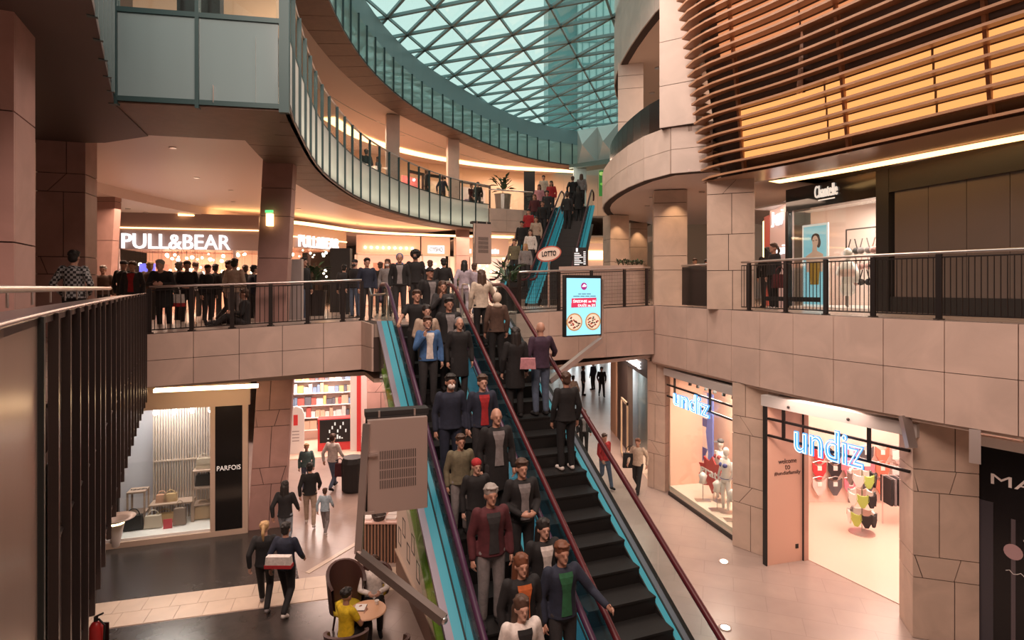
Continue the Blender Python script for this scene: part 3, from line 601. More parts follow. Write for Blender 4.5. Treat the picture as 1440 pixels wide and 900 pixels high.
part('wall_bay_screen', BLACK, None, lambda b: b.box(-6.6, -5.75, 11.2, 11.35, E + 4.3, E + 7), kind='structure', label='dark screen inside the glazed bay')
area('bay_lamp', (-5.2, 11.6, E + 7), 1.5, 60, WARM)
# ================================================================ LEVEL 2 BACK
c2b = offs(c2, 9.5)
panelled('wall_left_upper', [c2b[k] for k in (3, 10, 15, 19)] + [Vector((-9.5, 35)), Vector((-4, 39.5)), Vector((2, 42)), Vector((9, 43))], (E + 4.2, E + 4.2), (E + 8.45, E + 8.45), 1, 2.6, mat('shop_wall', (.66, .50, .40), .6), side=-1, pname='wall_panel', label='shop wall along the second gallery')
n3 = round(clen(L3C) / 0.98); c3 = catmull(L3C, n3)
soffit('ceiling_edge_upper', c3, -0.05, 1.1, E + 8.28, BROWN, n3, 'brown panelled underside rim of the third gallery', parts='soffit_panel')
soffit('ceiling_upper', c3, 1.1, 13, E + 8.42, CREAM, n3, 'cream ceiling over the second gallery')
cb = catmull([Vector((-9.0, 28)), Vector((-8.2, 32)), Vector((-5.5, 36)), Vector((-1.0, 39.3)), Vector((5, 41))], 30)
part('trim_4', COVE, None, lambda b: [b.beam(v3(cb[i], E + 8.36), v3(cb[i + 1], E + 8.36), .7, .06) for i in range(30)], kind='structure', label='long warm cove light along the second gallery ceiling')
cb1 = catmull([Vector((-13.5, 23.0)), Vector((-9.9, 25.2)), Vector((-7.9, 29.3)), Vector((-4.8, 31.4)), Vector((0, 33))], 30)
part('trim_5', COVE, None, lambda b: [b.beam(v3(cb1[i], E + 2.93), v3(cb1[i + 1], E + 2.93), .7, .06) for i in range(30)], kind='structure', label='warm cove light along the first gallery shopfronts')
# third gallery: glass band and the plain steel ring
g3 = empty('glass_balustrade', v3(c3[0], E + 8.28), 'curved band of glass panes tinted with the roof reflection on the third gallery under the roof', 'balustrade')
P3 = glass('glass_roof_reflection', (0.75, 0.9, 0.88), 0.25, rough=.05, frost=0.55, fcol=(0.60, 0.76, 0.74))  # the roof's teal reflection is put into the frost colour
for i in range(n3):
    p, q = c3[i], c3[i + 1]; t = (q - p).normalized(); nr = Vector((t.y, -t.x)); e = .02
    b = MB(); panel(b, p + t * e, q - t * e, E + 8.33, E + 9.75, E + 8.33, E + 9.75, nr, .018); b.build('glass_pane', P3, g3)
    b = MB(); b.beam(v3(p + nr * .03, E + 8.3), v3(p + nr * .03, E + 9.8), .045, .08, up=(nr.x, nr.y, 0)); b.build('mullion', TEALD, g3)
part('wall_roof_ring', TEALM, None, lambda b: [b.prism([v3(c3[i], E + 9.76), v3(c3[i + 1], E + 9.76), v3(c3[i + 1], E + 10.72), v3(c3[i], E + 10.72)], v3(offs(c3, .5)[i] - c3[i], 0)) for i in range(n3)], kind='structure', label='plain teal steel ring carrying the glass roof')
part('wall_attic', mat('attic_teal', (.45, .56, .55), .6), None, lambda b: b.strip([v3(p, E + 8.4) for p in offs(c3, 3)], [v3(p, E + 11) for p in offs(c3, 3)]), kind='structure', label='attic wall behind the upper glass band')
# ================================================================ GLASS ROOF
roof = empty('glass_roof', (2, 24, E + 10.8), 'triangulated steel and glass roof over the atrium', kind='structure')
ZR = E + 10.85
def node(i, j):
    y = 22 + 1.55 * j - .78 * i; x = -3.0 + 2.25 * i + .33 * (y - 22)
    return Vector((x, y, ZR))
def inside(p):
    k = min(range(n3 + 1), key=lambda q: (c3[q] - Vector((p.x, p.y))).length); t = (c3[min(k + 1, n3)] - c3[max(k - 1, 0)]).normalized()
    d = Vector((p.x, p.y)) - c3[k]; return (d.x * t.y - d.y * t.x) > -4.0
for i in range(-4, 6):
    for j in range(-7, 14):
        a = node(i, j)
        if not (13 < a.y < 44 and a.x < 13): continue
        for (di, dj, w) in ((0, 1, .07), (-1, 0, .11), (-1, 1, .11)):
            q = node(i + di, j + dj)
            if inside(a) and inside(q): part('roof_beam', TEALB, roof, lambda b: b.beam(a, q, w, .12))
        for tri in (((i, j), (i, j + 1), (i - 1, j + 1)), ((i, j), (i - 1, j), (i - 1, j + 1))):
            P = [node(*k) for k in tri]
            if all(inside(k) for k in P): part('roof_pane', GLASSR, roof, lambda b: b.prism([k + Vector((0, 0, .12)) for k in P], (0, 0, .02)))
# office tower outside the roof
tw = empty('office_tower', (17, 92, 0), 'teal glass office tower seen through the roof', 'building')
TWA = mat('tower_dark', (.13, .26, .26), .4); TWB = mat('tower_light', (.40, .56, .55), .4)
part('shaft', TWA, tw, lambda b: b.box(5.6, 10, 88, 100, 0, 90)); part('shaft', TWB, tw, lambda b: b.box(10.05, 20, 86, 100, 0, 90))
for k in range(9): part('mullion', TWA, tw, lambda b: b.box(10.6 + k * 1.05, 10.7 + k * 1.05, 85.85, 86, 0, 90))
for k in range(14): part('floor_band', TWA, tw, lambda b: b.box(10.05, 20, 85.8, 86, 40 + k * 3.4, 40.25 + k * 3.4))
# ================================================================ SLATTED DRUM (right, second level)
drum = empty('slatted_drum', (7.5, 10, E + 2.7), 'large curved drum of horizontal wooden slats with glowing slots', 'facade')
def sc(z, inn=0.0): return offs(catmull(SC, 28), -0.15 * (z - 2.75) + inn)   # left of travel is away from the camera
ZS = [2.8 + .245 * k for k in range(22)]
SLATS = []
for k, z in enumerate(ZS):
    o1, i1 = sc(z), sc(z, .32)
    b = MB()
    for i in range(len(o1) - 1):
        b.prism([v3(o1[i], E + z), v3(o1[i + 1], E + z), v3(i1[i + 1], E + z + .05), v3(i1[i], E + z + .05)], (0, 0, .05))
    b.prism([v3(o1[0], E + z), v3(i1[0], E + z + .05), v3(i1[0] + (i1[0] - o1[0]) * 1.2 + Vector((.35, .45)), E + z + .05)], (0, 0, .05))
    b.build('slat', WOOD, drum)
part('backing', mat('drum_back', (.05, .028, .02), .5), drum, lambda b: [b.strip([v3(p, E + 2.75) for p in sc(2.75, .55)], [v3(p, E + 8.2) for p in sc(8.2, .55)])])
GLOW = mat('slot_glow', (.05, .03, .02), emit=.95, ecol=(1.0, .40, .12)); GLOW2 = mat('slot_glow_dim', (.05, .03, .02), emit=.6, ecol=(1.0, .36, .15))
for k, z in enumerate(ZS[:-1]):
    lo = 1 <= k <= 5; hi = 11 <= k <= 16
    if not (lo or hi): continue
    c = sc(z, .35); n = len(c)
    a0, a1 = (3, n - 1) if lo else (2, n - 12 + (k - 11))
    cuts = list(range(a0, a1, 5)) + [a1]
    for s, e in zip(cuts, cuts[1:]):
        if e - s < 1: continue
        q = c[s:e + 1]; q = [q[0].lerp(q[1], .05)] + q[1:-1] + [q[-1].lerp(q[-2], .05)]
        part('glowing_slot', GLOW if lo else GLOW2, drum, lambda b: b.strip([v3(p, E + z + .12) for p in q], [v3(p, E + z + .285) for p in q]))
for k in range(3, 27, 6): part('rib', WOOD, drum, lambda b: b.beam(v3(sc(2.75, .36)[k], E + 2.8), v3(sc(8.1, .36)[k], E + 8.1), .06, .12))
part('soffit', mat('drum_soffit', (.42, .25, .16), .22), drum, lambda b: b.strip([v3(p, E + 2.74) for p in sc(2.75, 0.0)], [v3(p, E + 2.74) for p in sc(2.75, 1.25)]))
part('soffit_lip', WOOD, drum, lambda b: b.strip([v3(p, E + 2.74) for p in sc(2.75, 1.25)], [v3(p, E + 2.95) for p in sc(2.75, 1.25)]))
part('cove_strip', mat('cove_orange', (1, .7, .4), emit=3.0, ecol=(1, .58, .22)), drum, lambda b: b.strip([v3(p, E + 2.72) for p in sc(2.75, 1.35)[3:]], [v3(p, E + 2.72) for p in sc(2.75, 1.85)[3:]]))
part('ceiling_right', CREAM, None, lambda b: b.strip([v3(p, E + 2.9) for p in sc(2.75, 1.2)], [v3(p, E + 2.9) for p in sc(2.75, 6.5)]), kind='structure', label='cream ceiling of the gallery under the slatted drum')
# ================================================================ RIGHT SECOND AND THIRD GALLERY (stone)
r2 = catmull(RC2, 24); r3 = catmull(RC3, 24)
panelled('wall_right_upper', RC2, (E + 3.1, E + 3.1), (E + 4.4, E + 4.4), 2, 1.15, STONE4, side=1, label='curved pale stone front of the upper right gallery')
part('ceiling_right_middle', CEILP, None, lambda b: b.prism([v3(p, E + 3.12) for p in offs(r2, -.1)] + [Vector((14, 28, E + 3.12)), Vector((14, 12.6, E + 3.12))], (0, 0, .06)), kind='structure', label='pale ceiling over the right gallery')
part('floor_4', L1M, None, lambda b: b.prism([v3(p, E + 4.2) for p in offs(r2, -.1)] + [Vector((14, 28, E + 4.2)), Vector((14, 12.6, E + 4.2))], (0, 0, .16)), kind='structure', label='floor of the upper right gallery')
panelled('wall_right_top', RC3, (E + 8.3, E + 8.3), (E + 11.6, E + 11.6), 2, 1.3, STONE4, side=1, label='curved pale stone wall above the upper right gallery')
part('ceiling_right_upper', CREAM, None, lambda b: b.prism([v3(p, E + 8.32) for p in offs(r3, -.1)] + [Vector((14, 28, E + 8.32)), Vector((14, 13.2, E + 8.32))], (0, 0, .06)), kind='structure', label='cream ceiling of the upper right gallery')
panelled('wall_right_back', [Vector((6.4, 12.5)), Vector((7.0, 17)), Vector((7.0, 24)), Vector((7.6, 29))], (E + 4.3, E + 4.3), (E + 8.35, E + 8.35), 2, 1.6, CREAM, side=1, pname='wall_panel', label='cream back wall of the upper right gallery')
part('wall_drum_side', mat('drum_side', (.16, .07, .05), .5), None, lambda b: b.box(4.95, 6.2, 15.2, 15.6, E + 7.55, E + 10), kind='structure', label='dark red brown block beside the slatted drum')
area('gallery_lamp', (5.6, 19.0, E + 8.1), 1.6, 60, WARM); area('gallery_lamp', (6.4, 21, E + 2.9), 2.0, 80, WARM)
gd = empty('dark_glass_rail', v3(r2[8], E + 4.4), 'smoked glass balustrade on the upper right gallery', 'balustrade')
GSM = mat('smoked_panel', (.02, .016, .015), .18)
for i in range(3, 19):
    p, q = r2[i], r2[i + 1]; t = (q - p).normalized(); nr = Vector((t.y, -t.x))
    b = MB(); panel(b, p + nr * .25 + t * .01, q + nr * .25 - t * .01, E + 4.35, E + 5.4, E + 4.35, E + 5.4, nr, .03); b.build('glass_panel', GSM, gd)
# ================================================================ FAR END
part('wall_far', mat('far_wall', (.62, .48, .38), .6), None, lambda b: b.box(-4, 16, 46, 46.3, E - 1, E + 12), kind='structure', label='far wall of the atrium')
panelled('wall_far_stone', [Vector((-1.2, 30.25)), Vector((0.9, 31.2)), Vector((1.3, 32.6))], (E + 3.0, E + 3.0), (E + 4.25, E + 4.25), 2, 1.0, STONE, side=-1, label='stone front of the second gallery beside the far escalator')
part('floor_5', L1M, None, lambda b: b.prism([(-1.3, 30.4, E + 4.1), (1.0, 31.4, E + 4.1), (2.0, 33.2, E + 4.1), (9, 33.4, E + 4.1), (9, 46, E + 4.1), (-8, 46, E + 4.1)], (0, 0, .12)), kind='structure', label='floor of the far second gallery')
part('ceiling_far', CREAM, None, lambda b: b.prism([(-1.3, 30.5, E + 3.0), (1.0, 31.5, E + 3.0), (2, 33.3, E + 3.0), (9, 33.5, E + 3.0), (9, 46, E + 3.0), (-8, 46, E + 3.0)], (0, 0, .08)), kind='structure', label='cream ceiling of the far first gallery')
o = empty('clear_glass_rail', (0, 30.8, E + 4.2), 'clear glass railing beside the far escalator head', 'railing')
for p, q in (((-1.2, 30.25), (0.0, 30.75)), ((0.0, 30.75), (1.15, 31.3))):
    part('glass_panel', GLASS, o, lambda b: b.prism([(p[0], p[1], E + 4.25), (q[0], q[1], E + 4.25), (q[0], q[1], E + 5.2), (p[0], p[1], E + 5.2)], (0, .02, 0)))
    part('handrail', STEEL, o, lambda b: b.tube([(p[0], p[1], E + 5.25), (q[0], q[1], E + 5.25)], .035), smooth=True)
o = part('black_door', BLACK, None, lambda b: (b.box(.75, 1.45, 36, 36.1, E + 4.22, E + 7.4)), label='tall black panel on the far second gallery', cat='panel')
tp = empty('folded_wall_panel', W(838, 205, 37.5), 'white folded geometric panels below the roof end', 'panel')
ff = Facade((D(812, 0, 38.3)), (D(870, 0, 36.5)))
for k in range(2):
    for (s, e) in ((0, 1), ):
        u0 = k * ff.L / 2; u1 = u0 + ff.L / 2; um = (u0 + u1) / 2; z0, z1 = E + 8.2, E + 10.6; zm = (z0 + z1) / 2
        c = ff.P(um, zm, .7)
        cs = [ff.P(u0, z0), ff.P(u1, z0), ff.P(u1, z1), ff.P(u0, z1)]
        for a in range(4):
            b = MB(); mA = cs[a]; mB = cs[(a + 1) % 4]; b.prism([mA, mB, c], ff.P(0, 0, -.06) - ff.P(0, 0, 0)); b.build('facet', mat('facet_%d' % (a % 2), ((.70, .74, .72), (.48, .54, .53))[a % 2], .5), tp)
part('wall_far_band', mat('band_teal', (.15, .23, .22), .5), None, lambda b: ff.box(b, -.2, ff.L, E + 7.9, E + 8.2, -.5, .75), kind='structure', label='dark teal beam under the folded panels')
part('wall_far_glazing', mat('far_pane', (.30, .42, .44), .2), None, lambda b: b.box(4.05, 4.9, 37.5, 37.6, E + 4.2, E + 8), kind='structure', label='pale blue pane at the head of the far escalator')
po = empty('green_poster', W(850, 258, 33), 'lit poster of green leaves on the far gallery', 'poster')
fp = Facade(D(842, 0, 33), D(860, 0, 33))
part('panel', mat('leaf_dark', (.03, .16, .03), .4, emit=.25, ecol=(.05, .35, .05)), po, lambda b: fp.pxbox(b, 842, 240, 860, 276, 0, .08))
rr = random.Random(4)
for k in range(14):
    u, z = fp.uz(843 + rr.random() * 15, 242 + rr.random() * 32)
    part('printed_leaf', mat('leaf_%d' % (k % 3), ((.2, .55, .08), (.5, .7, .2), (.65, .72, .4))[k % 3], .5, emit=.35), po, lambda b: b.ball(fp.P(u, z, .09), (.13, .02, .07 + .04 * rr.random()), 8, 5))
# ================================================================ SHOPS OF THE RIGHT GALLERY (level 1)
RF = Facade((7.74, 16.0), (9.54, 10.6)); fz = E - .55
us = lambda px: RF.uz(px, 400)[0]
ch = empty('lingerie_shop', RF.P(1, fz), 'lit lingerie shopfront with a white script sign behind the gallery railing', 'shop')
u0, u1, u2, u3 = us(1107), us(1237), us(1252), us(1490)
part('header', BLACKG, ch, lambda b: RF.box(b, u0, u1 + .05, E + 2.14, E + 2.75, -.3, .05))
part('frame_post', BLACK, ch, lambda b: RF.box(b, u0 - .02, u0 + .08, fz, E + 2.14, -.1, .05)); part('frame_post', BLACK, ch, lambda b: RF.box(b, u1 - .05, u2, fz, E + 2.75, -.3, .06))
part('shop_floor', WHITE, ch, lambda b: RF.box(b, u0, u1, fz - .02, fz + .05, -2.4, 0)); part('shop_wall', mat('shop_pinkwall', (.74, .60, .54), .6), ch, lambda b: RF.box(b, u0 - 1.5, u1, fz, E + 2.5, -2.5, -2.4))
part('shop_ceiling', WHITE, ch, lambda b: RF.box(b, u0 - 1.5, u1, E + 2.4, E + 2.45, -2.5, -.1))
part('glass_pane', GLASS, ch, lambda b: RF.box(b, u0 + .08, (u0 + u1) / 2 - .1, fz, E + 2.14, -.03, -.01)); part('glass_pane', GLASS, ch, lambda b: RF.box(b, (u0 + u1) / 2 - .08, u1 - .05, fz, E + 2.14, -.03, -.01))
a, z1 = RF.uz(1149, 260); b_, z0 = RF.uz(1181, 281)
text('sign_lettering', 'Chantelle', mat('sign_ivory', (.6, .56, .5), emit=.7, sample=False), ch, RF, a, b_, E + 2.36, E + 2.68, .06, .02)
part('sign_underline', MATS['sign_ivory'], ch, lambda b: RF.box(b, a + .1, b_ - .1, E + 2.28, E + 2.31, .05, .07))
for k in range(3): part('downlight', LAMPW, ch, lambda b: b.lathe(RF.P(u0 + .5 + k * .75, E + 2.37, -.8), [(.07, 0), (.07, .02)], 12))
area('shop_lamp', RF.P((u0 + u1) / 2, E + 2.3, -1.2), 1.2, 110, (1, .82, .72))
# poster with a portrait
pst = empty('portrait_poster', RF.P(us(1150), fz, -.4), 'light blue poster of a woman with dark hair in the lingerie shop window', 'poster')
pu0, pz1 = RF.uzn(1131, 320, -.4); pu1, _ = RF.uzn(1163, 318, -.4)
part('board', mat('poster_white', (.8, .8, .8), .5, emit=.35), pst, lambda b: RF.box(b, pu0 - .05, pu1 + .05, fz + .05, pz1 + .06, -.42, -.38))
part('print_background', mat('poster_blue', (.25, .55, .66), .5, emit=.45), pst, lambda b: RF.box(b, pu0, pu1, fz + .1, pz1, -.38, -.375))
um = (pu0 + pu1) / 2
def ell(b, u, z, ru, rz, n0, n1, k=20): RF.poly(b, [(u + ru * math.cos(2 * math.pi * i / k), z + rz * math.sin(2 * math.pi * i / k)) for i in range(k)], n0, n1)
SK = mat('poster_skin', (.72, .48, .38), .5, emit=.2)
part('printed_figure', SK, pst, lambda b: [ell(b, um + .02, pz1 - .42, .10, .16, -.374, -.370), RF.poly(b, [(um - .06, pz1 - .5), (um + .07, pz1 - .5), (um + .08, pz1 - .68), (um + .28, pz1 - .78), (um + .26, pz1 - 1.25), (um - .26, pz1 - 1.25), (um - .3, pz1 - .82), (um - .08, pz1 - .7)], -.374, -.371)])
part('printed_hair', mat('poster_hair', (.05, .03, .025), .5), pst, lambda b: [ell(b, um + .03, pz1 - .33, .14, .13, -.3745, -.372), ell(b, um + .13, pz1 - .46, .07, .14, -.3745, -.372), RF.box(b, um - .06, um - .01, pz1 - .41, pz1 - .39, -.372, -.368), RF.box(b, um + .03, um + .09, pz1 - .40, pz1 - .38, -.372, -.368)])
part('printed_garment', mat('poster_ochre', (.55, .36, .08), .5), pst, lambda b: RF.poly(b, [(um - .18, pz1 - 1.0), (um + .18, pz1 - 1.0), (um + .14, pz1 - 1.6), (um - .14, pz1 - 1.6)], -.370, -.366))
# mannequin bust
mq = empty('mannequin_bust', RF.P(RF.uzn(1192, 0, -.7)[0], fz, -.7), 'white mannequin in a pale slip inside the lingerie shop', 'mannequin')
mu = RF.uzn(1192, 0, -.7)[0]; MQM = mat('mannequin_white', (.78, .72, .68), .35)
part('body', MQM, mq, lambda b: [b.ball(RF.P(mu, E + .92, -.7), (.10, .11, .14)), b.tube([RF.P(mu, E + .82, -.7), RF.P(mu, E + .66, -.7)], .05, 10), b.ball(RF.P(mu, E + .5, -.7), (.22, .14, .24)), b.ball(RF.P(mu, E + .2, -.7), (.16, .12, .26)), b.ball(RF.P(mu, E - .02, -.7), (.2, .14, .2)), b.tube([RF.P(mu + .2, E + .6, -.7), RF.P(mu + .36, E + .38, -.62), RF.P(mu + .42, E + .15, -.5)], .05, 8), b.tube([RF.P(mu - .2, E + .6, -.7), RF.P(mu - .3, E + .35, -.66)], .05, 8)], smooth=True)
part('slip', mat('slip_pink', (.75, .52, .46), .5), mq, lambda b: b.ball(RF.P(mu, E + .42, -.7), (.235, .16, .17)), smooth=True)
part('stand', STEEL, mq, lambda b: b.tube([RF.P(mu, fz + .03, -.7), RF.P(mu, E - .1, -.7)], .03))
def bra(name, pos, s, m, fac, label, group):
    o = empty(name, pos, label, 'lingerie', group)
    b = MB()
    for sd in (-1, 1):
        c = pos + Vector((fac.t.x, fac.t.y, 0)) * sd * .09 * s
        b.ball(c, (.085 * s, .05 * s, .075 * s), 8, 5)
    b.build('cup', m, o, True)
    part('strap', m, o, lambda q: [q.tube([pos + Vector((fac.t.x, fac.t.y, 0)) * sd * .11 * s + Vector((0, 0, .05 * s)), pos + Vector((fac.t.x, fac.t.y, 0)) * sd * .05 * s + Vector((0, 0, .26 * s))], .012 * s, 5) for sd in (-1, 1)])
    return o
BR = [mat('lace_black', (.02, .018, .02), .7), mat('lace_grey', (.2, .17, .17), .7), mat('lace_blush', (.6, .36, .33), .7)]
part('rail_frame', STEELD, ch, lambda b: (lambda ra: [b.tube([RF.P(ra, E + 1.6, -1.3), RF.P(ra + 1.2, E + 1.6, -1.3)], .02), b.tube([RF.P(ra, fz, -1.3), RF.P(ra, E + 1.6, -1.3)], .02)])(RF.uzn(1190, 0, -1.3)[0]))
for r in range(3):
    for k in range(3):
        bra('bra', RF.P(RF.uzn(1199, 0, -1.25)[0] + k * .36, E + 1.0 - r * .42, -1.25), 1.25, BR[(r + k) % 3], RF, ['black', 'grey', 'blush'][(r + k) % 3] + ' bra hanging on the rack in the lingerie shop', 'bras on the shop rack ' + ['black', 'grey', 'blush'][(r + k) % 3])
# closed shop with dark panels
cl = empty('closed_shop', RF.P(u2 + 1, fz), 'closed shopfront of grey brown boards framed in black', 'shop')
BRD = mat('board_greybrown', (.115, .090, .078), .45, noise=.06, nscale=1)
part('header', BLACK, cl, lambda b: RF.box(b, u2, u3, E + 2.2, E + 2.78, -.2, .05))
for k in range(4):
    w = (u3 - u2 - .1) / 4
    part('board', BRD, cl, lambda b: RF.box(b, u2 + .1 + w * k + .006, u2 + .1 + w * (k + 1) - .006, fz + .35, E + 2.2, -.1, 0))
part('plinth', BLACK, cl, lambda b: RF.box(b, u2, u3, fz, fz + .35, -.1, .02))
# striped shop beyond
JF = Facade(D(1068, 0, 19), D(1106, 0, 16.2)); js = empty('sign_wall', JF.P(0, fz), 'pale shop wall with white script letters beside the lingerie shop', 'shop')
part('wall_panel', mat('jwall', (.55, .40, .38), .5, emit=.12), js, lambda b: JF.box(b, 1.2, JF.L, fz, E + 2.5, -.2, 0)); part('stripe', mat('jred', (.45, .06, .04), .5, emit=.2), js, lambda b: JF.box(b, .55, 1.15, fz, E + 2.3, -.2, 0)); part('light_stripe', COVE, js, lambda b: JF.box(b, .2, .5, fz, E + 2.2, -.2, -.05))
text('sign_lettering', 'Jeggi', SIGNW, js, JF, JF.uz(1088, 0)[0], JF.uz(1103, 0)[0], E + 1.85, E + 2.3, .02, .03)
text('sign_lettering', 'tei', SIGNW, js, JF, JF.uz(1092, 0)[0], JF.uz(1105, 0)[0], E + .98, E + 1.25, .02, .03)
# ================================================================ NEON SHOP (ground floor right)
PEACH = mat('peach_panel', (.80, .50, .38), .45, emit=.0); SHOPF = mat('shop_floor', (.74, .52, .43), .3)
UW = Facade((4.76, 17.35), (5.55, 13.95)); UD = Facade((5.82, 12.95), (7.25, 10.35)); UP = Facade((5.78, 12.9), (6.85, 13.2))
zh = E - 2.66
nw = empty('shop_window', UW.P(1.5, 0), 'neon signed display window with a poster and bikini mannequins', 'shop window')
part('display_floor', mat('display_floor', (.80, .68, .56), .5), nw, lambda b: UW.box(b, 0, UW.L, 0, .28, -1.5, -.05)); part('plinth', STEELD, nw, lambda b: UW.box(b, 0, UW.L, 0, .10, -.05, .0))
part('back_panel', PEACH, nw, lambda b: UW.box(b, 0, UW.L + .4, .28, zh + .1, -1.6, -1.5)); part('side_panel', PEACH, nw, lambda b: UW.box(b, -.02, .04, .28, zh, -1.5, -.05))
part('side_panel', WHITE, nw, lambda b: UW.box(b, UW.L, UW.L + .05, .28, zh, -1.5, -.05))
part('display_ceiling', WHITE, nw, lambda b: UW.box(b, 0, UW.L, zh, zh + .08, -1.6, 0))
part('glass_pane', GLASS, nw, lambda b: UW.box(b, 0, UW.L, .2, zh, -.03, -.01))
part('header', mat('header_grey', (.50, .47, .45), .5), nw, lambda b: UW.box(b, -.1, UW.L + .1, zh, zh + .22, -.1, .1))
for z in (zh - .28, zh - .62): part('crossbar', STEELD, nw, lambda b: UW.box(b, 0, UW.L, z - .025, z + .025, .0, .05))
for u in (.45, 2.3): part('crossbar', STEELD, nw, lambda b: UW.box(b, u - .025, u + .025, zh - .64, zh, .0, .05))
NEON = mat('neon_blue', (.02, .05, .1), emit=1.0, ecol=(.06, .36, .95)); NEONW = mat('neon_core', (.1, .1, .1), emit=1.3, ecol=(.70, .90, 1.0), sample=False)
def neon_sign(fac, u0, u1, z0, z1, label):
    o = empty('neon_sign', fac.P(u0, z0, .1), label, 'sign')
    text('neon_outline', 'undiz', NEON, o, fac, u0, u1, z0, z1, .12, neon=.03)
    text('neon_letter', 'undiz', NEONW, o, fac, u0 + .015, u1 - .015, z0 + .015, z1 - .015, .155, neon=.012)
a, z1 = UW.uz(953, 548); b_, _ = UW.uz(1004, 560)
neon_sign(UW, a, b_, E - 3.45, E - 2.92, 'blue neon shop sign over the display window with mannequins')
area('shop_lamp', UW.P(1.9, zh - .1, -.75), 1.2, 130, (1, .78, .64))
for k in range(7):
    o = empty('spot_lamp', UW.P(.7 + k * .42, zh - .16, -.35), 'small black track spotlight inside the neon shop window', 'lamp', 'spotlights in the shop window')
    p = UW.P(.7 + k * .42, zh - .16, -.35); part('head', BLACK, o, lambda b: b.tube([p + Vector((0, 0, .1)), p + Vector((-.03, -.03, -.05))], .05, 8)); part('stem', BLACK, o, lambda b: b.tube([p + Vector((0, 0, .1)), p + Vector((0, 0, .16))], .012, 6))
# poster in the window
bp = empty('bikini_poster', UW.P(2, .28, -1.2), 'tall blue poster showing a bikini in the neon shop window', 'poster')
q0, q1 = UW.uzn(974, 0, -1.2)[0], UW.uzn(1004, 0, -1.2)[0]
part('board', mat('poster_blue2', (.13, .16, .42), .5, emit=.25), bp, lambda b: UW.box(b, q0, q1, .5, 3.1, -1.2, -1.15))
um = (q0 + q1) / 2; BSK = mat('poster_skin2', (.78, .55, .45), .5, emit=.3)
part('printed_body', BSK, bp, lambda b: UW.poly(b, [(um - .3, 3.1), (um + .3, 3.1), (um + .34, 2.4), (um + .24, 1.9), (um + .36, 1.3), (um + .3, .55), (um - .3, .55), (um - .36, 1.3), (um - .24, 1.9), (um - .34, 2.4)], -1.15, -1.145))
part('printed_bikini', mat('bikini_blue', (.10, .10, .30), .5, emit=.1), bp, lambda b: [UW.poly(b, [(um - .33, 2.3), (um + .33, 2.3), (um + .3, 2.05), (um - .3, 2.05)], -1.145, -1.14), UW.poly(b, [(um - .36, 1.4), (um + .36, 1.4), (um + .05, .9), (um - .05, .9)], -1.145, -1.14)])
star = empty('gratis_star', UW.P(2.5, .5, -.6), 'red starburst card lettered gratis in the shop window', 'sign')
cu, cz = UW.uzn(1002, 668, -.6)
part('burst', mat('burst_red', (.50, .03, .03), .5), star, lambda b: UW.poly(b, [(cu + (.72 if k % 2 else .5) * math.cos(math.pi * k / 10), cz + (.52 if k % 2 else .36) * math.sin(math.pi * k / 10)) for k in range(20)], -.62, -.58))
text('lettering', 'gratis', WHITE, star, UW, cu - .6, cu + .6, cz - .14, cz + .16, -.58, .01, bold=.012)
part('stand', STEEL, star, lambda b: UW.box(b, cu - .02, cu + .02, .28, cz - .3, -.66, -.62))
def mannequin(pos, rz, label, cols, group=None, cap=False):
    o = empty('mannequin', pos, label, 'mannequin', group); c = Vector(pos); t = Vector((math.cos(rz), math.sin(rz), 0)); f = Vector((-t.y, t.x, 0))
    def q(x, y, z): return c + t * x + f * y + Vector((0, 0, z))
    part('body', MQM, o, lambda b: [b.ball(q(0, 0, 1.62), (.085, .095, .12)), b.tube([q(0, 0, 1.52), q(0, 0, 1.42)], .045, 8), b.tube([q(0, 0, 1.42), q(0, 0, 1.25), q(0, 0, 1.08), q(0, 0, .9), q(0, 0, .8)], .1, 10, rs=[.09, .15, .11, .16, .12]),
        b.tube([q(.08, 0, .88), q(.09, .01, .48), q(.09, 0, .08)], .07, 8, rs=[.085, .055, .035]), b.tube([q(-.08, 0, .88), q(-.1, -.02, .48), q(-.1, 0, .08)], .07, 8, rs=[.085, .055, .035]),
        b.tube([q(.17, 0, 1.38), q(.23, .02, 1.12), q(.2, -.08, .88)], .04, 8, rs=[.045, .035, .028]), b.tube([q(-.17, 0, 1.38), q(-.24, .02, 1.12), q(-.2, -.1, .9)], .04, 8, rs=[.045, .035, .028])], smooth=True)
    part('bikini_top', cols, o, lambda b: [b.ball(q(s * .07, -.1, 1.27), (.07, .07, .06), 8, 5) for s in (-1, 1)], smooth=True)
    part('bikini_bottom', cols, o, lambda b: b.tube([q(0, 0, .93), q(0, 0, .80)], .1, 10, rs=[.168, .10]), smooth=True)
    part('base', STEEL, o, lambda b: b.lathe(c, [(.18, 0), (.18, .015), (.02, .03), (.015, .08)], 14))
    if cap: part('cap', mat('cap_grey', (.07, .065, .07), .7), o, lambda b: [b.ball(q(0, .01, 1.70), (.095, .11, .07)), b.ball(q(-.05, -.11, 1.68), (.08, .08, .015), 8, 4)], smooth=True)
m0 = UW.P(UW.uzn(1021, 0, -.5)[0], .28, -.5); m1 = UW.P(UW.uzn(1013, 0, -.8)[0], .28, -.8)
mannequin(tuple(m0), -1.2, 'white mannequin in a blue bikini in the neon shop window', mat('bikini_navy', (.05, .06, .25), .6))
mannequin(tuple(m1), -1.2, 'white mannequin with a grey cap in the neon shop window', mat('bikini_red', (.35, .05, .05), .6), cap=True)
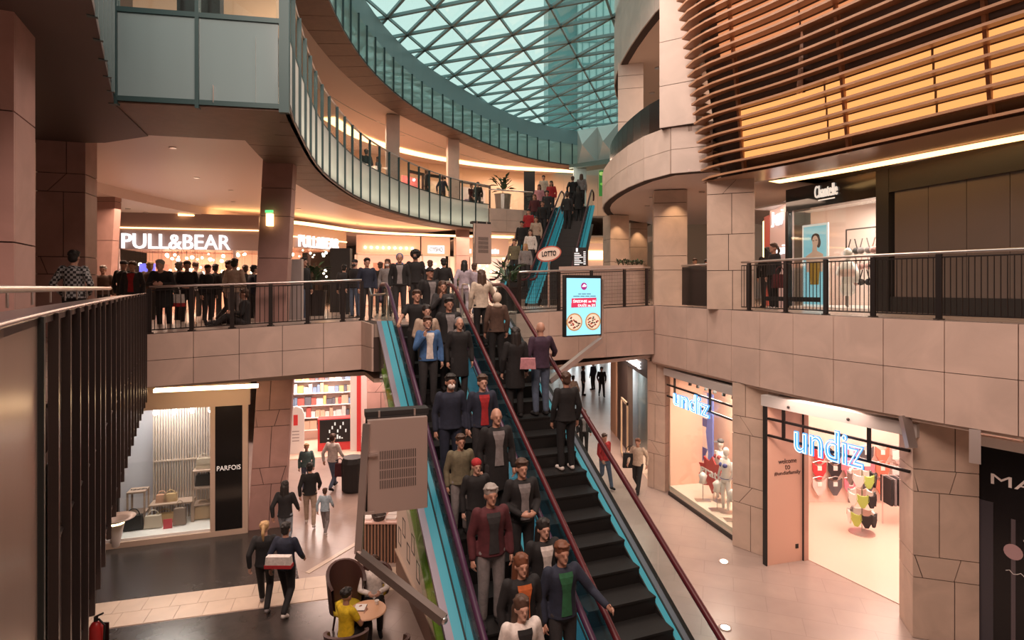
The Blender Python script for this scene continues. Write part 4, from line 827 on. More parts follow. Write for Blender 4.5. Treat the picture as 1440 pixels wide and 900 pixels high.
for k, u in enumerate((1.0, 1.7, 2.4)):
    s = UW.P(u + .35, .28, -.35); o = empty('display_stand', s, 'slim steel stand with a bust form on the shop window floor', 'stand', 'bust stands in the shop window')
    part('rod', STEEL, o, lambda b: [b.tube([s, s + Vector((0, 0, .55))], .012, 6), b.box(s.x - .2, s.x + .2, s.y - .12, s.y + .12, s.z, s.z + .02)]); part('bust', MQM, o, lambda b: b.tube([s + Vector((0, 0, .5)), s + Vector((0, 0, .6)), s + Vector((0, 0, .72)), s + Vector((0, 0, .8))], .1, 10, rs=[.11, .085, .12, .04]), smooth=True)
# entrance
sh = empty('neon_shop', UD.P(1, 0), 'brightly lit neon signed underwear shop entrance', 'shop')
part('header', MATS['header_grey'], sh, lambda b: UD.box(b, -.1, UD.L + .15, zh - .02, zh + .22, -.15, .1))
for k in (.6, 1.9): part('header_lamp', STEELD, sh, lambda b: b.ball(UD.P(k, zh + .07, .12), .03))
z = E - 3.0
for zz in (zh - .3, zh - .68): part('crossbar', STEELD, sh, lambda b: UD.box(b, 0, UD.L, zz - .025, zz + .025, .0, .05))
for u in (.42, 2.25): part('crossbar', STEELD, sh, lambda b: UD.box(b, u - .03, u + .03, zh - .70, zh, .0, .05))
part('door_panel', PEACH, sh, lambda b: UP.box(b, 0, UP.L - .14, 0, zh, -.1, 0)); part('door_edge', mat('edge_pink', (.6, .36, .28), .5), sh, lambda b: UP.box(b, UP.L - .12, UP.L, 0, zh, -.14, .04))
part('door_frame', BLACK, sh, lambda b: [UP.box(b, -.03, 0.0, 0, zh, -.1, .02), UP.box(b, UP.L - .14, UP.L - .12, 0, zh, -.1, .03)])
INK = mat('ink_brown', (.06, .03, .025), .6)
for k, (tx, w) in enumerate((('welcome', .5), ('to', .14), ('#undizfamily', .72))): text('lettering', tx, INK, sh, UP, .56 - w / 2, .56 + w / 2, 2.28 - k * .14, 2.39 - k * .14, 0, .004)
part('socket', BLACK, sh, lambda b: UP.box(b, .78, .86, .30, .40, 0, .01))
part('shop_floor', SHOPF, sh, lambda b: b.prism([(6.85, 13.2, .002), (7.9, 10.9, .002), (8.6, 10.0, .002), (15, 10, .002), (15, 17.6, .002), (9.2, 17.6, .002)], (0, 0, .012)))
part('shop_wall', mat('shop_wall_pink', (.80, .62, .54), .6), sh, lambda b: [b.box(8.4, 15, 16.7, 16.8, 0, zh + .1), b.prism([(6.85, 13.25, 0), (9.0, 17.6, 0), (8.9, 17.65, 0), (6.75, 13.3, 0)], (0, 0, zh + .1))])
part('shop_ceiling', WHITE, sh, lambda b: b.prism([(5.9, 13.0, zh + .02), (7.3, 10.4, zh + .02), (15, 10, zh + .02), (15, 17.6, zh + .02), (9.2, 17.6, zh + .02)], (0, 0, .05)))
area('shop_lamp', (9.6, 13.6, zh - .05), 3.0, 190, (1, .68, .56)); area('shop_lamp', (11.0, 16.3, zh - .05), 2.0, 110, (1, .74, .62))
for k in range(5):
    q = Vector((8.4 + k * .8, 13.2 + (k % 2) * 1.5, zh - .01)); part('ceiling_tube', LAMPW, sh, lambda b: b.box(q.x - .5, q.x + .5, q.y - .05, q.y + .05, q.z - .03, q.z))
a, _ = UD.uz(1122, 600); b_, _ = UD.uz(1221, 600)
neon_sign(UD, a, b_, E - 3.52, E - 2.86, 'large blue neon shop sign over the underwear shop entrance')
# goods on the back wall
FB = Facade((8.6, 16.65), (15, 16.65)); rk = random.Random(11)
LC = [('red', (.55, .04, .05)), ('black', (.03, .025, .03)), ('white patterned', (.75, .55, .52)), ('charcoal', (.10, .09, .10)), ('pink', (.75, .22, .30)), ('coral', (.72, .2, .13))]
for r in range(3):
    for k in range(9):
        nm, c = LC[(0, 1, 4, 3, 5, 2, 0, 1, 5)[k]] if not (r == 2 and k < 2) else LC[2 if k == 0 else 3]
        p = FB.P(.35 + k * .46, 1.42 - r * .46, .1)
        o = empty('hanging_bodysuit', p, nm + ' bodysuit on a hanger on the underwear shop wall', 'clothing', nm + ' bodysuits on the shop wall')
        m = mat('lingerie_' + nm.split()[0], c, .6); x, y, zq = p
        part('fabric', m, o, lambda b: b.prism([(x - .2, y, zq + .26), (x - .12, y, zq + .2), (x, y, zq + .1), (x + .12, y, zq + .2), (x + .2, y, zq + .26), (x + .19, y, zq), (x + .05, y, zq - .24), (x - .05, y, zq - .24), (x - .19, y, zq)], (0, .04, 0)))
        part('hanger', STEEL, o, lambda b: b.tube([(x - .2, y, zq + .27), (x, y, zq + .32), (x + .2, y, zq + .27)], .01, 5)); part('price_tag', WHITE, o, lambda b: b.box(x - .06, x + .06, y - .01, y, zq + .03, zq + .16))
for k in range(3):
    p = Vector((10.4 + k * 1.3, 15.2, 0)); o = empty('clothes_rail', p, 'clothes rail of dark garments inside the underwear shop', 'clothes rail', 'clothes rails in the underwear shop')
    part('frame', STEEL, o, lambda b: [b.tube([p + Vector((-.5, 0, 0)), p + Vector((-.5, 0, 1.3)), p + Vector((.5, 0, 1.3)), p + Vector((.5, 0, 0))], .018, 6)])
    for j in range(9): part('garment', BR[j % 2], o, lambda b: b.box(p.x - .42 + j * .1, p.x - .36 + j * .1, p.y - .22, p.y + .22, .55, 1.25))
# the goods stand on the shop floor
p = G(1212, 750); gs = empty('goods_stand', p, 'three tier stand of bras and briefs on the shop floor near the entrance', 'display stand')
part('pole', STEEL, gs, lambda b: [b.tube([p, p + Vector((0, 0, 1.75))], .02, 8), b.lathe(p, [(.3, 0), (.3, .03), (.02, .05)], 16)]); part('top_card', WHITE, gs, lambda b: b.box(p.x - .22, p.x + .22, p.y - .01, p.y + .01, 1.72, 1.86))
for r in range(3):
    for k in range(8):
        an = k * math.pi / 4 + r * .3; q0 = Vector((-math.sin(an), math.cos(an), 0)); q = p + Vector((math.cos(an) * .26, math.sin(an) * .26, 1.42 - r * .5)); m = (BR[0], WHITE, MATS['slip_pink'], WHITE, BR[1], WHITE, mat('lime', (.42, .55, .12), .6), BR[0])[(k + r) % 8]
        part('garment', m, gs, lambda b: b.prism([q + q0 * x + Vector((0, 0, z_)) for x, z_ in ((-.13, .17), (-.05, .12), (.05, .12), (.13, .17), (.14, .02), (.04, -.17), (-.04, -.17), (-.14, .02))], Vector((math.cos(an), math.sin(an), 0)) * .05))
for k, (px, py) in enumerate(((1190, 655), (1223, 658), (1262, 640), (1262, 665))):
    q = W(px, py, 16.2 - k * .2); part('price_card', mat('card_pink', (.75, .2, .25), .5) if k < 2 else WHITE, sh, lambda b: b.box(q.x - .14, q.x + .14, q.y - .01, q.y, q.z - .12, q.z + .12))
# steel flood lamps on brackets
for A, B, lb in ((W(1272, 585, 10.2), W(1282, 630, 10.0), 'slanted steel lamp box on the pillar beside the neon entrance'), (W(1371, 604, 9.3), W(1371, 652, 9.2), 'steel lamp box at the edge of the black cosmetics panel')):
    o = empty('lamp_box', B, lb, 'lamp'); part('housing', STEEL, o, lambda b: b.beam(A, B, .15, .12)); part('bracket', STEELD, o, lambda b: b.beam(A.lerp(B, .35), A.lerp(B, .35) + Vector((.2, .25, 0)), .04, .04))
# black cosmetics panel
MF = Facade((8.15, 10.05), (9.3, 8.3)); mc = empty('cosmetics_panel', MF.P(0, 0), 'black cosmetics hoarding with white letters and a makeup picture', 'advert')
part('board', mat('mac_black', (.008, .007, .008), .25), mc, lambda b: MF.box(b, .05, 2.6, 0, E - 2.75, -.1, 0)); part('header', WHITE, mc, lambda b: MF.box(b, 0, 2.6, E - 2.75, E - 2.58, -.1, .06)); part('side_strip', mat('mac_grey', (.05, .045, .055), .3), mc, lambda b: MF.box(b, .07, .28, 0, 2.6, 0, .004))
text('lettering', 'MAC', mat('print_white', (.75, .70, .68), .5), mc, MF, .25, 1.15, 2.92, 3.10, 0, .006)
text('lettering', 'MASCARA', MATS['print_white'], mc, MF, .72, .98, 2.84, 2.87, 0, .004)
part('printed_wand', mat('wand_grey', (.10, .08, .09), .3), mc, lambda b: [MF.box(b, .52, .58, .2, 2.4, 0, .005)]); part('printed_disc', mat('disc_pink', (.42, .27, .28), .4), mc, lambda b: MF.poly(b, [(.55 + .13 * math.cos(k * .4), 1.85 + .13 * math.sin(k * .4)) for k in range(16)], .005, .01))
part('printed_stroke', MATS['print_white'], mc, lambda b: [b.tube([MF.P(.72 + .05 * math.sin(k * .5), 1.7 + k * .05, .006) for k in range(9)], .006, 4), b.tube([MF.P(.45 + .05 * k, 1.5 + .03 * math.sin(k * 2), .006) for k in range(8)], .006, 4)])
# ================================================================ HOME STORE (ground floor, beyond)
ZF = Facade((4.45, 26.0), (4.45, 18.4)); zs = empty('home_store', ZF.P(2, 0), 'home goods store with a black sign band beyond the slim pillar', 'shop')
part('sign_band', mat('zara_black', (.02, .018, .018), .4), zs, lambda b: ZF.box(b, 1.6, ZF.L, E - 2.95, E - 2.36, -.1, .05)); part('dark_panel', mat('zara_dark', (.05, .035, .03), .5), zs, lambda b: ZF.box(b, 2.0, 4.1, 0, E - 2.95, -.2, 0))
part('pier', mat('tan_wood', (.45, .27, .17), .5), zs, lambda b: ZF.box(b, .6, 1.9, 0, E - 2.36, -.2, .05)); part('door_frame', mat('brass', (.75, .6, .42), .3, .6), zs, lambda b: [ZF.box(b, 4.5, 4.6, .05, 2.2, .3, .35), ZF.box(b, 5.6, 5.7, .05, 2.2, .3, .35), ZF.box(b, 4.5, 5.7, 2.1, 2.2, .3, .35), ZF.box(b, 4.5, 5.7, .05, .15, .3, .35)])
part('shop_wall', mat('zara_wall', (.75, .58, .44), .6), zs, lambda b: ZF.box(b, 3.9, ZF.L, 0, E - 2.95, -1.6, -1.5)); part('shop_floor', SHOPF, zs, lambda b: ZF.box(b, 3.9, ZF.L, -.01, .02, -1.5, 0)); part('glass_pane', GLASS, zs, lambda b: ZF.box(b, 5.8, ZF.L, 0, E - 2.95, -.03, -.01))
text('lettering', 'ZARA HOME', SIGNW, zs, ZF, 3.3, 6.6, E - 2.78, E - 2.52, .05, .03)
area('shop_lamp', ZF.P(6, E - 3.05, -.8), 1.2, 90, (1, .8, .6))
for r in range(5):
    part('shelf', WHITE, zs, lambda b: ZF.box(b, 5.2, 7.5, .5 + r * .5, .54 + r * .5, -1.5, -1.1))
    for k in range(8): part('shelf_ware', (WHITE, mat('ware_tan', (.5, .35, .22), .6), mat('ware_grey', (.3, .3, .3), .5))[(k + r) % 3], zs, lambda b: b.lathe(ZF.P(5.35 + k * .28, .54 + r * .5, -1.3), [(.07, 0), (.10, .1), (.08, .2), (.04, .25 + .05 * (k % 2))], 8))
# far corridor
part('wall_corridor', mat('corridor', (.42, .42, .42), .4), None, lambda b: b.box(-4, 12, 48, 48.2, 0, E - 2.2), kind='structure', label='far end of the ground floor corridor')
for k in range(9):
    part('corridor_light', mat('corr_light', (.9, 1, 1), emit=3.0, ecol=(.85, .97, 1.0), sample=False), None, lambda b: b.box(3.6 + k * .9, 3.75 + k * .9 + .3 * (k % 2), 47.8, 47.9, 0, 2.6 + (k % 3) * .6), label='cool white lit shop panel at the end of the corridor', cat='light', group='lit panels at the corridor end')
area('ground_lamp', (5, 38, 3.9), 4, 160, (1, .85, .75))
# ================================================================ NEAR RAILING WITH VERTICAL FINS
NR = V2((-0.80, .72), (-1.12, 1.1), (-1.80, 2.1), (-2.95, 3.95), (-5.25, 7.75), (-7.75, 12.05))
nrc = catmull(NR, 40); nin = offs(nrc, .42); nin2 = offs(nrc, .62)
nrl = empty('fin_railing', (nrc[10].x, nrc[10].y, E - 2.4), 'near gallery railing of tall dark fins with a steel handrail', 'railing')
part('ledge', mat('ledge_metal', (.10, .075, .078), .30, .5), nrl, lambda b: [b.prism([v3(nrc[i], E - .125), v3(nrc[i + 1], E - .125), v3(nin[i + 1], E - .15), v3(nin[i], E - .15)], (0, 0, -.03)) for i in range(40)])
part('edge_tube', mat('edge_tube', (.35, .30, .32), .25, .8), nrl, lambda b: b.tube([v3(p, E - .115) for p in nrc], .012, 8), smooth=True)
part('handrail', STEEL, nrl, lambda b: b.tube([v3(p, E - .01) for p in nin2], .032, 12), smooth=True)
part('fascia_plate', mat('fascia_bronze', (.34, .25, .20), .3, .6), nrl, lambda b: b.strip([v3(p, E - .13) for p in nrc[:7]], [v3(p, E - 2.4) for p in nrc[:7]]))
for k in range(1, 14): part('rail_bracket', STEEL, nrl, lambda b: b.beam(v3(nin2[k * 3], E - .16), v3(nin2[k * 3], E - .03), .015, .015))
fin = mat('fin_metal', (.075, .062, .060), .32, .75); finw = mat('fin_edge', (.04, .05, .05), .4, .5)
L = 0; k = 0
cf = catmull(NR, 400); acc = 0
for i in range(400):
    acc += (cf[i + 1] - cf[i]).length
    if cf[i].y > 2.35 and acc >= (.40 if cf[i].y < 5 else .62):
        acc = 0; t = (cf[i + 1] - cf[i]).normalized(); nr = Vector((t.y, -t.x)); p = cf[i]
        b = MB(); b.prism([v3(p - nr * .02 - t * .02, E - 2.42), v3(p + nr * .02 - t * .02, E - 2.42), v3(p + nr * .02 + t * .02, E - 2.42), v3(p - nr * .02 + t * .02, E - 2.42)], (0, 0, 2.30)); b.build('fin', fin if k else finw, nrl); k += 1
panelled('wall_near_slab', offs([NR[2], NR[3], NR[4], NR[5]], .16), (E - 2.2, E - 2.2), (E - 1.0, E - 1.0), 1, 1.8, STONE, side=-1, label='stone slab edge behind the fins of the near railing')
part('backing_sheet', mat('backing_dark', (.05, .042, .042), .3, .7), nrl, lambda b: b.strip([v3(p, E - .16) for p in offs(nrc, .05)[8:21]], [v3(p, E - 2.4) for p in offs(nrc, .05)[8:21]]))
for z in (-1.3, -2.3): part('fin_rail', STEELD, nrl, lambda b: b.tube([v3(p, E + z) for p in offs(nrc, .02)[8:]], .012, 6))
# ================================================================ RAILINGS
def railing(name, pts, z0, z1, label, post_at, bar, m=STEELD, mesh=False, bars=True, rail=STEEL, rr=.028):
    n = max(2, round(clen(pts) / .5)); c = catmull(pts, n); o = empty(name, v3(c[0], z0[0]), label, 'railing')
    zb = lambda u: lerp(*z0, u); zt = lambda u: lerp(*z1, u)
    part('handrail', rail, o, lambda b: b.tube([v3(c[i], zt(i / n)) for i in range(n + 1)], rr, 10), smooth=True)
    for h in (.08, .93): part('cross_rail', m, o, lambda b: [b.beam(v3(c[i], lerp(zb(i / n), zt(i / n), h)), v3(c[i + 1], lerp(zb((i + 1) / n), zt((i + 1) / n), h)), .02, .025) for i in range(n)])
    for u in post_at:
        x = u * n; i = min(int(x), n - 1); p = c[i].lerp(c[i + 1], x - i); t = (c[i + 1] - c[i]).normalized()
        po = part('post', m, o, lambda b: b.beam(v3(p, zb(u)), v3(p, zt(u) - .03), .05, .09, up=(t.x, t.y, 0)))
        part('foot', m, po, lambda b: b.box(p.x - .06, p.x + .06, p.y - .06, p.y + .06, zb(u), zb(u) + .03))
    if bars:
        k = round(clen(pts) / bar); cc = catmull(pts, k); bb = MB()
        for i in range(k + 1):
            bb.beam(v3(cc[i], lerp(zb(i / k), zt(i / k), .08)), v3(cc[i], lerp(zb(i / k), zt(i / k), .93)), .012, .012) if not mesh else bb.beam(v3(cc[i], lerp(zb(i / k), zt(i / k), .08)), v3(cc[i], lerp(zb(i / k), zt(i / k), .93)), .006, .006)
        if mesh:
            for h in range(1, 9):
                for i in range(n): bb.beam(v3(c[i], lerp(zb(i / n), zt(i / n), .08 + h * .094)), v3(c[i + 1], lerp(zb((i + 1) / n), zt((i + 1) / n), .08 + h * .094)), .006, .006)
        bb.build('bars', m, o, kind='stuff')
    return o
sh_ = Vector((0, .12))
railing('mesh_railing', [NB + sh_, NCc + sh_ + Vector((-.05, 0))], (E - 1.0, E - .8), (E + .02, E + .20), 'gallery railing with fine dark bars in front of the crowd', [.0, .18, .36, .54, .72, .9, 1.0], .10)
railing('mesh_railing', [ER + Vector((.1, .2)), Vector((4.3, 17.75))], (E - .64, E - .55), (E + .40, E + .64), 'wire mesh railing of the footbridge behind the advertising screen', [.0, .26, .5, .77, .97], .07, mesh=True)
rc_ = catmull(RC, 40)
railing('bar_railing', [q + Vector((.12, .12)) for q in (rc_[13], rc_[20], rc_[27], rc_[34], rc_[40])], (E - .56, E - .56), (E + .63, E + .60), 'long bar railing of the gallery in front of the lingerie shop', [.03, .165, .285, .40, .53, .7, .9], .085)
part('notice_strip', BLACK, None, lambda b: b.beam(v3(rc_[15] + Vector((.3, .3)), E - .25), v3(rc_[20] + Vector((.3, .3)), E - .25), .03, .10), label='dark low bar before the lingerie shop window', cat='bar')
gp = empty('smoked_railing', v3(rc_[2], E - .55), 'smoked glass railing panel between the two sandstone pillars', 'railing')
pA, pB = Vector((5.05, 16.9)), Vector((5.35, 15.2))
part('glass_panel', GSM, gp, lambda b: b.prism([v3(pA, E - .5), v3(pB, E - .5), v3(pB, E + .60), v3(pA, E + .62)], (.03, 0, 0))); part('handrail', STEEL, gp, lambda b: b.tube([v3(pA, E + .66), v3(pB, E + .64)], .028), smooth=True)
# ledge and planter on the footbridge
lg = empty('planter_ledge', (1.8, 16.2, E + .3), 'long pale planter ledge on the footbridge railing', 'ledge')
part('top', STONE, lg, lambda b: b.prism([v3(W(786, 380, 16.2).xy, E + .52), v3(W(905, 372, 18.4).xy, E + .66), v3(W(905, 372, 19.0).xy, E + .66), v3(W(786, 380, 16.8).xy, E + .52)], (0, 0, .09)))
part('box', STONE, lg, lambda b: b.prism([v3(W(786, 380, 16.3).xy, E - .6), v3(W(905, 372, 18.5).xy, E - .55), v3(W(905, 372, 18.9).xy, E - .55), v3(W(786, 380, 16.7).xy, E - .6)], (0, 0, 1.15)))
LEAF = mat('leaf_green', (.05, .10, .04), .5); LEAF2 = mat('leaf_dark_green', (.03, .06, .03), .5)
def plant(p, r, h, n, label, group=None, pot=None):
    o = empty('potted_plant', p, label, 'plant', group); rn = random.Random(int(p[0] * 100)); p = Vector(p)
    if pot: part('pot', pot, o, lambda b: b.lathe(p, [(r * .5, 0), (r * .62, h * .5), (r * .66, h * .52), (r * .55, h * .5)], 14))
    z0 = h * .5 if pot else 0
    part('stem', mat('stem_brown', (.06, .04, .02), .7), o, lambda b: [b.tube([p + Vector((0, 0, z0)), p + Vector((rn.uniform(-.3, .3) * r, rn.uniform(-.3, .3) * r, z0 + h * .5))], .01, 5) for k in range(5)])
    for k in range(n):
        a = rn.uniform(0, 6.28); e = rn.uniform(.1, 1.2); c = p + Vector((math.cos(a) * r * .5 * rn.random(), math.sin(a) * r * .5 * rn.random(), z0 + h * rn.uniform(.1, .45)))
        d = Vector((math.cos(a) * math.cos(e), math.sin(a) * math.cos(e), math.sin(e))) * r * rn.uniform(.5, .9); s = d.cross(Vector((0, 0, 1))).normalized() * r * .14
        part('leaf', LEAF if k % 2 else LEAF2, o, lambda b: b.add([c, c + d * .45 + s, c + d - Vector((0, 0, r * .15)), c + d * .45 - s], [[0, 1, 2, 3]]))
for k in range(6): q = W(872 + k * 6.5, 372, 18.0 + k * .1); plant((q.x, q.y + .25, E + .72), .22, .35, 16, 'small dark plant in the footbridge planter row', 'plants along the footbridge planter')
q = W(716, 398, 15.5); plant((q.x, q.y, E - .62), .55, 1.25, 46, 'large leafy plant at the head of the escalator by the lottery sign', pot=STEELD)
q = W(441, 400, 17.0); plant((q.x, q.y, E - .95), .6, 1.7, 46, 'big dark palm like plant on the gallery beside the black panel', pot=STEELD)
q = W(707, 290, 32.0); plant((q.x, q.y, E + 4.22), .75, 2.0, 40, 'leafy plant in a steel tub on the far second gallery', pot=STEEL)
q = W(647, 398, 24.0); plant((q.x, q.y, E - .9), .45, 1.3, 30, 'small plant beside the far gallery pillar', pot=BLACK)
# ================================================================ ESCALATORS
CYAN = mat('led_cyan', (.04, .18, .22), .5, 0, emit=.20, ecol=(.02, .42, .52)); CYAND = mat('led_blue_dim', (.02, .10, .14), .2, .3, emit=.10, ecol=(.02, .25, .42))
STEPM = mat('step_black', (.018, .017, .017), .45, .3); RAILP = mat('handrail_purple', (.05, .018, .045), .35, spec=.3); RAILR = mat('handrail_red', (.075, .010, .014), .35, spec=.3)
LILAC = mat('trim_lilac', (.25, .21, .25), .4, .5); EGL = glass('glass_escalator', (.86, .93, .94), .05)
SL = math.tan(R(30))
class Esc:
    def __init__(s, O, dr, zn0): s.O = Vector(O); s.d = Vector(dr).normalized(); s.n = Vector((s.d.y, -s.d.x)); s.z0 = zn0
    def p(s, t, w, h=0.0, flat=None):
        q = s.O + s.d * t + s.n * w; return Vector((q.x, q.y, (s.z0 + SL * t if flat is None else flat) + h))
def escalator(e, wl, wr, tb, tt, label, decks, rails, seen=True, group=None):
    o = empty('escalator', e.p(tb, (wl + wr) / 2), label, 'escalator', group)
    n = int((tt - tb) / .4)
    step = None
    for k in range(n):
        t = tt - .4 * (k + 1)
        if step is None:
            b = MB(); z = e.z0 + SL * (t + .4)
            b.prism([e.p(t, wl + .12, flat=z - .03), e.p(t, wr - .12, flat=z - .03), e.p(t + .4, wr - .12, flat=z - .03), e.p(t + .4, wl + .12, flat=z - .03)], (0, 0, .03))
            b.prism([e.p(t + .01, wl + .12, flat=z - .25), e.p(t + .01, wr - .12, flat=z - .25), e.p(t + .03, wr - .12, flat=z - .25), e.p(t + .03, wl + .12, flat=z - .25)], (0, 0, .22))
            b.prism([e.p(t - .004, wl + .12, flat=z - .028), e.p(t - .004, wr - .12, flat=z - .028), e.p(t + .028, wr - .12, flat=z - .028), e.p(t + .028, wl + .12, flat=z - .028)], (0, 0, .03))
            step = b.build('step', STEPM, o); t00 = t
        else:
            c = step.copy(); COL.objects.link(c); dl = e.p(t, 0) - e.p(t00, 0); c.location = Vector(step.location) + dl; c.parent = o
    zt = e.z0 + SL * tt; zb = e.z0 + SL * tb
    part('landing_plate', STEEL, o, lambda b: b.prism([e.p(tt, wl + .1, flat=zt - .02), e.p(tt, wr - .1, flat=zt - .02), e.p(tt + 1.3, wr - .1, flat=zt - .02), e.p(tt + 1.3, wl + .1, flat=zt - .02)], (0, 0, .03)))
    for w, rm in zip((wl, wr), rails):
        path = [e.p(tb - .9, w, flat=zb + .93), e.p(tb - .3, w, flat=zb + .95), e.p(tb + .2, w, .93)] + [e.p(lerp(tb + .6, tt - .5, k / 8), w, .95) for k in range(9)] + [e.p(tt - .15, w, .90 + .02), e.p(tt + .2, w, flat=zt + .93), e.p(tt + .9, w, flat=zt + .93)]
        for a in range(1, 7):
            an = math.pi * a / 7; path.append(e.p(tt + .9 + .22 * math.sin(an), w, flat=zt + .71 + .22 * math.cos(an)))
        b = MB(); b.tube(path, .045, 8); b.build('handrail', rm, o, True)
        ts = [lerp(tb, tt, k / 6) for k in range(7)]
        for a, c in zip(ts, ts[1:]):
            part('glass_panel', EGL, o, lambda b: b.prism([e.p(a + .01, w - .006, .1), e.p(c - .01, w - .006, .1), e.p(c - .01, w - .006, .92), e.p(a + .01, w - .006, .92)], v3(e.n * .012, 0)))
        part('glass_panel', EGL, o, lambda b: b.prism([e.p(tt, w - .006, flat=zt + .05), e.p(tt + .95, w - .006, flat=zt + .05), e.p(tt + .95, w - .006, flat=zt + .9), e.p(tt, w - .006, flat=zt + .9)], v3(e.n * .012, 0)))
    def bar(name, m, w0, w1, h0, h1, ta=None, tc=None):
        ta = tb if ta is None else ta; tc = tt if tc is None else tc
        part(name, m, o, lambda b: b.prism([e.p(ta, w0, h0), e.p(ta, w1, h0), e.p(ta, w1, h1), e.p(ta, w0, h1)], e.p(tc, 0) - e.p(ta, 0)))
    for sd, w in ((-1, wl), (1, wr)):
        bar('skirt', BLACK, *(sorted((w - sd * .12, w - sd * .10))), -.25, .10)
        bar('led_deck', CYAN, *(sorted((w - sd * .10, w - sd * .012))), .04, .10)
        bar('deck_groove', BLACK, *(sorted((w - sd * .012, w + sd * .012))), .04, .115)
    for (w0, w1, m) in decks: bar('outer_deck', m, w0, w1, .02, .10)
    bar('underside', mat('truss_under', (.20, .17, .15), .5), wl - .1, wr + .1, -.95, -.88)
    return o
ME = Esc((-1.316, 9.0), (-.3593, .9332), E - 3.29)
escD = escalator(ME, 0.0, 1.25, -5.2, 4.23, 'crowded escalator coming down with cyan lit sides and purple handrails', [(-.14, -.012, CYAN), (-.24, -.14, LILAC), (1.262, 1.395, CYAND)], (RAILP, RAILP))
escU = escalator(ME, 1.54, 2.85, -5.2, 4.23, 'half empty escalator going up with a red handrail next to the crowded one', [(1.395, 1.528, CYAND), (2.862, 2.95, LILAC), (2.95, 3.02, STEELD)], (RAILR, RAILR))
# the glazed truss under the left flank
tr = empty('escalator_truss', ME.p(-2, -.2, -.9), 'green steel truss behind the glazed flank under the escalator', 'truss')
GRN = mat('truss_green', (.20, .32, .03), .5, emit=.05)
for h in (.0, -.85): part('chord', GRN, tr, lambda b: b.beam(ME.p(-5, -.12, h), ME.p(4.0, -.12, h), .09, .09))
for k in range(8):
    a = -4.8 + k * 1.1; part('diagonal', GRN, tr, lambda b: b.beam(ME.p(a, -.12, 0), ME.p(a + .55, -.12, -.85), .06, .06)); part('diagonal', GRN, tr, lambda b: b.beam(ME.p(a + .55, -.12, -.85), ME.p(a + 1.1, -.12, 0), .06, .06))
part('back_sheet', mat('truss_dark', (.03, .03, .028), .4), tr, lambda b: b.prism([ME.p(-5.2, -.05, -.9), ME.p(4, -.05, -.9), ME.p(4, -.05, .02), ME.p(-5.2, -.05, .02)], v3(ME.n * .02, 0)))
part('flank_glass', glass('glass_flank', (.9, .95, .9), .08), tr, lambda b: b.prism([ME.p(-5.2, -.22, -.9), ME.p(4, -.22, -.9), ME.p(4, -.22, .02), ME.p(-5.2, -.22, .02)], v3(ME.n * .01, 0)))
UE = Esc((1.37, 30.28), (.237, .971), E + 4.2)
escalator(UE, 0.0, 1.25, -8.35, 0, 'far crowded escalator rising to the second gallery', [(-.2, -.012, STEELD), (1.262, 1.395, CYAN)], (RAILR, RAILR))
escalator(UE, 1.55, 2.85, -8.35, 0, 'far escalator with bright cyan sides beside the green poster', [(1.395, 1.538, CYAN), (2.862, 3.02, CYAN)], (RAILR, RAILR))
# barriers at the escalator head
for k, (a, c) in enumerate(((W(520, 418, 14.0), W(546, 415, 13.2)), (W(608, 400, 14.6), W(637, 398, 13.6)), (W(650, 402, 15.2), W(660, 402, 14.6)))):
    zf = E - .85; o = empty('barrier_rail', (a.x, a.y, zf), ['steel barrier between the gallery railing and the escalator head', 'steel barrier hoop behind the head of the crowded escalator', 'short steel barrier between the two escalator heads'][k], 'railing')
    part('hoop', STEEL, o, lambda b: b.tube([Vector((a.x, a.y, zf)), Vector((a.x, a.y, E)), a.lerp(c, .1) + Vector((0, 0, .04)), a.lerp(c, .9) + Vector((0, 0, .04)), Vector((c.x, c.y, E)), Vector((c.x, c.y, zf))], .025, 8), smooth=True)
    part('infill', GLASS, o, lambda b: b.prism([Vector((a.x, a.y, zf + .1)), Vector((c.x, c.y, zf + .1)), Vector((c.x, c.y, E - .1)), Vector((a.x, a.y, E - .1))], (.01, 0, 0)))
# ================================================================ HANGING SCREENS
MET = mat('screen_back', (.50, .40, .36), .38, .6)
def screen_back(x0, y0, x1, y1, d0, d1, label, lean=0.0):
    f = Facade(D(x0, 0, d0), D(x1, 0, d1)); u0, zt = f.uz(x0, y0); u1, _ = f.uz(x1, y0); zb = f.uz(x0, y1)[1]; W_, H = u1 - u0, zt - zb
    o = empty('display_screen', f.P(0, zb), label, 'screen')
    part('casing', MET, o, lambda b: f.box(b, u0, u1, zb, zt, -.09, 0)); part('front_bezel', BLACK, o, lambda b: f.box(b, u0 - .02, u1 + .02, zb - .02, zt + .02, -.13, -.09))
    b = MB()
    for r in range(4):
        for k in range(20): f.box(b, u0 + W_ * (.20 + .031 * k), u0 + W_ * (.20 + .031 * k) + W_ * .012, zb + H * (.62 - .105 * r) - H * .045, zb + H * (.62 - .105 * r) + H * .045, 0, .004)
    b.build('vent_slots', BLACK, o, kind='stuff')
    part('top_bracket', BLACK, o, lambda b: f.box(b, u0 - .02, u1 + .04, zt + .01, zt + .09, -.35, -.12))
    for q in (.2, .8): part('hanger', STEEL, o, lambda b: f.box(b, u0 + W_ * q - .012, u0 + W_ * q + .012, zt - .02, zt + .1, -.12, -.09))
    return o, f, u0, u1, zb, zt
o, f, u0, u1, zb, zt = screen_back(517, 592, 601, 724, 7.5, 7.75, 'back of a steel advertising screen with four rows of vent slots by the escalator')
P0, P1, P2 = W(516, 596, 7.5), W(504, 778, 7.35), W(624, 872, 6.75)
part('mast', STEEL, o, lambda b: b.beam(P0, P1, .09, .07, up=(0, 1, 0))); part('arm', mat('arm_dark', (.17, .135, .12), .4, .5), o, lambda b: b.beam(P1, P2, .11, .10)); part('bolt', STEEL, o, lambda b: b.ball(P2, .05))
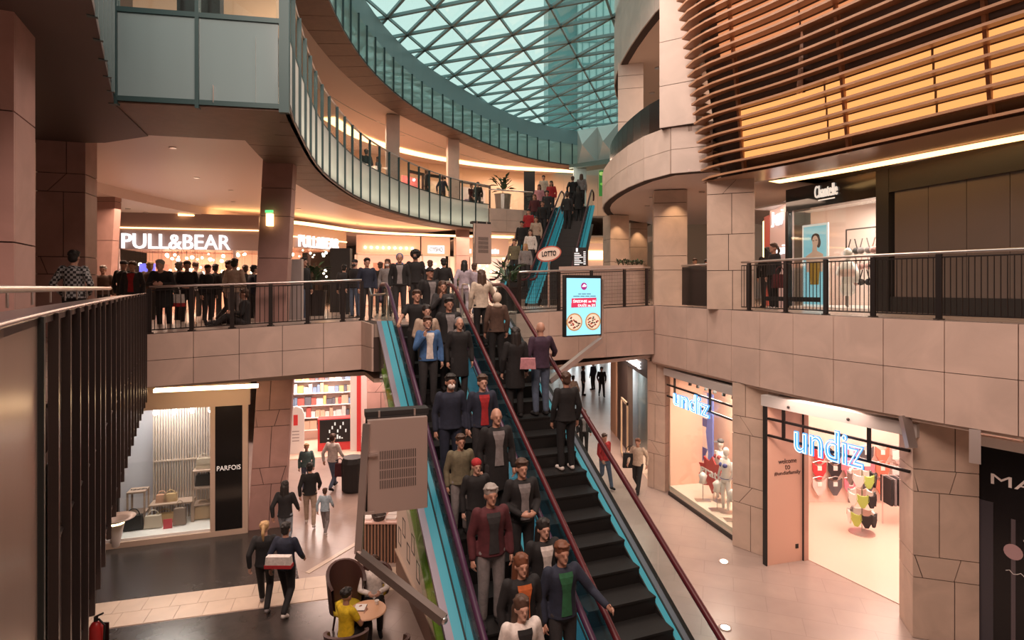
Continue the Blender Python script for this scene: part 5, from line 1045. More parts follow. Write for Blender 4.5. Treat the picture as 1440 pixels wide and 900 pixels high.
for q in (.25, .7): part('mast_clip', STEEL, o, lambda b: b.beam(P0.lerp(P1, q), P0.lerp(P1, q) + Vector((.16, .05, 0)), .03, .03))
o, f, u0, u1, zb, zt = screen_back(668, 314, 691, 370, 19.0, 19.3, 'back of a smaller hanging screen before the far shopfronts')
part('arm', STEEL, o, lambda b: b.tube([W(668, 314, 19), W(667, 378, 19), W(706, 410, 18.3), Vector((W(706, 410, 18.3).x, 18.3, E - .85))], .035, 8))
ps = Facade(D(796, 0, 13.0), D(846, 0, 13.5)); a, _ = ps.uz(796, 400); c, _ = ps.uz(845, 400); z1 = ps.uz(796, 391)[1]; z0 = ps.uz(796, 473)[1]
pz = empty('pizza_screen', ps.P(a, z0), 'bright blue advertising screen with two pizzas in front of the footbridge', 'screen')
part('casing', BLACK, pz, lambda b: ps.box(b, a - .02, c + .02, z0 - .02, z1 + .07, -.12, 0)); part('mast', STEEL, pz, lambda b: ps.box(b, c + .03, c + .10, z0 - .05, z1 - .02, -.10, -.02))
part('picture', mat('screen_blue', (.1, .3, .4), .4, emit=.95, ecol=(.30, .68, .82)), pz, lambda b: ps.box(b, a + .015, c - .015, z0 + .015, z1, 0, .006)); H = z1 - z0; Wd = c - a
def pel(b, u, z, ru, rz, n0, n1, k=24): ps.poly(b, [(u + ru * math.cos(2 * math.pi * i / k), z + rz * math.sin(2 * math.pi * i / k)) for i in range(k)], n0, n1)
RD = mat('screen_red', (.5, .03, .08), .4, emit=.5, ecol=(.75, .05, .13)); WT = mat('screen_white', (.9, .9, .9), emit=1.0, sample=False); PU = mat('screen_purple', (.3, .02, .2), emit=.4, ecol=(.5, .05, .3))
part('emblem', PU, pz, lambda b: pel(b, a + Wd * .5, z0 + H * .86, .085, .085, .006, .010)); part('emblem_mark', WT, pz, lambda b: ps.poly(b, [(a + Wd * .44, z0 + H * .85), (a + Wd * .5, z0 + H * .90), (a + Wd * .57, z0 + H * .87), (a + Wd * .55, z0 + H * .85)], .010, .012))
NV = mat('screen_navy', (.04, .08, .2), emit=.1)
part('small_print', NV, pz, lambda b: [ps.box(b, a + Wd * x0, a + Wd * x1, z0 + H * zz, z0 + H * (zz + .012), .006, .008) for x0, x1, zz in ((.34, .42, .72), (.44, .56, .72), (.58, .70, .72), (.20, .38, .68), (.40, .52, .68), (.54, .66, .68), (.68, .84, .68))], kind='stuff')
part('red_banner', RD, pz, lambda b: [ps.poly(b, [(a + Wd * .15, z0 + H * .56), (a + Wd * .86, z0 + H * .60), (a + Wd * .86, z0 + H * .66), (a + Wd * .15, z0 + H * .65)], .006, .009), ps.poly(b, [(a + Wd * .14, z0 + H * .49), (a + Wd * .84, z0 + H * .50), (a + Wd * .84, z0 + H * .60), (a + Wd * .14, z0 + H * .57)], .006, .010)])
text('print', 'ŚREDNIE za 44', WT, pz, ps, a + Wd * .19, a + Wd * .83, z0 + H * .575, z0 + H * .635, .009, .003); text('print', 'DUŻE za 59', WT, pz, ps, a + Wd * .33, a + Wd * .81, z0 + H * .505, z0 + H * .56, .010, .003)
for s, u, m in ((0, .23, 0), (1, .76, 1)):
    part('pizza_crust', mat('pizza_crust', (.55, .32, .14), emit=.35), pz, lambda b: pel(b, a + Wd * u, z0 + H * .24, Wd * .225, H * .155, .006, .010)); part('pizza_cheese', mat('pizza_cheese', (.8, .66, .5), emit=.5), pz, lambda b: pel(b, a + Wd * u, z0 + H * .24, Wd * .19, H * .13, .010, .012))
    rn = random.Random(s + 2); b = MB(); b2 = MB()
    for k in range(26):
        an = rn.uniform(0, 6.28); q = rn.random() ** .5 * .9; pel(b if k % 2 else b2, a + Wd * (u + .17 * q * math.cos(an)), z0 + H * (.24 + .115 * q * math.sin(an)), Wd * .026, H * .014, .012, .014, 8)
    b.build('pizza_topping', mat('topping_red', (.45, .08, .05), emit=.25), pz, kind='stuff'); b2.build('pizza_topping', mat('topping_dark', (.12, .08, .05), emit=.05), pz, kind='stuff')
part('arm', MET, pz, lambda b: b.beam(W(845, 478, 13.4), W(772, 536, 12.4), .12, .12))
# ================================================================ FASHION SHOPS OF THE LEFT GALLERY (level 1)
zf1 = E - 1.0
ORANGE_GLOW = mat('shop_orange_glow', (.85, .45, .30), .6, emit=.55, ecol=(1.0, .42, .24)); PB1 = Facade(D(160, 0, 22.3), D(372, 0, 23.6)); PB2 = Facade(D(396, 0, 25.6), D(500, 0, 30.2))  # shop wall glows by itself: the orange interior light is put into its colour
BULB = mat('bulb_glow', (1, .9, .8), emit=9, ecol=(1, .80, .58), sample=False)
def fashion(fac, label, u0, u1, su0, su1, sz0, sz1, nb, seed, head):
    o = empty('fashion_shop', fac.P((u0 + u1) / 2, zf1), label, 'shop'); rn = random.Random(seed)
    part('header', mat('pb_header', (.34, .24, .22), .4), o, lambda b: fac.box(b, u0, u1, head, E + 3.0, -.3, 0))
    part('shop_wall', ORANGE_GLOW, o, lambda b: fac.box(b, u0, u1, zf1, head, -3.1, -3.0)); part('shop_floor', SHOPF, o, lambda b: fac.box(b, u0, u1, zf1 - .05, zf1 + .02, -3, 0)); part('shop_ceiling', mat('pb_ceil', (.7, .42, .32), .6), o, lambda b: fac.box(b, u0, u1, head, head + .05, -3, -.3))
    for u in (u0, u0 + (u1 - u0) * .82, u1): part('frame_post', mat('pb_frame', (.55, .40, .36), .4), o, lambda b: fac.box(b, u - .05, u + .05, zf1, head, -.15, .02))
    part('glass_pane', GLASS, o, lambda b: fac.box(b, u0, u1, zf1, head, -.03, -.02))
    part('top_light', COVE, o, lambda b: fac.box(b, u0, u1, E + 2.35, E + 2.40, 0, .05))
    text('sign_lettering', 'PULL&BEAR', SIGNW, o, fac, su0, su1, sz0, sz1, .05, .06, bold=.008 if nb > 50 else 0)
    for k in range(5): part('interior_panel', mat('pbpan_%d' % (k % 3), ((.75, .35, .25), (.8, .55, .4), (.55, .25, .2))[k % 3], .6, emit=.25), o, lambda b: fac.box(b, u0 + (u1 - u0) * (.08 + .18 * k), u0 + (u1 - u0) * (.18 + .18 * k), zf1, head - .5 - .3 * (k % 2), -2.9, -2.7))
    for k in range(nb):
        p = fac.P(lerp(u0 + .2, u1 - .2, rn.random()), head - .1 - rn.random() ** 1.3 * 1.3, -rn.uniform(.2, 1.6))
        q = empty('bulb', p, 'glowing round bulb of the hanging light garland in the ' + ('big' if nb > 50 else 'smaller') + ' fashion shop window', 'bulb', 'garland bulbs in the %s fashion shop' % ('big' if nb > 50 else 'smaller'))
        part('globe', BULB, q, lambda b: b.ball(p, rn.choice((.04, .055, .075)), 8, 6), smooth=True); part('wire', STEELD, q, lambda b: b.tube([p, Vector((p.x, p.y, head))], .004, 4))
    area('shop_lamp', fac.P((u0 + u1) / 2, head - .1, -1.5), 2.0, 90, (1, .6, .42))
    return o
u0, u1 = PB1.uz(165, 0)[0], PB1.uz(364, 0)[0]
a, _ = PB1.uz(173, 0); c, _ = PB1.uz(325, 0)
pb = fashion(PB1, 'big fashion shop with a large glowing white sign and hanging bulbs', u0, u1, a, c, E + 1.55, E + 2.15, 64, 3, E + 1.55)
sc_ = empty('video_column', PB1.P(PB1.uz(196, 0)[0], zf1, -.6), 'blue and red glowing screen column in the big fashion shop', 'screen')
u = PB1.uz(197, 0)[0]
part('blue_half', mat('vid_blue', (.1, .1, .6), emit=1.2, ecol=(.18, .16, .9)), sc_, lambda b: PB1.box(b, u - .28, u + .28, E + .3, E + 1.0, -.8, -.7)); part('red_half', mat('vid_red', (.5, .05, .05), emit=.8, ecol=(.7, .06, .06)), sc_, lambda b: PB1.box(b, u - .28, u + .28, zf1, E + .3, -.8, -.7))
u0, u1 = PB2.uz(398, 0)[0], PB2.uz(487, 0)[0]; a, _ = PB2.uz(418, 0); c, _ = PB2.uz(474, 0)
fashion(PB2, 'fashion shop side window with a smaller glowing white sign', u0, u1, a, c, E + 1.92, E + 2.48, 30, 4, E + 1.9)
bpz = W(480, 0, 20); part('black_stele', BLACK, None, lambda b: b.box(*(lambda p, q: (p.x, q.x))(W(464, 0, 20), W(492, 0, 20)), 20, 20.3, zf1, E + 1.4), label='tall black stele before the smaller fashion sign', cat='panel')
part('info_panel', mat('info_grey', (.35, .30, .29), .4), None, lambda b: b.box(W(405, 0, 14.8).x, W(424, 0, 14.8).x, 14.8, 14.95, zf1 + .1, E + .75), label='grey standing information panel beside the leaning pillar', cat='panel')
# far shopfronts
BF = Facade(D(505, 0, 31.4), D(712, 0, 34.4)); rn = random.Random(9)
segs = [(500, 592, 'cream shopfront with a row of bulbs beyond the escalator head', None), (592, 634, 'far shopfront with a rounded white sign', 'OYSHO'), (638, 668, 'far shopfront with a white sign beside the pillar', None), (668, 716, 'far shopfront with a white sign behind the plant', None)]
for k, (x0, x1, lb, tx) in enumerate(segs):
    a, c = BF.uz(x0, 0)[0] + .05, BF.uz(x1, 0)[0] - .05; o = empty('far_shop', BF.P(a, zf1), lb, 'shop')
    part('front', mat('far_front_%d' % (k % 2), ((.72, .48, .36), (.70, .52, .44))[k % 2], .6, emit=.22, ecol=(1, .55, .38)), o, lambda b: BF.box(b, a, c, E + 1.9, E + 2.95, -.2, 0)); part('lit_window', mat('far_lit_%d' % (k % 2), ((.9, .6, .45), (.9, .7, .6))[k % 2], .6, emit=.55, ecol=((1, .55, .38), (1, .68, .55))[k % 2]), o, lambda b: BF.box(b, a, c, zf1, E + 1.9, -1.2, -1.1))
    part('frame', WHITE, o, lambda b: [BF.box(b, a, a + .08, zf1, E + 1.95, -.1, .03), BF.box(b, c - .08, c, zf1, E + 1.95, -.1, .03), BF.box(b, a, c, E + 1.85, E + 1.95, -.1, .03)])
    if tx: part('sign_board', SIGNW, o, lambda b: BF.box(b, (a + c) / 2 - .48, (a + c) / 2 + .48, E + 2.0, E + 2.45, 0, .05)); text('sign_lettering', tx, INK, o, BF, (a + c) / 2 - .38, (a + c) / 2 + .38, E + 2.10, E + 2.35, .05, .02)
    elif k: part('sign_glow', SIGNW, o, lambda b: [BF.box(b, (a + c) / 2 - .4 + j * .17, (a + c) / 2 - .28 + j * .17, E + 2.05, E + 2.3 + .04 * (j % 2), .02, .06) for j in range(5)])
    for j in range(9 if k == 0 else 6):
        p = BF.P(lerp(a + .3, c - .3, (j + .5) / (9 if k == 0 else 6)), E + (2.25 if k == 0 else .9 + .6 * rn.random()), .1 if k == 0 else -.6)
        part('bulb', BULB, o, lambda b: b.ball(p, .06, 8, 5))
    if k == 0: part('door_recess', mat('recess_warm', (.6, .33, .25), .6, emit=.15), o, lambda b: BF.box(b, a + .9, c - .9, zf1, E + 1.4, -.02, .04))
# first level, right of the far escalator
RB = Facade(D(690, 0, 38), D(880, 0, 38)); 
for k, (x0, x1) in enumerate(((690, 752), (755, 826), (828, 872))):
    a, c = RB.uz(x0, 0)[0], RB.uz(x1, 0)[0] - .1; o = empty('far_shop', RB.P(a, zf1), 'warm lit shopfront %s' % ('behind the far crowded escalator', 'under the far escalators', 'behind the pillars on the right of the far escalators')[k], 'shop')
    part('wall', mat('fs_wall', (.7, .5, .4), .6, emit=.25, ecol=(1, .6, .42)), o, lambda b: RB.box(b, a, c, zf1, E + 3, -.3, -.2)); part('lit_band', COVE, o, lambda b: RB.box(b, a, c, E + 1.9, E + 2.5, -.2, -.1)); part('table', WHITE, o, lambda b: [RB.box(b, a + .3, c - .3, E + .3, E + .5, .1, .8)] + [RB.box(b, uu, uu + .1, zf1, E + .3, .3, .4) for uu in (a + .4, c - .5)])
    for j in range(7): part('garland_bulb', BULB, o, lambda b: b.ball(RB.P(lerp(a + .2, c - .2, j / 6), E + .9 + .1 * (j % 2), .2), .06, 6, 5))
# second gallery shops behind the glass rail
for k, (x0, x1, d0, d1, c) in enumerate(((575, 596, 32, 33, (.65, .15, .13)), (598, 640, 33, 34.5, (.55, .33, .2)), (646, 690, 35, 37, (.6, .42, .33)))):
    f = Facade(D(x0, 0, d0), D(x1, 0, d1)); o = empty('gallery_shop', f.P(0, E + 4.2), ('red lit shopfront on the second gallery', 'dark framed shopfront on the second gallery', 'pale shopfront at the end of the second gallery')[k], 'shop')
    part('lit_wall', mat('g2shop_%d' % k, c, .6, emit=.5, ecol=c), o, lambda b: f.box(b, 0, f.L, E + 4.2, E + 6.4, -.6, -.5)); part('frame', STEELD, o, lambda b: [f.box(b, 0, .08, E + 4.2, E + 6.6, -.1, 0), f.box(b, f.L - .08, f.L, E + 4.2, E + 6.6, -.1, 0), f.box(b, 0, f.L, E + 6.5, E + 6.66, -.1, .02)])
    for j in range(4): part('display_item', (mat('y_item', (.7, .5, .05), .5), mat('d_item', (.1, .1, .11), .5), WHITE, mat('b_item', (.25, .2, .3), .5))[(j + k) % 4], o, lambda b: f.box(b, .2 + j * f.L / 4.6, .2 + j * f.L / 4.6 + .3, E + 4.2, E + 5.3 + .3 * (j % 2), -.4, -.2))
    part('spot', LAMPW, o, lambda b: b.ball(f.P(f.L / 2, E + 6.2, -.2), .07, 8, 5))
# ================================================================ SIGNS ON THE FOOTBRIDGE
lo = empty('lottery_sign', W(771, 366, 17.5), 'oval white and red lottery sign over the footbridge', 'sign'); lf = Facade(D(750, 0, 17.5), D(795, 0, 17.5))
cu, cz = lf.uz(772, 357)
def lel(b, ru, rz, n0, n1): lf.poly(b, [(cu + ru * math.cos(2 * math.pi * i / 28), cz + rz * math.sin(2 * math.pi * i / 28) + .06 * math.cos(2 * math.pi * i / 28)) for i in range(28)], n0, n1)
part('board', mat('lotto_red', (.45, .10, .07), .5), lo, lambda b: lel(b, .38, .24, -.05, 0)); part('face', mat('lotto_face', (.78, .62, .52), .5), lo, lambda b: lel(b, .34, .20, 0, .01)); text('lettering', 'LOTTO', BLACK, lo, lf, cu - .22, cu + .22, cz - .09, cz + .07, .01, .01, slope=.04, bold=.03)
part('post', STEEL, lo, lambda b: b.tube([lf.P(cu, E - .6, -.03), lf.P(cu, cz - .2, -.03)], .03, 8))
tb_ = empty('shop_board', W(812, 365, 20), 'black directory board with white lines at the far escalator', 'sign'); tf = Facade(D(806, 0, 20), D(826, 0, 20))
part('board', BLACK, tb_, lambda b: tf.pxbox(b, 806, 348, 825, 376, -.05, 0)); text('lettering', '1', SIGNW, tb_, tf, .1, .16, tf.uz(0, 354)[1], tf.uz(0, 349)[1], 0, .01)
part('text_lines', mat('lines_white', (.8, .8, .8), emit=.6, sample=False), tb_, lambda b: [tf.box(b, .04, .04 + .18 + .06 * (k % 3), tf.uz(0, 357 + k * 2.6)[1], tf.uz(0, 355.8 + k * 2.6)[1], 0, .006) for k in range(7)] + [tf.box(b, .36, .44, tf.uz(0, 355 + k * 2.8)[1], tf.uz(0, 353.6 + k * 2.8)[1], 0, .006) for k in range(7)], kind='stuff'); part('post', STEEL, tb_, lambda b: b.tube([tf.P(.25, E - .6, -.04), tf.P(.25, E + .75, -.04)], .03, 8))
ex = empty('exit_lamp', W(371, 302, 14.2), 'small lit exit lamp box on the leaning pillar', 'lamp'); xp = W(378, 300, 13.75)
part('green_face', mat('exit_green', (.1, .6, .2), emit=1.2), ex, lambda b: b.box(xp.x - .09, xp.x + .09, xp.y, xp.y + .05, xp.z + .02, xp.z + .08)); part('light_box', mat('exit_warm', (1, .8, .5), emit=2.5, ecol=(1, .7, .3)), ex, lambda b: b.box(xp.x - .07, xp.x + .07, xp.y, xp.y + .12, xp.z - .3, xp.z))
# ================================================================ HANDBAG SHOP (ground floor left)
PF = Facade((-9.70, 13.75), (-6.80, 14.68)); pu = lambda x: PF.uz(x, 0)[0]
zt = E - 2.95
hb = empty('handbag_shop', PF.P(1, 0), 'handbag shop window with a slatted screen and shelves of bags', 'shop')
BEI = mat('frame_beige', (.50, .38, .30), .5)
w0, w1, w2, w3 = pu(160), pu(296), pu(303), pu(346)
part('sill', BEI, hb, lambda b: PF.box(b, w0 - .2, w3, 0, .14, -.1, .06)); part('display_floor', WHITE, hb, lambda b: PF.box(b, w0 - .3, w1, 0, .2, -1.4, 0)); part('header', BEI, hb, lambda b: PF.box(b, w0 - .6, w3 + .1, zt - .05, E - 2.2, -.1, .06))
part('frame_post', STEELD, hb, lambda b: PF.box(b, w0 - .05, w0 + .1, .14, zt, -.08, .05)); part('frame_post', BEI, hb, lambda b: PF.box(b, w1, w2, .14, zt, -.08, .05)); part('frame_post', BEI, hb, lambda b: PF.box(b, w3 - .08, w3 + .05, .0, E - 2.2, -.08, .05))
part('back_wall', mat('display_lilac', (.66, .64, .70), .6), hb, lambda b: PF.box(b, w0 - .8, w1 + .3, .2, zt, -1.5, -1.4)); part('side_wall', mat('display_lilac', (.66, .64, .70), .6), hb, lambda b: PF.box(b, w1, w1 + .04, .2, zt, -1.4, -.05)); part('display_ceiling', WHITE, hb, lambda b: PF.box(b, w0 - .6, w1, zt, zt + .05, -1.4, 0)); part('glass_pane', GLASS, hb, lambda b: PF.box(b, w0, w1, .14, zt, -.03, -.02))
s0, s1 = pu(205) - .1, pu(283) + .12
for k in range(24): part('slat', mat('slat_tan', (.42, .32, .26), .5), hb, lambda b: PF.box(b, lerp(s0, s1, k / 23) - .018, lerp(s0, s1, k / 23) + .018, .2, zt, -1.1, -1.05))
part('slat_rail', BEI, hb, lambda b: PF.box(b, s0, s1, 1.72, 1.76, -1.05, -1.02))
pn = part('sign_panel', BLACKG, hb, lambda b: PF.box(b, w2, w3 - .08, .12, E - 2.3, -.06, .04))
text('lettering', 'PARFOIS', mat('parf_white', (.75, .70, .66), .5, emit=.3), hb, PF, w2 + .04, w3 - .12, 1.66, 1.78, .04, .006)
area('shop_lamp', PF.P((w0 + w1) / 2, zt - .1, -.6), 1.2, 75, (1, .88, .82))
for k in range(4):
    p = PF.P(s0 + .15 + k * .42, zt - .2, -.7); o = empty('display_spot', p, 'white spotlight on the rail inside the handbag shop window', 'lamp', 'spotlights in the handbag window')
    part('head', WHITE, o, lambda b: b.tube([p + Vector((0, 0, .08)), p + Vector((0, -.04, -.08))], .06, 10)); part('lens', LAMPW, o, lambda b: b.ball(p + Vector((0, -.04, -.085)), .045, 8, 5))
part('lamp_rail', WHITE, hb, lambda b: PF.box(b, s0, s1, zt - .1, zt - .07, -.72, -.68))
def shelf(u0, u1, zs, lb, d0=-1.0, d1=-.6):
    o = empty('display_shelf', PF.P(u0, .2), lb, 'shelf'); M = mat('shelf_wood', (.40, .28, .22), .5)
    for u in (u0, u1): part('upright', M, o, lambda b: [PF.box(b, u - .02, u + .02, .2, zs[-1], d0, d0 + .04), PF.box(b, u - .02, u + .02, .2, zs[-1], d1 - .04, d1)])
    for z in zs: part('shelf_board', M, o, lambda b: PF.box(b, u0 - .02, u1 + .02, z - .02, z + .02, d0, d1))
shelf(pu(264), pu(290), (.62, 1.05, 1.5), 'three tier shelf of handbags beside the black panel'); shelf(pu(200), pu(262), (.72,), 'low wooden bench shelf with baskets in the handbag window'); shelf(pu(167), pu(192), (.55, 1.1), 'white sided shelf with sunglasses in the handbag window')
def bag(u, z, w, h, n, col, lb, parent_shape='tote', grp=None):
    p = PF.P(u, z, n); o = empty('handbag', p, lb, 'bag', grp); m = mat('bag_%s' % '_'.join('%d' % (c * 100) for c in col), col, .5)
    part('body', m, o, lambda b: PF.poly(b, [(u - w / 2, z), (u + w / 2, z), (u + w * .42, z + h), (u - w * .42, z + h)], n - .06, n + .06)); part('flap', m, o, lambda b: PF.poly(b, [(u - w * .44, z + h * .45), (u + w * .44, z + h * .45), (u + w * .43, z + h * 1.02), (u - w * .43, z + h * 1.02)], n + .06, n + .075))
    part('handle', m, o, lambda b: b.tube([PF.P(u + w * .3 * math.cos(k * math.pi / 8), z + h + h * .45 * math.sin(k * math.pi / 8), n) for k in range(9)], .012, 6))
TAN, BLK, CAM = (.45, .30, .18), (.02, .018, .018), (.55, .38, .2)
bag(pu(277), 1.53, .38, .26, -.8, (.42, .34, .26), 'taupe handbag on the top shelf in the handbag window'); bag(pu(277), 1.08, .4, .28, -.8, BLK, 'black handbag on the middle shelf in the handbag window'); bag(pu(277), .22, .42, .34, -.75, TAN, 'tan handbag under the shelf tower in the window')
bag(pu(215), .74, .28, .2, -.8, (.55, .30, .2), 'rust basket bag on the low bench'); bag(pu(228), .74, .32, .2, -.8, CAM, 'straw basket bag on the low bench'); bag(pu(178), .22, .45, .36, -.5, BLK, 'black handbag on the window floor at the dark frame post'); bag(pu(207), .22, .4, .3, -.5, (.6, .5, .4), 'beige handbag on the window floor'); bag(pu(246), .22, .3, .42, -.5, (.30, .22, .18), 'brown upright bag on the window floor'); bag(pu(220), .22, .5, .24, -.75, CAM, 'camel bag behind the beige one on the window floor')
rc0 = part('red_card', mat('card_red', (.60, .07, .09), .5), None, lambda b: PF.box(b, pu(224), pu(237), .2, .44, -.36, -.34), label='small red sale card on the handbag window floor', cat='card')
for k in range(4): 
    p = PF.P(pu(170) + k * .09, 1.12, -.8); part('sunglasses', BLACK, None, lambda b: [b.ball(p, (.03, .012, .022), 8, 5), b.ball(p + Vector((.06, 0, 0)), (.03, .012, .022), 8, 5), b.beam(p, p + Vector((.06, 0, .01)), .006, .006)], label='pair of sunglasses on the white sided shelf', cat='sunglasses', group='sunglasses on the shelf')
# wall lamp and extinguisher in front of it
wp = W(163, 742, 9.2); wlp = empty('wall_lamp', wp, 'brass wall lamp with a wide bowl on a white cone', 'lamp')
part('shade', mat('lamp_shade', (.22, .17, .14), .4), wlp, lambda b: b.lathe(wp, [(.05, .06), (.15, .11), (.27, .15), (.275, .16), (.15, .14), (.05, .1)], 24), smooth=True); part('glow', mat('lamp_glow', (1, .8, .5), emit=10, ecol=(1, .78, .4)), wlp, lambda b: b.lathe(wp, [(.06, .05), (.12, .075), (.06, .09)], 16)); part('cone', WHITE, wlp, lambda b: b.lathe(wp, [(.03, -.32), (.05, -.30), (.12, .06), (.10, .07)], 18), smooth=True)
part('arm', mat('lamp_brass', (.75, .55, .32), .35, .7), wlp, lambda b: b.tube([wp + Vector((-.02, 0, -.12)), wp + Vector((-.75, -.1, -.25))], .025, 8))
fe = G(136, 905); fe = Vector((-5.35, 7.35, 1.6)); fx = W(135, 892, 7.3)
eo = empty('fire_extinguisher', fx, 'red fire extinguisher behind the fins of the near railing', 'extinguisher'); part('cylinder', mat('ext_red', (.42, .02, .02), .3), eo, lambda b: b.lathe(fx + Vector((0, 0, -.3)), [(.07, 0), (.085, .03), (.085, .38), (.05, .45), (.025, .47)], 16), smooth=True); part('valve', BLACK, eo, lambda b: [b.lathe(fx + Vector((0, 0, .17)), [(.025, 0), (.025, .06)], 8), b.beam(fx + Vector((0, 0, .23)), fx + Vector((.09, 0, .27)), .025, .02)]); part('hose', BLACK, eo, lambda b: b.tube([fx + Vector((.03, 0, .2)), fx + Vector((.11, 0, .12)), fx + Vector((.10, 0, -.1))], .012, 6)); part('bracket', STEELD, eo, lambda b: [b.box(fx.x - .1, fx.x + .1, fx.y + .085, fx.y + .1, fx.z - .25, fx.z + .1), b.beam(fx + Vector((0, .09, -.28)), Vector((fx.x, fx.y + .09, 0)), .05, .05)])
# ================================================================ NEWSAGENT with the red frame
KF = Facade((-8.6, 21.2), (-4.9, 22.2)); ks = empty('newsagent', KF.P(1, 0), 'bright newsagent with a red frame and full shelves', 'shop'); KR = mat('kiosk_red', (.60, .045, .045), .4, emit=.12)
ku = lambda x: KF.uz(x, 0)[0]; k0, k1 = ku(388), ku(507)
part('red_frame', KR, ks, lambda b: [KF.box(b, k0, k1, E - 2.75, E - 2.45, -.2, .1), KF.box(b, k1 - .14, k1 + .02, 0, E - 2.5, -.2, .1)]); part('inner_frame', WHITE, ks, lambda b: KF.box(b, k1 - .38, k1 - .14, 0, E - 2.75, -.3, .02)); part('floor_sill', mat('kiosk_floor', (.82, .62, .48), .3), ks, lambda b: KF.box(b, k0 - .2, k1, -.01, .03, -2.5, .5)); part('back_wall', mat('kiosk_wall', (.75, .6, .55), .6), ks, lambda b: KF.box(b, k0 - 1, k1 + .5, 0, E - 2.4, -2.4, -2.3))
area('shop_lamp', KF.P((k0 + k1) / 2, E - 2.8, -1.0), 1.8, 190, (1, .80, .72))
rn = random.Random(21); BK = [mat('stock_%d' % i, c, .5) for i, c in enumerate(((.7, .62, .58), (.55, .12, .10), (.12, .12, .14), (.6, .42, .3), (.75, .72, .7), (.2, .28, .4), (.65, .5, .2)))]
for r in range(6): 
    part('shelf_board', WHITE, ks, lambda b: KF.box(b, k0 - .2, k1 - .3, .45 + r * .5, .48 + r * .5, -2.3, -1.95))
    u = k0 - .15
    while u < k1 - .4:
        w = rn.uniform(.10, .26); h = rn.uniform(.2, .42); part('stock_box', rn.choice(BK), ks, lambda b: KF.box(b, u, u + w, .48 + r * .5, .48 + r * .5 + h, -2.25, -2.0)); u += w + .015
ct = empty('shop_counter', KF.P(ku(470), 0, -.4), 'red counter with a black front and white chalk lettering', 'counter'); part('body', KR, ct, lambda b: KF.box(b, ku(446), ku(500), .03, 1.25, -.8, -.3)); part('black_front', BLACK, ct, lambda b: KF.box(b, ku(449), ku(499), .35, 1.22, -.3, -.26))
part('chalk_marks', mat('chalk', (.7, .8, .8), emit=.3, sample=False), ct, lambda b: [KF.box(b, ku(462) + k * .10, ku(462) + k * .10 + .05, .72 + .14 * (k % 3), .84 + .14 * (k % 3), -.26, -.25) for k in range(7)], kind='stuff'); part('chalk_lines', MATS['chalk'], ct, lambda b: [KF.box(b, ku(460) + k * .085, ku(460) + k * .085 + .055, .48, .52 + .06 * ((k * 2) % 3), -.26, -.25) for k in range(7)], kind='stuff')
an = empty('antenna_display', KF.P(ku(412), 0, -.1), 'white arched standing display with a red emblem in the newsagent', 'display'); part('board', WHITE, an, lambda b: KF.poly(b, [(ku(405), .03), (ku(427), .03), (ku(427), 1.5), (ku(424), 1.72), (ku(416), 1.82), (ku(409), 1.72), (ku(406), 1.5)], -.3, -.2)); part('emblem', KR, an, lambda b: KF.box(b, ku(412), ku(418), 1.1, 1.5, -.2, -.19)); part('print', mat('print_grey', (.3, .25, .25), .5), an, lambda b: [KF.box(b, ku(410), ku(420), .5 + k * .12, .53 + k * .12, -.2, -.195) for k in range(4)], kind='stuff')
mr = empty('magazine_rack', KF.P(ku(400), 0, -.3), 'tall magazine rack at the left of the newsagent entrance', 'rack'); part('frame', WHITE, mr, lambda b: KF.box(b, ku(394), ku(404), .03, 2.0, -.6, -.5))
for r in range(6): 
    for c in range(2): part('magazine', BK[(r + c * 3) % 7], mr, lambda b: KF.box(b, ku(394) + .03 + c * .15, ku(394) + .15 + c * .15, .2 + r * .3, .45 + r * .3, -.5, -.47))
# ================================================================ CAFE by the escalator
CH = mat('chair_brown', (.055, .022, .018), .5); SEAT = mat('seat_mustard', (.48, .34, .02), .6)
def tub(px, py, zz, rz, lb, back=.8):
    p = G(px, py, zz); p.z = 0; o = empty('tub_chair', p, lb, 'chair'); 
    def q(a, r, z): return p + Vector((math.cos(a + rz) * r, math.sin(a + rz) * r, z))
    b = MB(); n = 16; A = [q(-2.0 + 4.0 * k / n, .30, .42) for k in range(n + 1)]; T = [q(-2.0 + 4.0 * k / n, .36, .55 + (back - .5) * math.cos((-2.0 + 4.0 * k / n) / 2) ** 1.0) for k in range(n + 1)]; A2 = [q(-2.0 + 4.0 * k / n, .25, .42) for k in range(n + 1)]; T2 = [q(-2.0 + 4.0 * k / n, .30, .55 + (back - .5) * math.cos((-2.0 + 4.0 * k / n) / 2)) for k in range(n + 1)]
    b.strip(A, T); b.strip(T, T2); b.strip(T2, A2); b.build('backrest', CH, o, True)
    part('seat', SEAT, o, lambda b: b.lathe(p + Vector((0, 0, .40)), [(.26, 0), (.29, .03), (.28, .08), (.2, .1), (.0, .1)], 18), smooth=True); 
    for k in range(4): a = math.pi / 4 + k * math.pi / 2; part('leg', CH, o, lambda b: b.tube([q(a, .2, .4), q(a, .26, 0)], .02, 6))
tub(487, 850, .5, 2.2, 'high backed brown tub chair behind the person in yellow', back=1.15); tub(487, 902, .6, -1.4, 'brown tub chair with mustard seat under the person in yellow'); tub(545, 900, .75, -1.2, 'brown tub chair with mustard back pad beside the wall screen'); tub(525, 826, .5, 1.6, 'brown tub chair under the person in white')
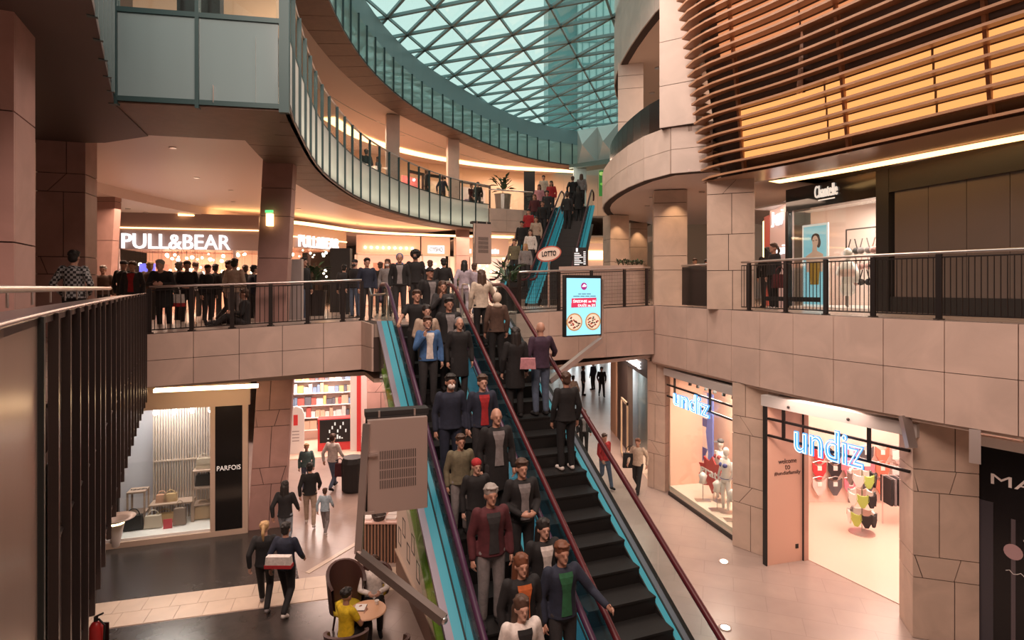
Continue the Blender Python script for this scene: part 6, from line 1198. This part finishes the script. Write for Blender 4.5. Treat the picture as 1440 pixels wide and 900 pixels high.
tp_ = G(517, 857, .74); ct_ = empty('cafe_table', (tp_.x, tp_.y, 0), 'round light wood cafe table', 'table'); part('table_top', mat('table_wood', (.62, .36, .22), .4), ct_, lambda b: b.lathe((tp_.x, tp_.y, .71), [(.30, 0), (.32, .015), (.31, .03), (.0, .03)], 28)); part('pedestal', BLACK, ct_, lambda b: b.tube([(tp_.x, tp_.y, 0), (tp_.x, tp_.y, .71)], .035, 10)); part('foot', BLACK, ct_, lambda b: b.lathe((tp_.x, tp_.y, 0), [(.22, 0), (.22, .02), (.04, .04)], 18))
bk = empty('notebook', (tp_.x - .12, tp_.y + .05, .74), 'dark blue notebook on the cafe table', 'notebook'); part('cover', mat('nb_blue', (.03, .035, .07), .5), bk, lambda b: b.box(tp_.x - .24, tp_.x - .04, tp_.y - .06, tp_.y + .14, .742, .752)); part('pages', WHITE, bk, lambda b: b.box(tp_.x - .235, tp_.x - .045, tp_.y - .055, tp_.y + .135, .752, .76))
part('coffee_cup', WHITE, None, lambda b: b.lathe((tp_.x + .12, tp_.y + .16, .742), [(.025, 0), (.04, .07), (.036, .07), (.022, .01)], 14), label='white coffee cup on the cafe table', cat='cup')
# cafe screen wall with printed frames, beside the escalator
CW = Facade((-2.55, 12.6), (-1.0, 8.9)); cw = empty('cafe_wall', CW.P(1, 0), 'low white cafe wall printed with black picture frames under the escalator', 'wall')
part('board', mat('cafe_white', (.72, .60, .52), .5), cw, lambda b: CW.box(b, 0, CW.L, .5, 1.75, -.08, 0)); part('base', mat('cafe_brown', (.16, .085, .06), .5), cw, lambda b: CW.box(b, 0, CW.L, 0, .5, -.10, .02)); part('ledge', BEI, cw, lambda b: CW.box(b, 0, CW.L, .5, .54, -.1, .05))
for k in range(9):
    u, zq, w, h = .2 + k * .42, .75 + .35 * (k % 2), .26, .36; part('printed_frame', BLACK, cw, lambda b: [CW.box(b, u, u + w, zq, zq + .02, 0, .006), CW.box(b, u, u + w, zq + h - .02, zq + h, 0, .006), CW.box(b, u, u + .02, zq, zq + h, 0, .006), CW.box(b, u + w - .02, u + w, zq, zq + h, 0, .006)])
cc = empty('cafe_counter', G(530, 800), 'slatted cafe counter with a glass case', 'counter'); cp = G(533, 800); 
part('case', mat('case_dark', (.05, .035, .03), .4), cc, lambda b: b.box(cp.x - .55, cp.x + .35, cp.y + .3, cp.y + .9, 0, .9))
for k in range(12): part('slat', mat('slat_brown', (.26, .14, .09), .5), cc, lambda b: b.box(cp.x - .55 + k * .075, cp.x - .51 + k * .075, cp.y + .26, cp.y + .3, 0, .9))
part('worktop', mat('top_pink', (.7, .45, .38), .4), cc, lambda b: b.box(cp.x - .58, cp.x + .38, cp.y + .24, cp.y + .95, .9, .94))
for k in range(6): part('pastry_tray', WHITE, cc, lambda b: b.box(cp.x - .5 + (k % 3) * .28, cp.x - .27 + (k % 3) * .28, cp.y + .4 + (k // 3) * .25, cp.y + .6 + (k // 3) * .25, .94, .97))
bh = Vector((cp.x - .1, cp.y + .4, .94)); part('basket', mat('basket_dark', (.05, .035, .03), .6), None, lambda b: [b.lathe(bh, [(.12, 0), (.17, .12), (.15, .12), (.1, .02)], 14), b.tube([bh + Vector((.16 * math.cos(k * math.pi / 8), 0, .12 + .22 * math.sin(k * math.pi / 8))) for k in range(9)], .012, 6)], label='dark basket with a hooped handle on the cafe counter', cat='basket')
bn = G(492, 690); part('litter_bin', BLACK, None, lambda b: b.lathe((bn.x + .1, bn.y, 0), [(.28, 0), (.34, .05), (.36, .9), (.30, 1.05), (.24, 1.05)], 14), label='black rounded bin standing on the walkway behind the steel mast', cat='bin')
# ================================================================ DOWNLIGHTS
def downlight(p, label, group, r=.07, z=None):
    o = empty('downlight', p, label, 'light', group); p = Vector(p)
    part('rim', STEEL, o, lambda b: b.lathe(p, [(r * .75, -.01), (r * 1.15, -.01), (r * 1.15, .02), (r * .75, .02)], 14)); part('lens', LAMPW, o, lambda b: b.lathe(p, [(r * .75, -.006), (r * .75, .015), (0.001, .015)], 12))
def cz(px, py, z): d = z * F / (HY - py); return W(px, py, d)
for px, py in ((243, 208), (277, 250), (325, 268), (328, 284)): downlight(cz(px, py, 3.29), 'small bright downlight in the pale ceiling beside the glazed bay', 'downlights by the glazed bay')
for px, py in ((180, 294), (205, 299), (285, 293), (420, 294), (503, 315)): downlight(cz(px, py, 3.29 if px > 250 else 2.96), 'small downlight in the first gallery ceiling above the shops', 'first gallery downlights', .08)
for px, py in ((532, 171), (566, 191), (607, 201), (644, 211), (680, 224), (689, 232), (709, 242), (722, 246)): downlight(cz(px, py, 8.415), 'downlight in the cream ceiling of the second gallery', 'second gallery downlights', .11)
for px, py in ((916, 278), (910, 290), (987, 270), (1000, 297)): downlight(cz(px, py, 3.1), 'downlight in the ceiling of the right gallery', 'right gallery downlights', .08)
for px, py in ((925, 96), (917, 131)): downlight(cz(px, py, 8.3), 'downlight over the upper right gallery balustrade', 'upper right downlights', .1)
sp = bpy.data.lights.new('column_spot', 'SPOT'); sp.energy = 60; sp.color = (1, .62, .35); sp.spot_size = R(70); sp.spot_blend = .8; so = bpy.data.objects.new('column_spot', sp); COL.objects.link(so); so.location = (5.05, 17.45, E + 3.05); so.rotation_euler = (R(14), 0, 0)
for x, y in ((4.5, 23.7), (6.0, 26.7)):
    l2 = sp.copy(); l2.energy = 45; s2 = bpy.data.objects.new('column_spot', l2); COL.objects.link(s2); s2.location = (x, y, E + 3.0); s2.rotation_euler = (R(12), 0, 0)
# ---- on the main escalators: (across, head row in the photo) -> step
ANG = math.atan2(-ME.d.y, -ME.d.x) + math.pi / 2           # facing down the slope (model faces -Y)
def on_esc(e, w, py, h, tt, tb, **k):
    best = None
    for i in range(400):
        t = lerp(tb, tt - .2, i / 400); st = int((tt - t) / .4); tq = tt - .4 * (st + .5); z = e.z0 + SL * (tt - .4 * st)
        p = e.p(tq, w, flat=z); y = HY - (p.z + h - E) / p.y * F
        if best is None or abs(y - py) < best[0]: best = (abs(y - py), p)
    return best[1]
def rider(w, py, h, label, down=True, face=0.0, **k):
    p = on_esc(ME, w, py, h, 4.23, -5.2); return person(p, ANG + face + (0 if down else math.pi), h, label, **k)
L_, R_ = .36, .90
rider(.30, 405, 1.72, 'person in a black printed T-shirt leaning on the left handrail at the escalator head', pose='railr', top='tshirt', tc='black', legs='black', hc='brown')
rider(.75, 372, 1.75, 'person in a dark open coat over a grey top stepping onto the escalator', shirt='grey', hair='cap', hc='black', face=.3)
rider(.42, 428, 1.66, 'person with a black vest over beige sleeves on the escalator', tc='beige', shirt='black', hair='long', hc='black', pose='carry')
rider(.95, 400, 1.68, 'person with long dark hair touching their face near the escalator head', pose='phone', tc='charcoal', hair='long', hc='brown')
rider(.86, 412, 1.80, 'person in a black leather jacket over a light grey sweater', tc='black', shirt='grey', hair='short', hc='black', pose='pocket')
rider(.36, 448, 1.70, 'person in a blue jacket over a white hoodie holding a phone to the ear', pose='phone', tc='blue', shirt='white', hair='short', hc='brown')
rider(.96, 452, 1.66, 'person in a black coat with a grey fur collar', top='coat', tc='black', hair='hood', hc='grey')
rider(.36, 515, 1.76, 'person in a navy jacket wearing a pale face mask', tc='navy', mask='white', hair='short', hc='black', legs='navy')
rider(.90, 520, 1.72, 'person in a dark jacket over a bright red top', tc='navy', shirt='red', hair='short', hc='brown')
rider(.86, 570, 1.80, 'bald person in a black coat with a grey scarf', top='coat', tc='black', shirt='grey', hair=None)
rider(.30, 610, 1.45, 'child with brown hair in a khaki hoodie on the escalator', tc='khaki', hair='short', hc='brown', legs='grey')
rider(.42, 645, 1.42, 'child in a bright red knitted hat', tc='black', hair='beanie', hc='red', legs='black')
rider(.95, 640, 1.70, 'person in a black jacket with pale patterned sleeve', tc='black', shirt='grey', hair='short', hc='brown', pose='carry')
rider(.36, 685, 1.78, 'grey haired person in a maroon jacket with light jeans', tc='maroon', shirt='charcoal', hair='short', hc='grey', legs='grey')
rider(.92, 712, 1.64, 'person with long dark hair and a white scarf', tc='black', shirt='white', hair='long', hc='black')
rider(.46, 775, 1.68, 'person with long auburn hair and orange lined black coat', top='coat', tc='black', shirt='orange', hair='long', hc='auburn')
rider(.98, 782, 1.74, 'person in a dark jacket over a dark green sweater', tc='navy', shirt='green', hair='short', hc='auburn', pose='rail')
rider(.30, 858, 1.66, 'person in a white jacket with black straps low on the escalator', tc='white', shirt='black', hair='long', hc='brown')
# going up
U0, U1 = 1.90, 2.48
rider(U0 + .02, 375, 1.70, 'person in a cream top with long brown hair at the head of the rising escalator', down=False, tc='cream', hair='long', hc='brown', legs='black', pose='railr')
rider(U0 + .1, 415, 1.66, 'person in a brown jacket and pale scarf riding up', down=False, tc='brown', hair='hood', hc='cream', legs='black')
rider(U0 + .05, 455, 1.70, 'person in a long black coat with a pink bag on the rising escalator', down=False, top='coat', tc='black', hair='long', hc='black', legs='black')
rider(U1, 458, 1.80, 'balding person in a purple shirt and blue jeans holding the right handrail', down=False, top='jacket', tc='purple', hair=None, legs='jeans', pose='railr')
rider(U1 - .05, 530, 1.68, 'person in a black jacket with a white hem standing alone on the rising escalator', down=False, tc='black', hair='short', hc='brown', shoes='white', legs='black', pose='stand')
def bagobj(name, p, col, lb, w=.3, h=.3, d=.12, cat='bag', handle=True, stripe=None):
    p = Vector(p); o = empty(name, p, lb, cat); m = fabric(col)
    part('body', m, o, lambda b: b.prism([p + Vector(q) for q in ((-w / 2, -d / 2, 0), (w / 2, -d / 2, 0), (w / 2 * .9, -d / 2, h), (-w / 2 * .9, -d / 2, h))], (0, d, 0)))
    if stripe: part('stripe', fabric(stripe), o, lambda b: b.box(p.x - w / 2 - .005, p.x + w / 2 + .005, p.y - d / 2 - .005, p.y + d / 2 + .005, p.z, p.z + h * .3))
    if handle: part('handle', m, o, lambda b: b.tube([p + Vector((w * .3 * math.cos(k * math.pi / 8), 0, h + w * .5 * math.sin(k * math.pi / 8))) for k in range(9)], .012, 6))
q = on_esc(ME, U0 + .25, 455, 1.7, 4.23, -5.2); bagobj('shoulder_bag', q + Vector((.05, -.25, .95)), 'pink', 'pink bag worn by the person in the long black coat', .3, .2, handle=False)
# ---- far escalator
AU = math.atan2(-UE.d.y, -UE.d.x) + math.pi / 2
def far(w, t, h, label, down=True, **k):
    st = int((0 - t) / .4); p = UE.p(-.4 * (st + .5), w, flat=UE.z0 - SL * .4 * st); return person(p, AU + (0 if down else math.pi), h, label, **k)
fd = [(.35, -.3, 'cream', 'short', 'brown', 'person in a cream coat at the head of the far escalator'), (.9, -.9, 'red', 'long', 'black', 'person in a red jacket high on the far escalator'), (.35, -1.5, 'pink', 'long', 'brown', 'person in a pink top on the far escalator'), (.9, -2.1, 'charcoal', 'short', 'black', 'person in a charcoal jacket with a white paper bag on the far escalator'), (.35, -2.7, 'maroon', 'long', 'auburn', 'person in a maroon coat on the far escalator'), (.9, -3.5, 'black', 'short', 'brown', 'person in a black jacket midway on the far escalator'), (.4, -4.3, 'red', 'cap', 'black', 'person in red with a black cap on the far escalator'), (.9, -4.9, 'beige', 'long', 'brown', 'person in a beige coat on the far escalator'), (.35, -5.6, 'black', 'short', 'black', 'dark dressed person low on the far escalator'), (.9, -6.3, 'white', 'long', 'brown', 'person in white low on the far escalator'), (.4, -7.0, 'khaki', 'short', 'brown', 'person in khaki near the foot of the far escalator'), (.95, -7.5, 'grey', 'long', 'blond', 'blond person in grey near the foot of the far escalator')]
for w, t, c, hr, hcx, lb in fd: far(w, t, 1.72, lb, tc=c, hair=hr, hc=hcx, pose='stand')
far(1.95, -.4, 1.75, 'person in black at the head of the far cyan escalator', False, tc='black', pose='walk'); far(2.4, -1.6, 1.72, 'person in a long black coat on the far cyan escalator', False, top='coat', tc='black', hair='long', hc='black'); far(1.95, -2.6, 1.74, 'person in a dark jacket lower on the far cyan escalator', False, tc='charcoal'); far(2.35, -.1, 1.7, 'person in grey stepping off the far cyan escalator', False, tc='grey', hair='long')
# ---- gallery behind the rail and at the escalator head: head position in the photo + distance
def std(px, d, zf, h, label, face=0.0, **k): p = W(px, 0, d); return person((p.x, p.y, zf), face, h, label, **k)
PI = math.pi; Z1 = E - 1.0
plaid = bpy.data.materials.new('plaid'); plaid.use_nodes = True; nt = plaid.node_tree; ck = nt.nodes.new('ShaderNodeTexChecker'); ck.inputs['Scale'].default_value = 22; ck.inputs['Color1'].default_value = (.015, .015, .018, 1); ck.inputs['Color2'].default_value = (.35, .34, .34, 1); tc_ = nt.nodes.new('ShaderNodeTexCoord'); nt.links.new(tc_.outputs['Object'], ck.inputs['Vector']); nt.links.new(ck.outputs[0], nt.nodes['Principled BSDF'].inputs['Base Color'])
std(104, 9.6, Z1, 1.62, 'person in a black and white plaid shirt at the near railing', PI + .2, tc=plaid, hc='black', pose='pocket')
std(145, 15.5, Z1, 1.60, 'person in brown behind the plaid shirt', .4, tc='brown', hc='grey'); std(174, 15.0, Z1, 1.72, 'person in a dark cap and coat before the big fashion shop', PI, tc='black', hair='cap', hc='charcoal'); std(186, 14.4, Z1, 1.66, 'person with a red scarf before the blue screen column', .3, tc='charcoal', shirt='red', hair='short', hc='brown')
std(211, 15.8, Z1, 1.72, 'person with blond hair facing the shop window', PI, tc='brown', hair='short', hc='blond')
std(231, 13.6, Z1, 1.76, 'person in a long dark coat leaning over the gallery rail', .25, pose='leanrail', top='coat', tc='black', hc='grey', legs='black')
std(252, 15.4, Z1, 1.70, 'grey haired person in a charcoal jacket in the gallery crowd', PI - .5, tc='charcoal', hc='grey', legs='black'); std(263, 14.6, Z1, 1.68, 'person in black holding a white and red bag in the gallery crowd', .5, tc='black', hc='black', pose='carry')
std(275, 17.6, Z1, 1.78, 'person with a topknot in grey facing the window', PI, tc='grey', hair='bun', hc='brown'); std(292, 15.2, Z1, 1.62, 'person with a dark cap and black jacket by the rail', 1.2, tc='black', hair='cap', hc='black'); std(303, 17.0, Z1, 1.70, 'person in a black jacket among the shop crowd', PI, tc='black', hc='black')
std(322, 15.6, Z1, 1.74, 'person in a brown coat standing sideways in the crowd', 1.4, tc='brown', hc='brown', pose='walk'); std(330, 14.6, Z1, 1.74, 'person in a light beige jacket in the gallery crowd', PI, tc='beige', hc='black', legs='grey'); std(345, 17.2, Z1, 1.68, 'person in charcoal beside the leaning pillar', PI + .4, tc='charcoal', hc='brown'); std(357, 15.8, Z1, 1.62, 'person in a navy coat close to the leaning pillar', 2.5, tc='navy', hc='black')
p = W(341, 0, 13.5); person((p.x, p.y + .1, E - .94), -1.2, 1.7, 'person sitting on the gallery floor against the leaning pillar', pose='sitfloor', tc='black', hc='brown', legs='charcoal')
p = W(258, 0, 14.1); bagobj('shopping_bag', (p.x, p.y - .35, E - .45), 'white', 'white and red shopping bag carried in the gallery crowd', .42, .3, stripe='red')
std(427, 15.6, Z1 + .1, 1.72, 'person half hidden behind the grey information panel', 1.2, tc='black', hair='short', hc='black', legs='jeans')
ZH = E - .86
std(499, 16.4, ZH, 1.68, 'person in a black cap and mask near the railing end', -.3, tc='black', hair='cap', hc='black', mask='charcoal', legs='jeans'); std(516, 15.4, ZH, 1.66, 'person in a navy puffer jacket at the railing end', .5, tc='navy', hc='black'); std(545, 17.2, ZH, 1.72, 'person with long hair and a white mask at the escalator head', 0, tc='grey', hair='long', hc='brown', mask='white')
std(584, 17.0, ZH, 1.95, 'tall person with afro hair and a black mask behind the escalator head', 0, tc='black', hair='afro', hc='black', mask='black', skin=1); std(605, 18.4, ZH, 1.74, 'person in a dark jacket looking away behind the escalator head', PI, tc='charcoal', hc='brown'); std(624, 17.2, ZH, 1.74, 'person in black seen from behind before the far shops', PI, tc='black', hc='black')
std(653, 16.3, ZH, 1.64, 'person in a lilac tracksuit with long black hair walking away', PI, pose='walk', tc='lilac', legs='lilac', hair='long', hc='black', shoes='white'); std(667, 17.0, ZH, 1.58, 'person in a pale lilac jacket carrying a bag', PI - .4, pose='walk', tc='lilac', legs='jeans', hc='brown'); std(562, 15.6, ZH, 1.80, 'person in a dark coat with a blue hood waiting at the escalator head', .2, tc='black', shirt='grey', hair='hood', hc='blue'); std(535, 18.8, ZH, 1.70, 'person in black far behind the escalator head', PI, tc='black', hc='brown'); std(484, 18.2, ZH, 1.6, 'person in charcoal by the black stele', PI, tc='charcoal', hc='black')
std(1088, 14.3, E - .55, 1.66, 'person with a ponytail and a maroon bag on the right gallery', -1.5, tc='black', hair='ponytail', hc='brown', legs='black', shoes='white'); std(1079, 15.7, E - .55, 1.66, 'person in black half hidden behind the sandstone pillar', PI, tc='black', hair='long', hc='black')
p = W(1094, 0, 14.1); bagobj('tote_bag', (p.x, p.y - .1, E + .0), 'maroon', 'maroon tote bag of the person with the ponytail', .36, .34)
std(977, 20.5, E - .55, 1.6, 'person in grey behind the smoked glass panel', 0, tc='charcoal', hc='brown'); std(994, 20.0, E - .55, 1.55, 'person in brown behind the smoked glass panel', .4, tc='brown', hc='black')
# second gallery visitors
for k, (px, d, c, lb) in enumerate(((672, 32.2, 'black', 'person in black looking over the second gallery glass'), (663, 32.8, 'maroon', 'person in maroon on the second gallery'), (600, 28.8, 'charcoal', 'person in charcoal on the second gallery'), (622, 30.4, 'navy', 'person in navy passing on the second gallery'), (515, 24.6, 'black', 'person in black behind the curved glass of the second gallery'), (532, 26.0, 'grey', 'person in grey behind the curved glass of the second gallery'))):
    std(px, d, E + 4.26, 1.72, lb, k * .9, tc=c, hc='brown', pose=('stand', 'walk')[k % 2])
# ---- ground floor
def gnd(px, py, h, label, face, **k): p = G(px, py); return person((p.x, p.y, 0), face, h, label, **k)
gnd(372, 856, 1.70, 'person in a black jacket walking away on the dark granite', PI + .2, pose='walk', tc='black', legs='black', hair='ponytail', hc='blond', shoes='grey'); gnd(402, 862, 1.74, 'person in black with a white and red waist bag walking away', PI - .1, pose='walk', tc='navy', legs='black', hc='black', shoes='white')
p = G(402, 862); bagobj('waist_bag', (p.x - .02, p.y - .28, 1.02), 'white', 'white and red bag on the back of the walking person', .5, .22, handle=False, stripe='red')
gnd(401, 776, 1.68, 'person with long black hair and light jeans walking to the newsagent', PI, pose='walk', tc='black', legs='lightjeans', hair='long', hc='black', shoes='white'); gnd(436, 740, 1.66, 'person in a black jacket and beige trousers with a child', PI + .3, pose='walk', tc='black', legs='beige', hair='short', hc='black', shoes='white'); gnd(457, 750, 1.15, 'child in a pale blue jacket walking beside an adult', PI, pose='walk', tc='sky', legs='grey', hair='short', hc='brown', shoes='white')
gnd(431, 690, 1.45, 'person in a teal shirt before the white arched display', .3, tc='teal', legs='jeans', hc='blond'); gnd(468, 688, 1.72, 'person in a white top and jeans at the black counter', PI - .3, pose='walk', top='jacket', tc='white', legs='jeans', hc='brown')
p = G(478, 690); bagobj('holdall', (p.x, p.y, .45), 'maroon', 'dark red holdall carried at the black counter', .3, .4)
gnd(850, 686, 1.70, 'person in a red jacket and jeans beside the rising escalator', .4, pose='walk', tc='red', legs='jeans', hc='brown'); gnd(897, 693, 1.66, 'person with a big black bag walking past the slim pillar', -.6, pose='walk', tc='beige', legs='black', hc='auburn'); p = G(885, 690); bagobj('shoulder_bag', (p.x, p.y - .1, .75), 'black', 'big black shoulder bag beside the slim pillar', .45, .45)
gnd(821, 640, 1.70, 'person in a black jacket on the walkway behind the rising escalator', 0, tc='black', shirt='grey', legs='black', hc='brown')
for k, (px, py, c, lb) in enumerate(((846, 558, 'black', 'person in black at the far end of the corridor'), (820, 556, 'charcoal', 'person in charcoal in the far corridor'), (806, 575, 'cream', 'person in a cream coat in the far corridor'), (834, 548, 'navy', 'person in navy deep in the far corridor'))): gnd(px, py, 1.72, lb, k * 1.3, pose=('walk', 'stand')[k % 2], tc=c, hc='black', legs='black')
p = G(487, 890, .5); person((p.x, p.y, 0), PI - .6, 1.68, 'person in a yellow top with dark bunned hair sitting at the cafe table', pose='sit', top='tshirt', tc='yellow', hair='bun', hc='black', legs='black')
p = G(526, 838, .5); person((p.x, p.y, 0), .25, 1.68, 'person in a white jacket sitting behind the cafe table', pose='sit', tc='white', hair='short', hc='brown', legs='black')
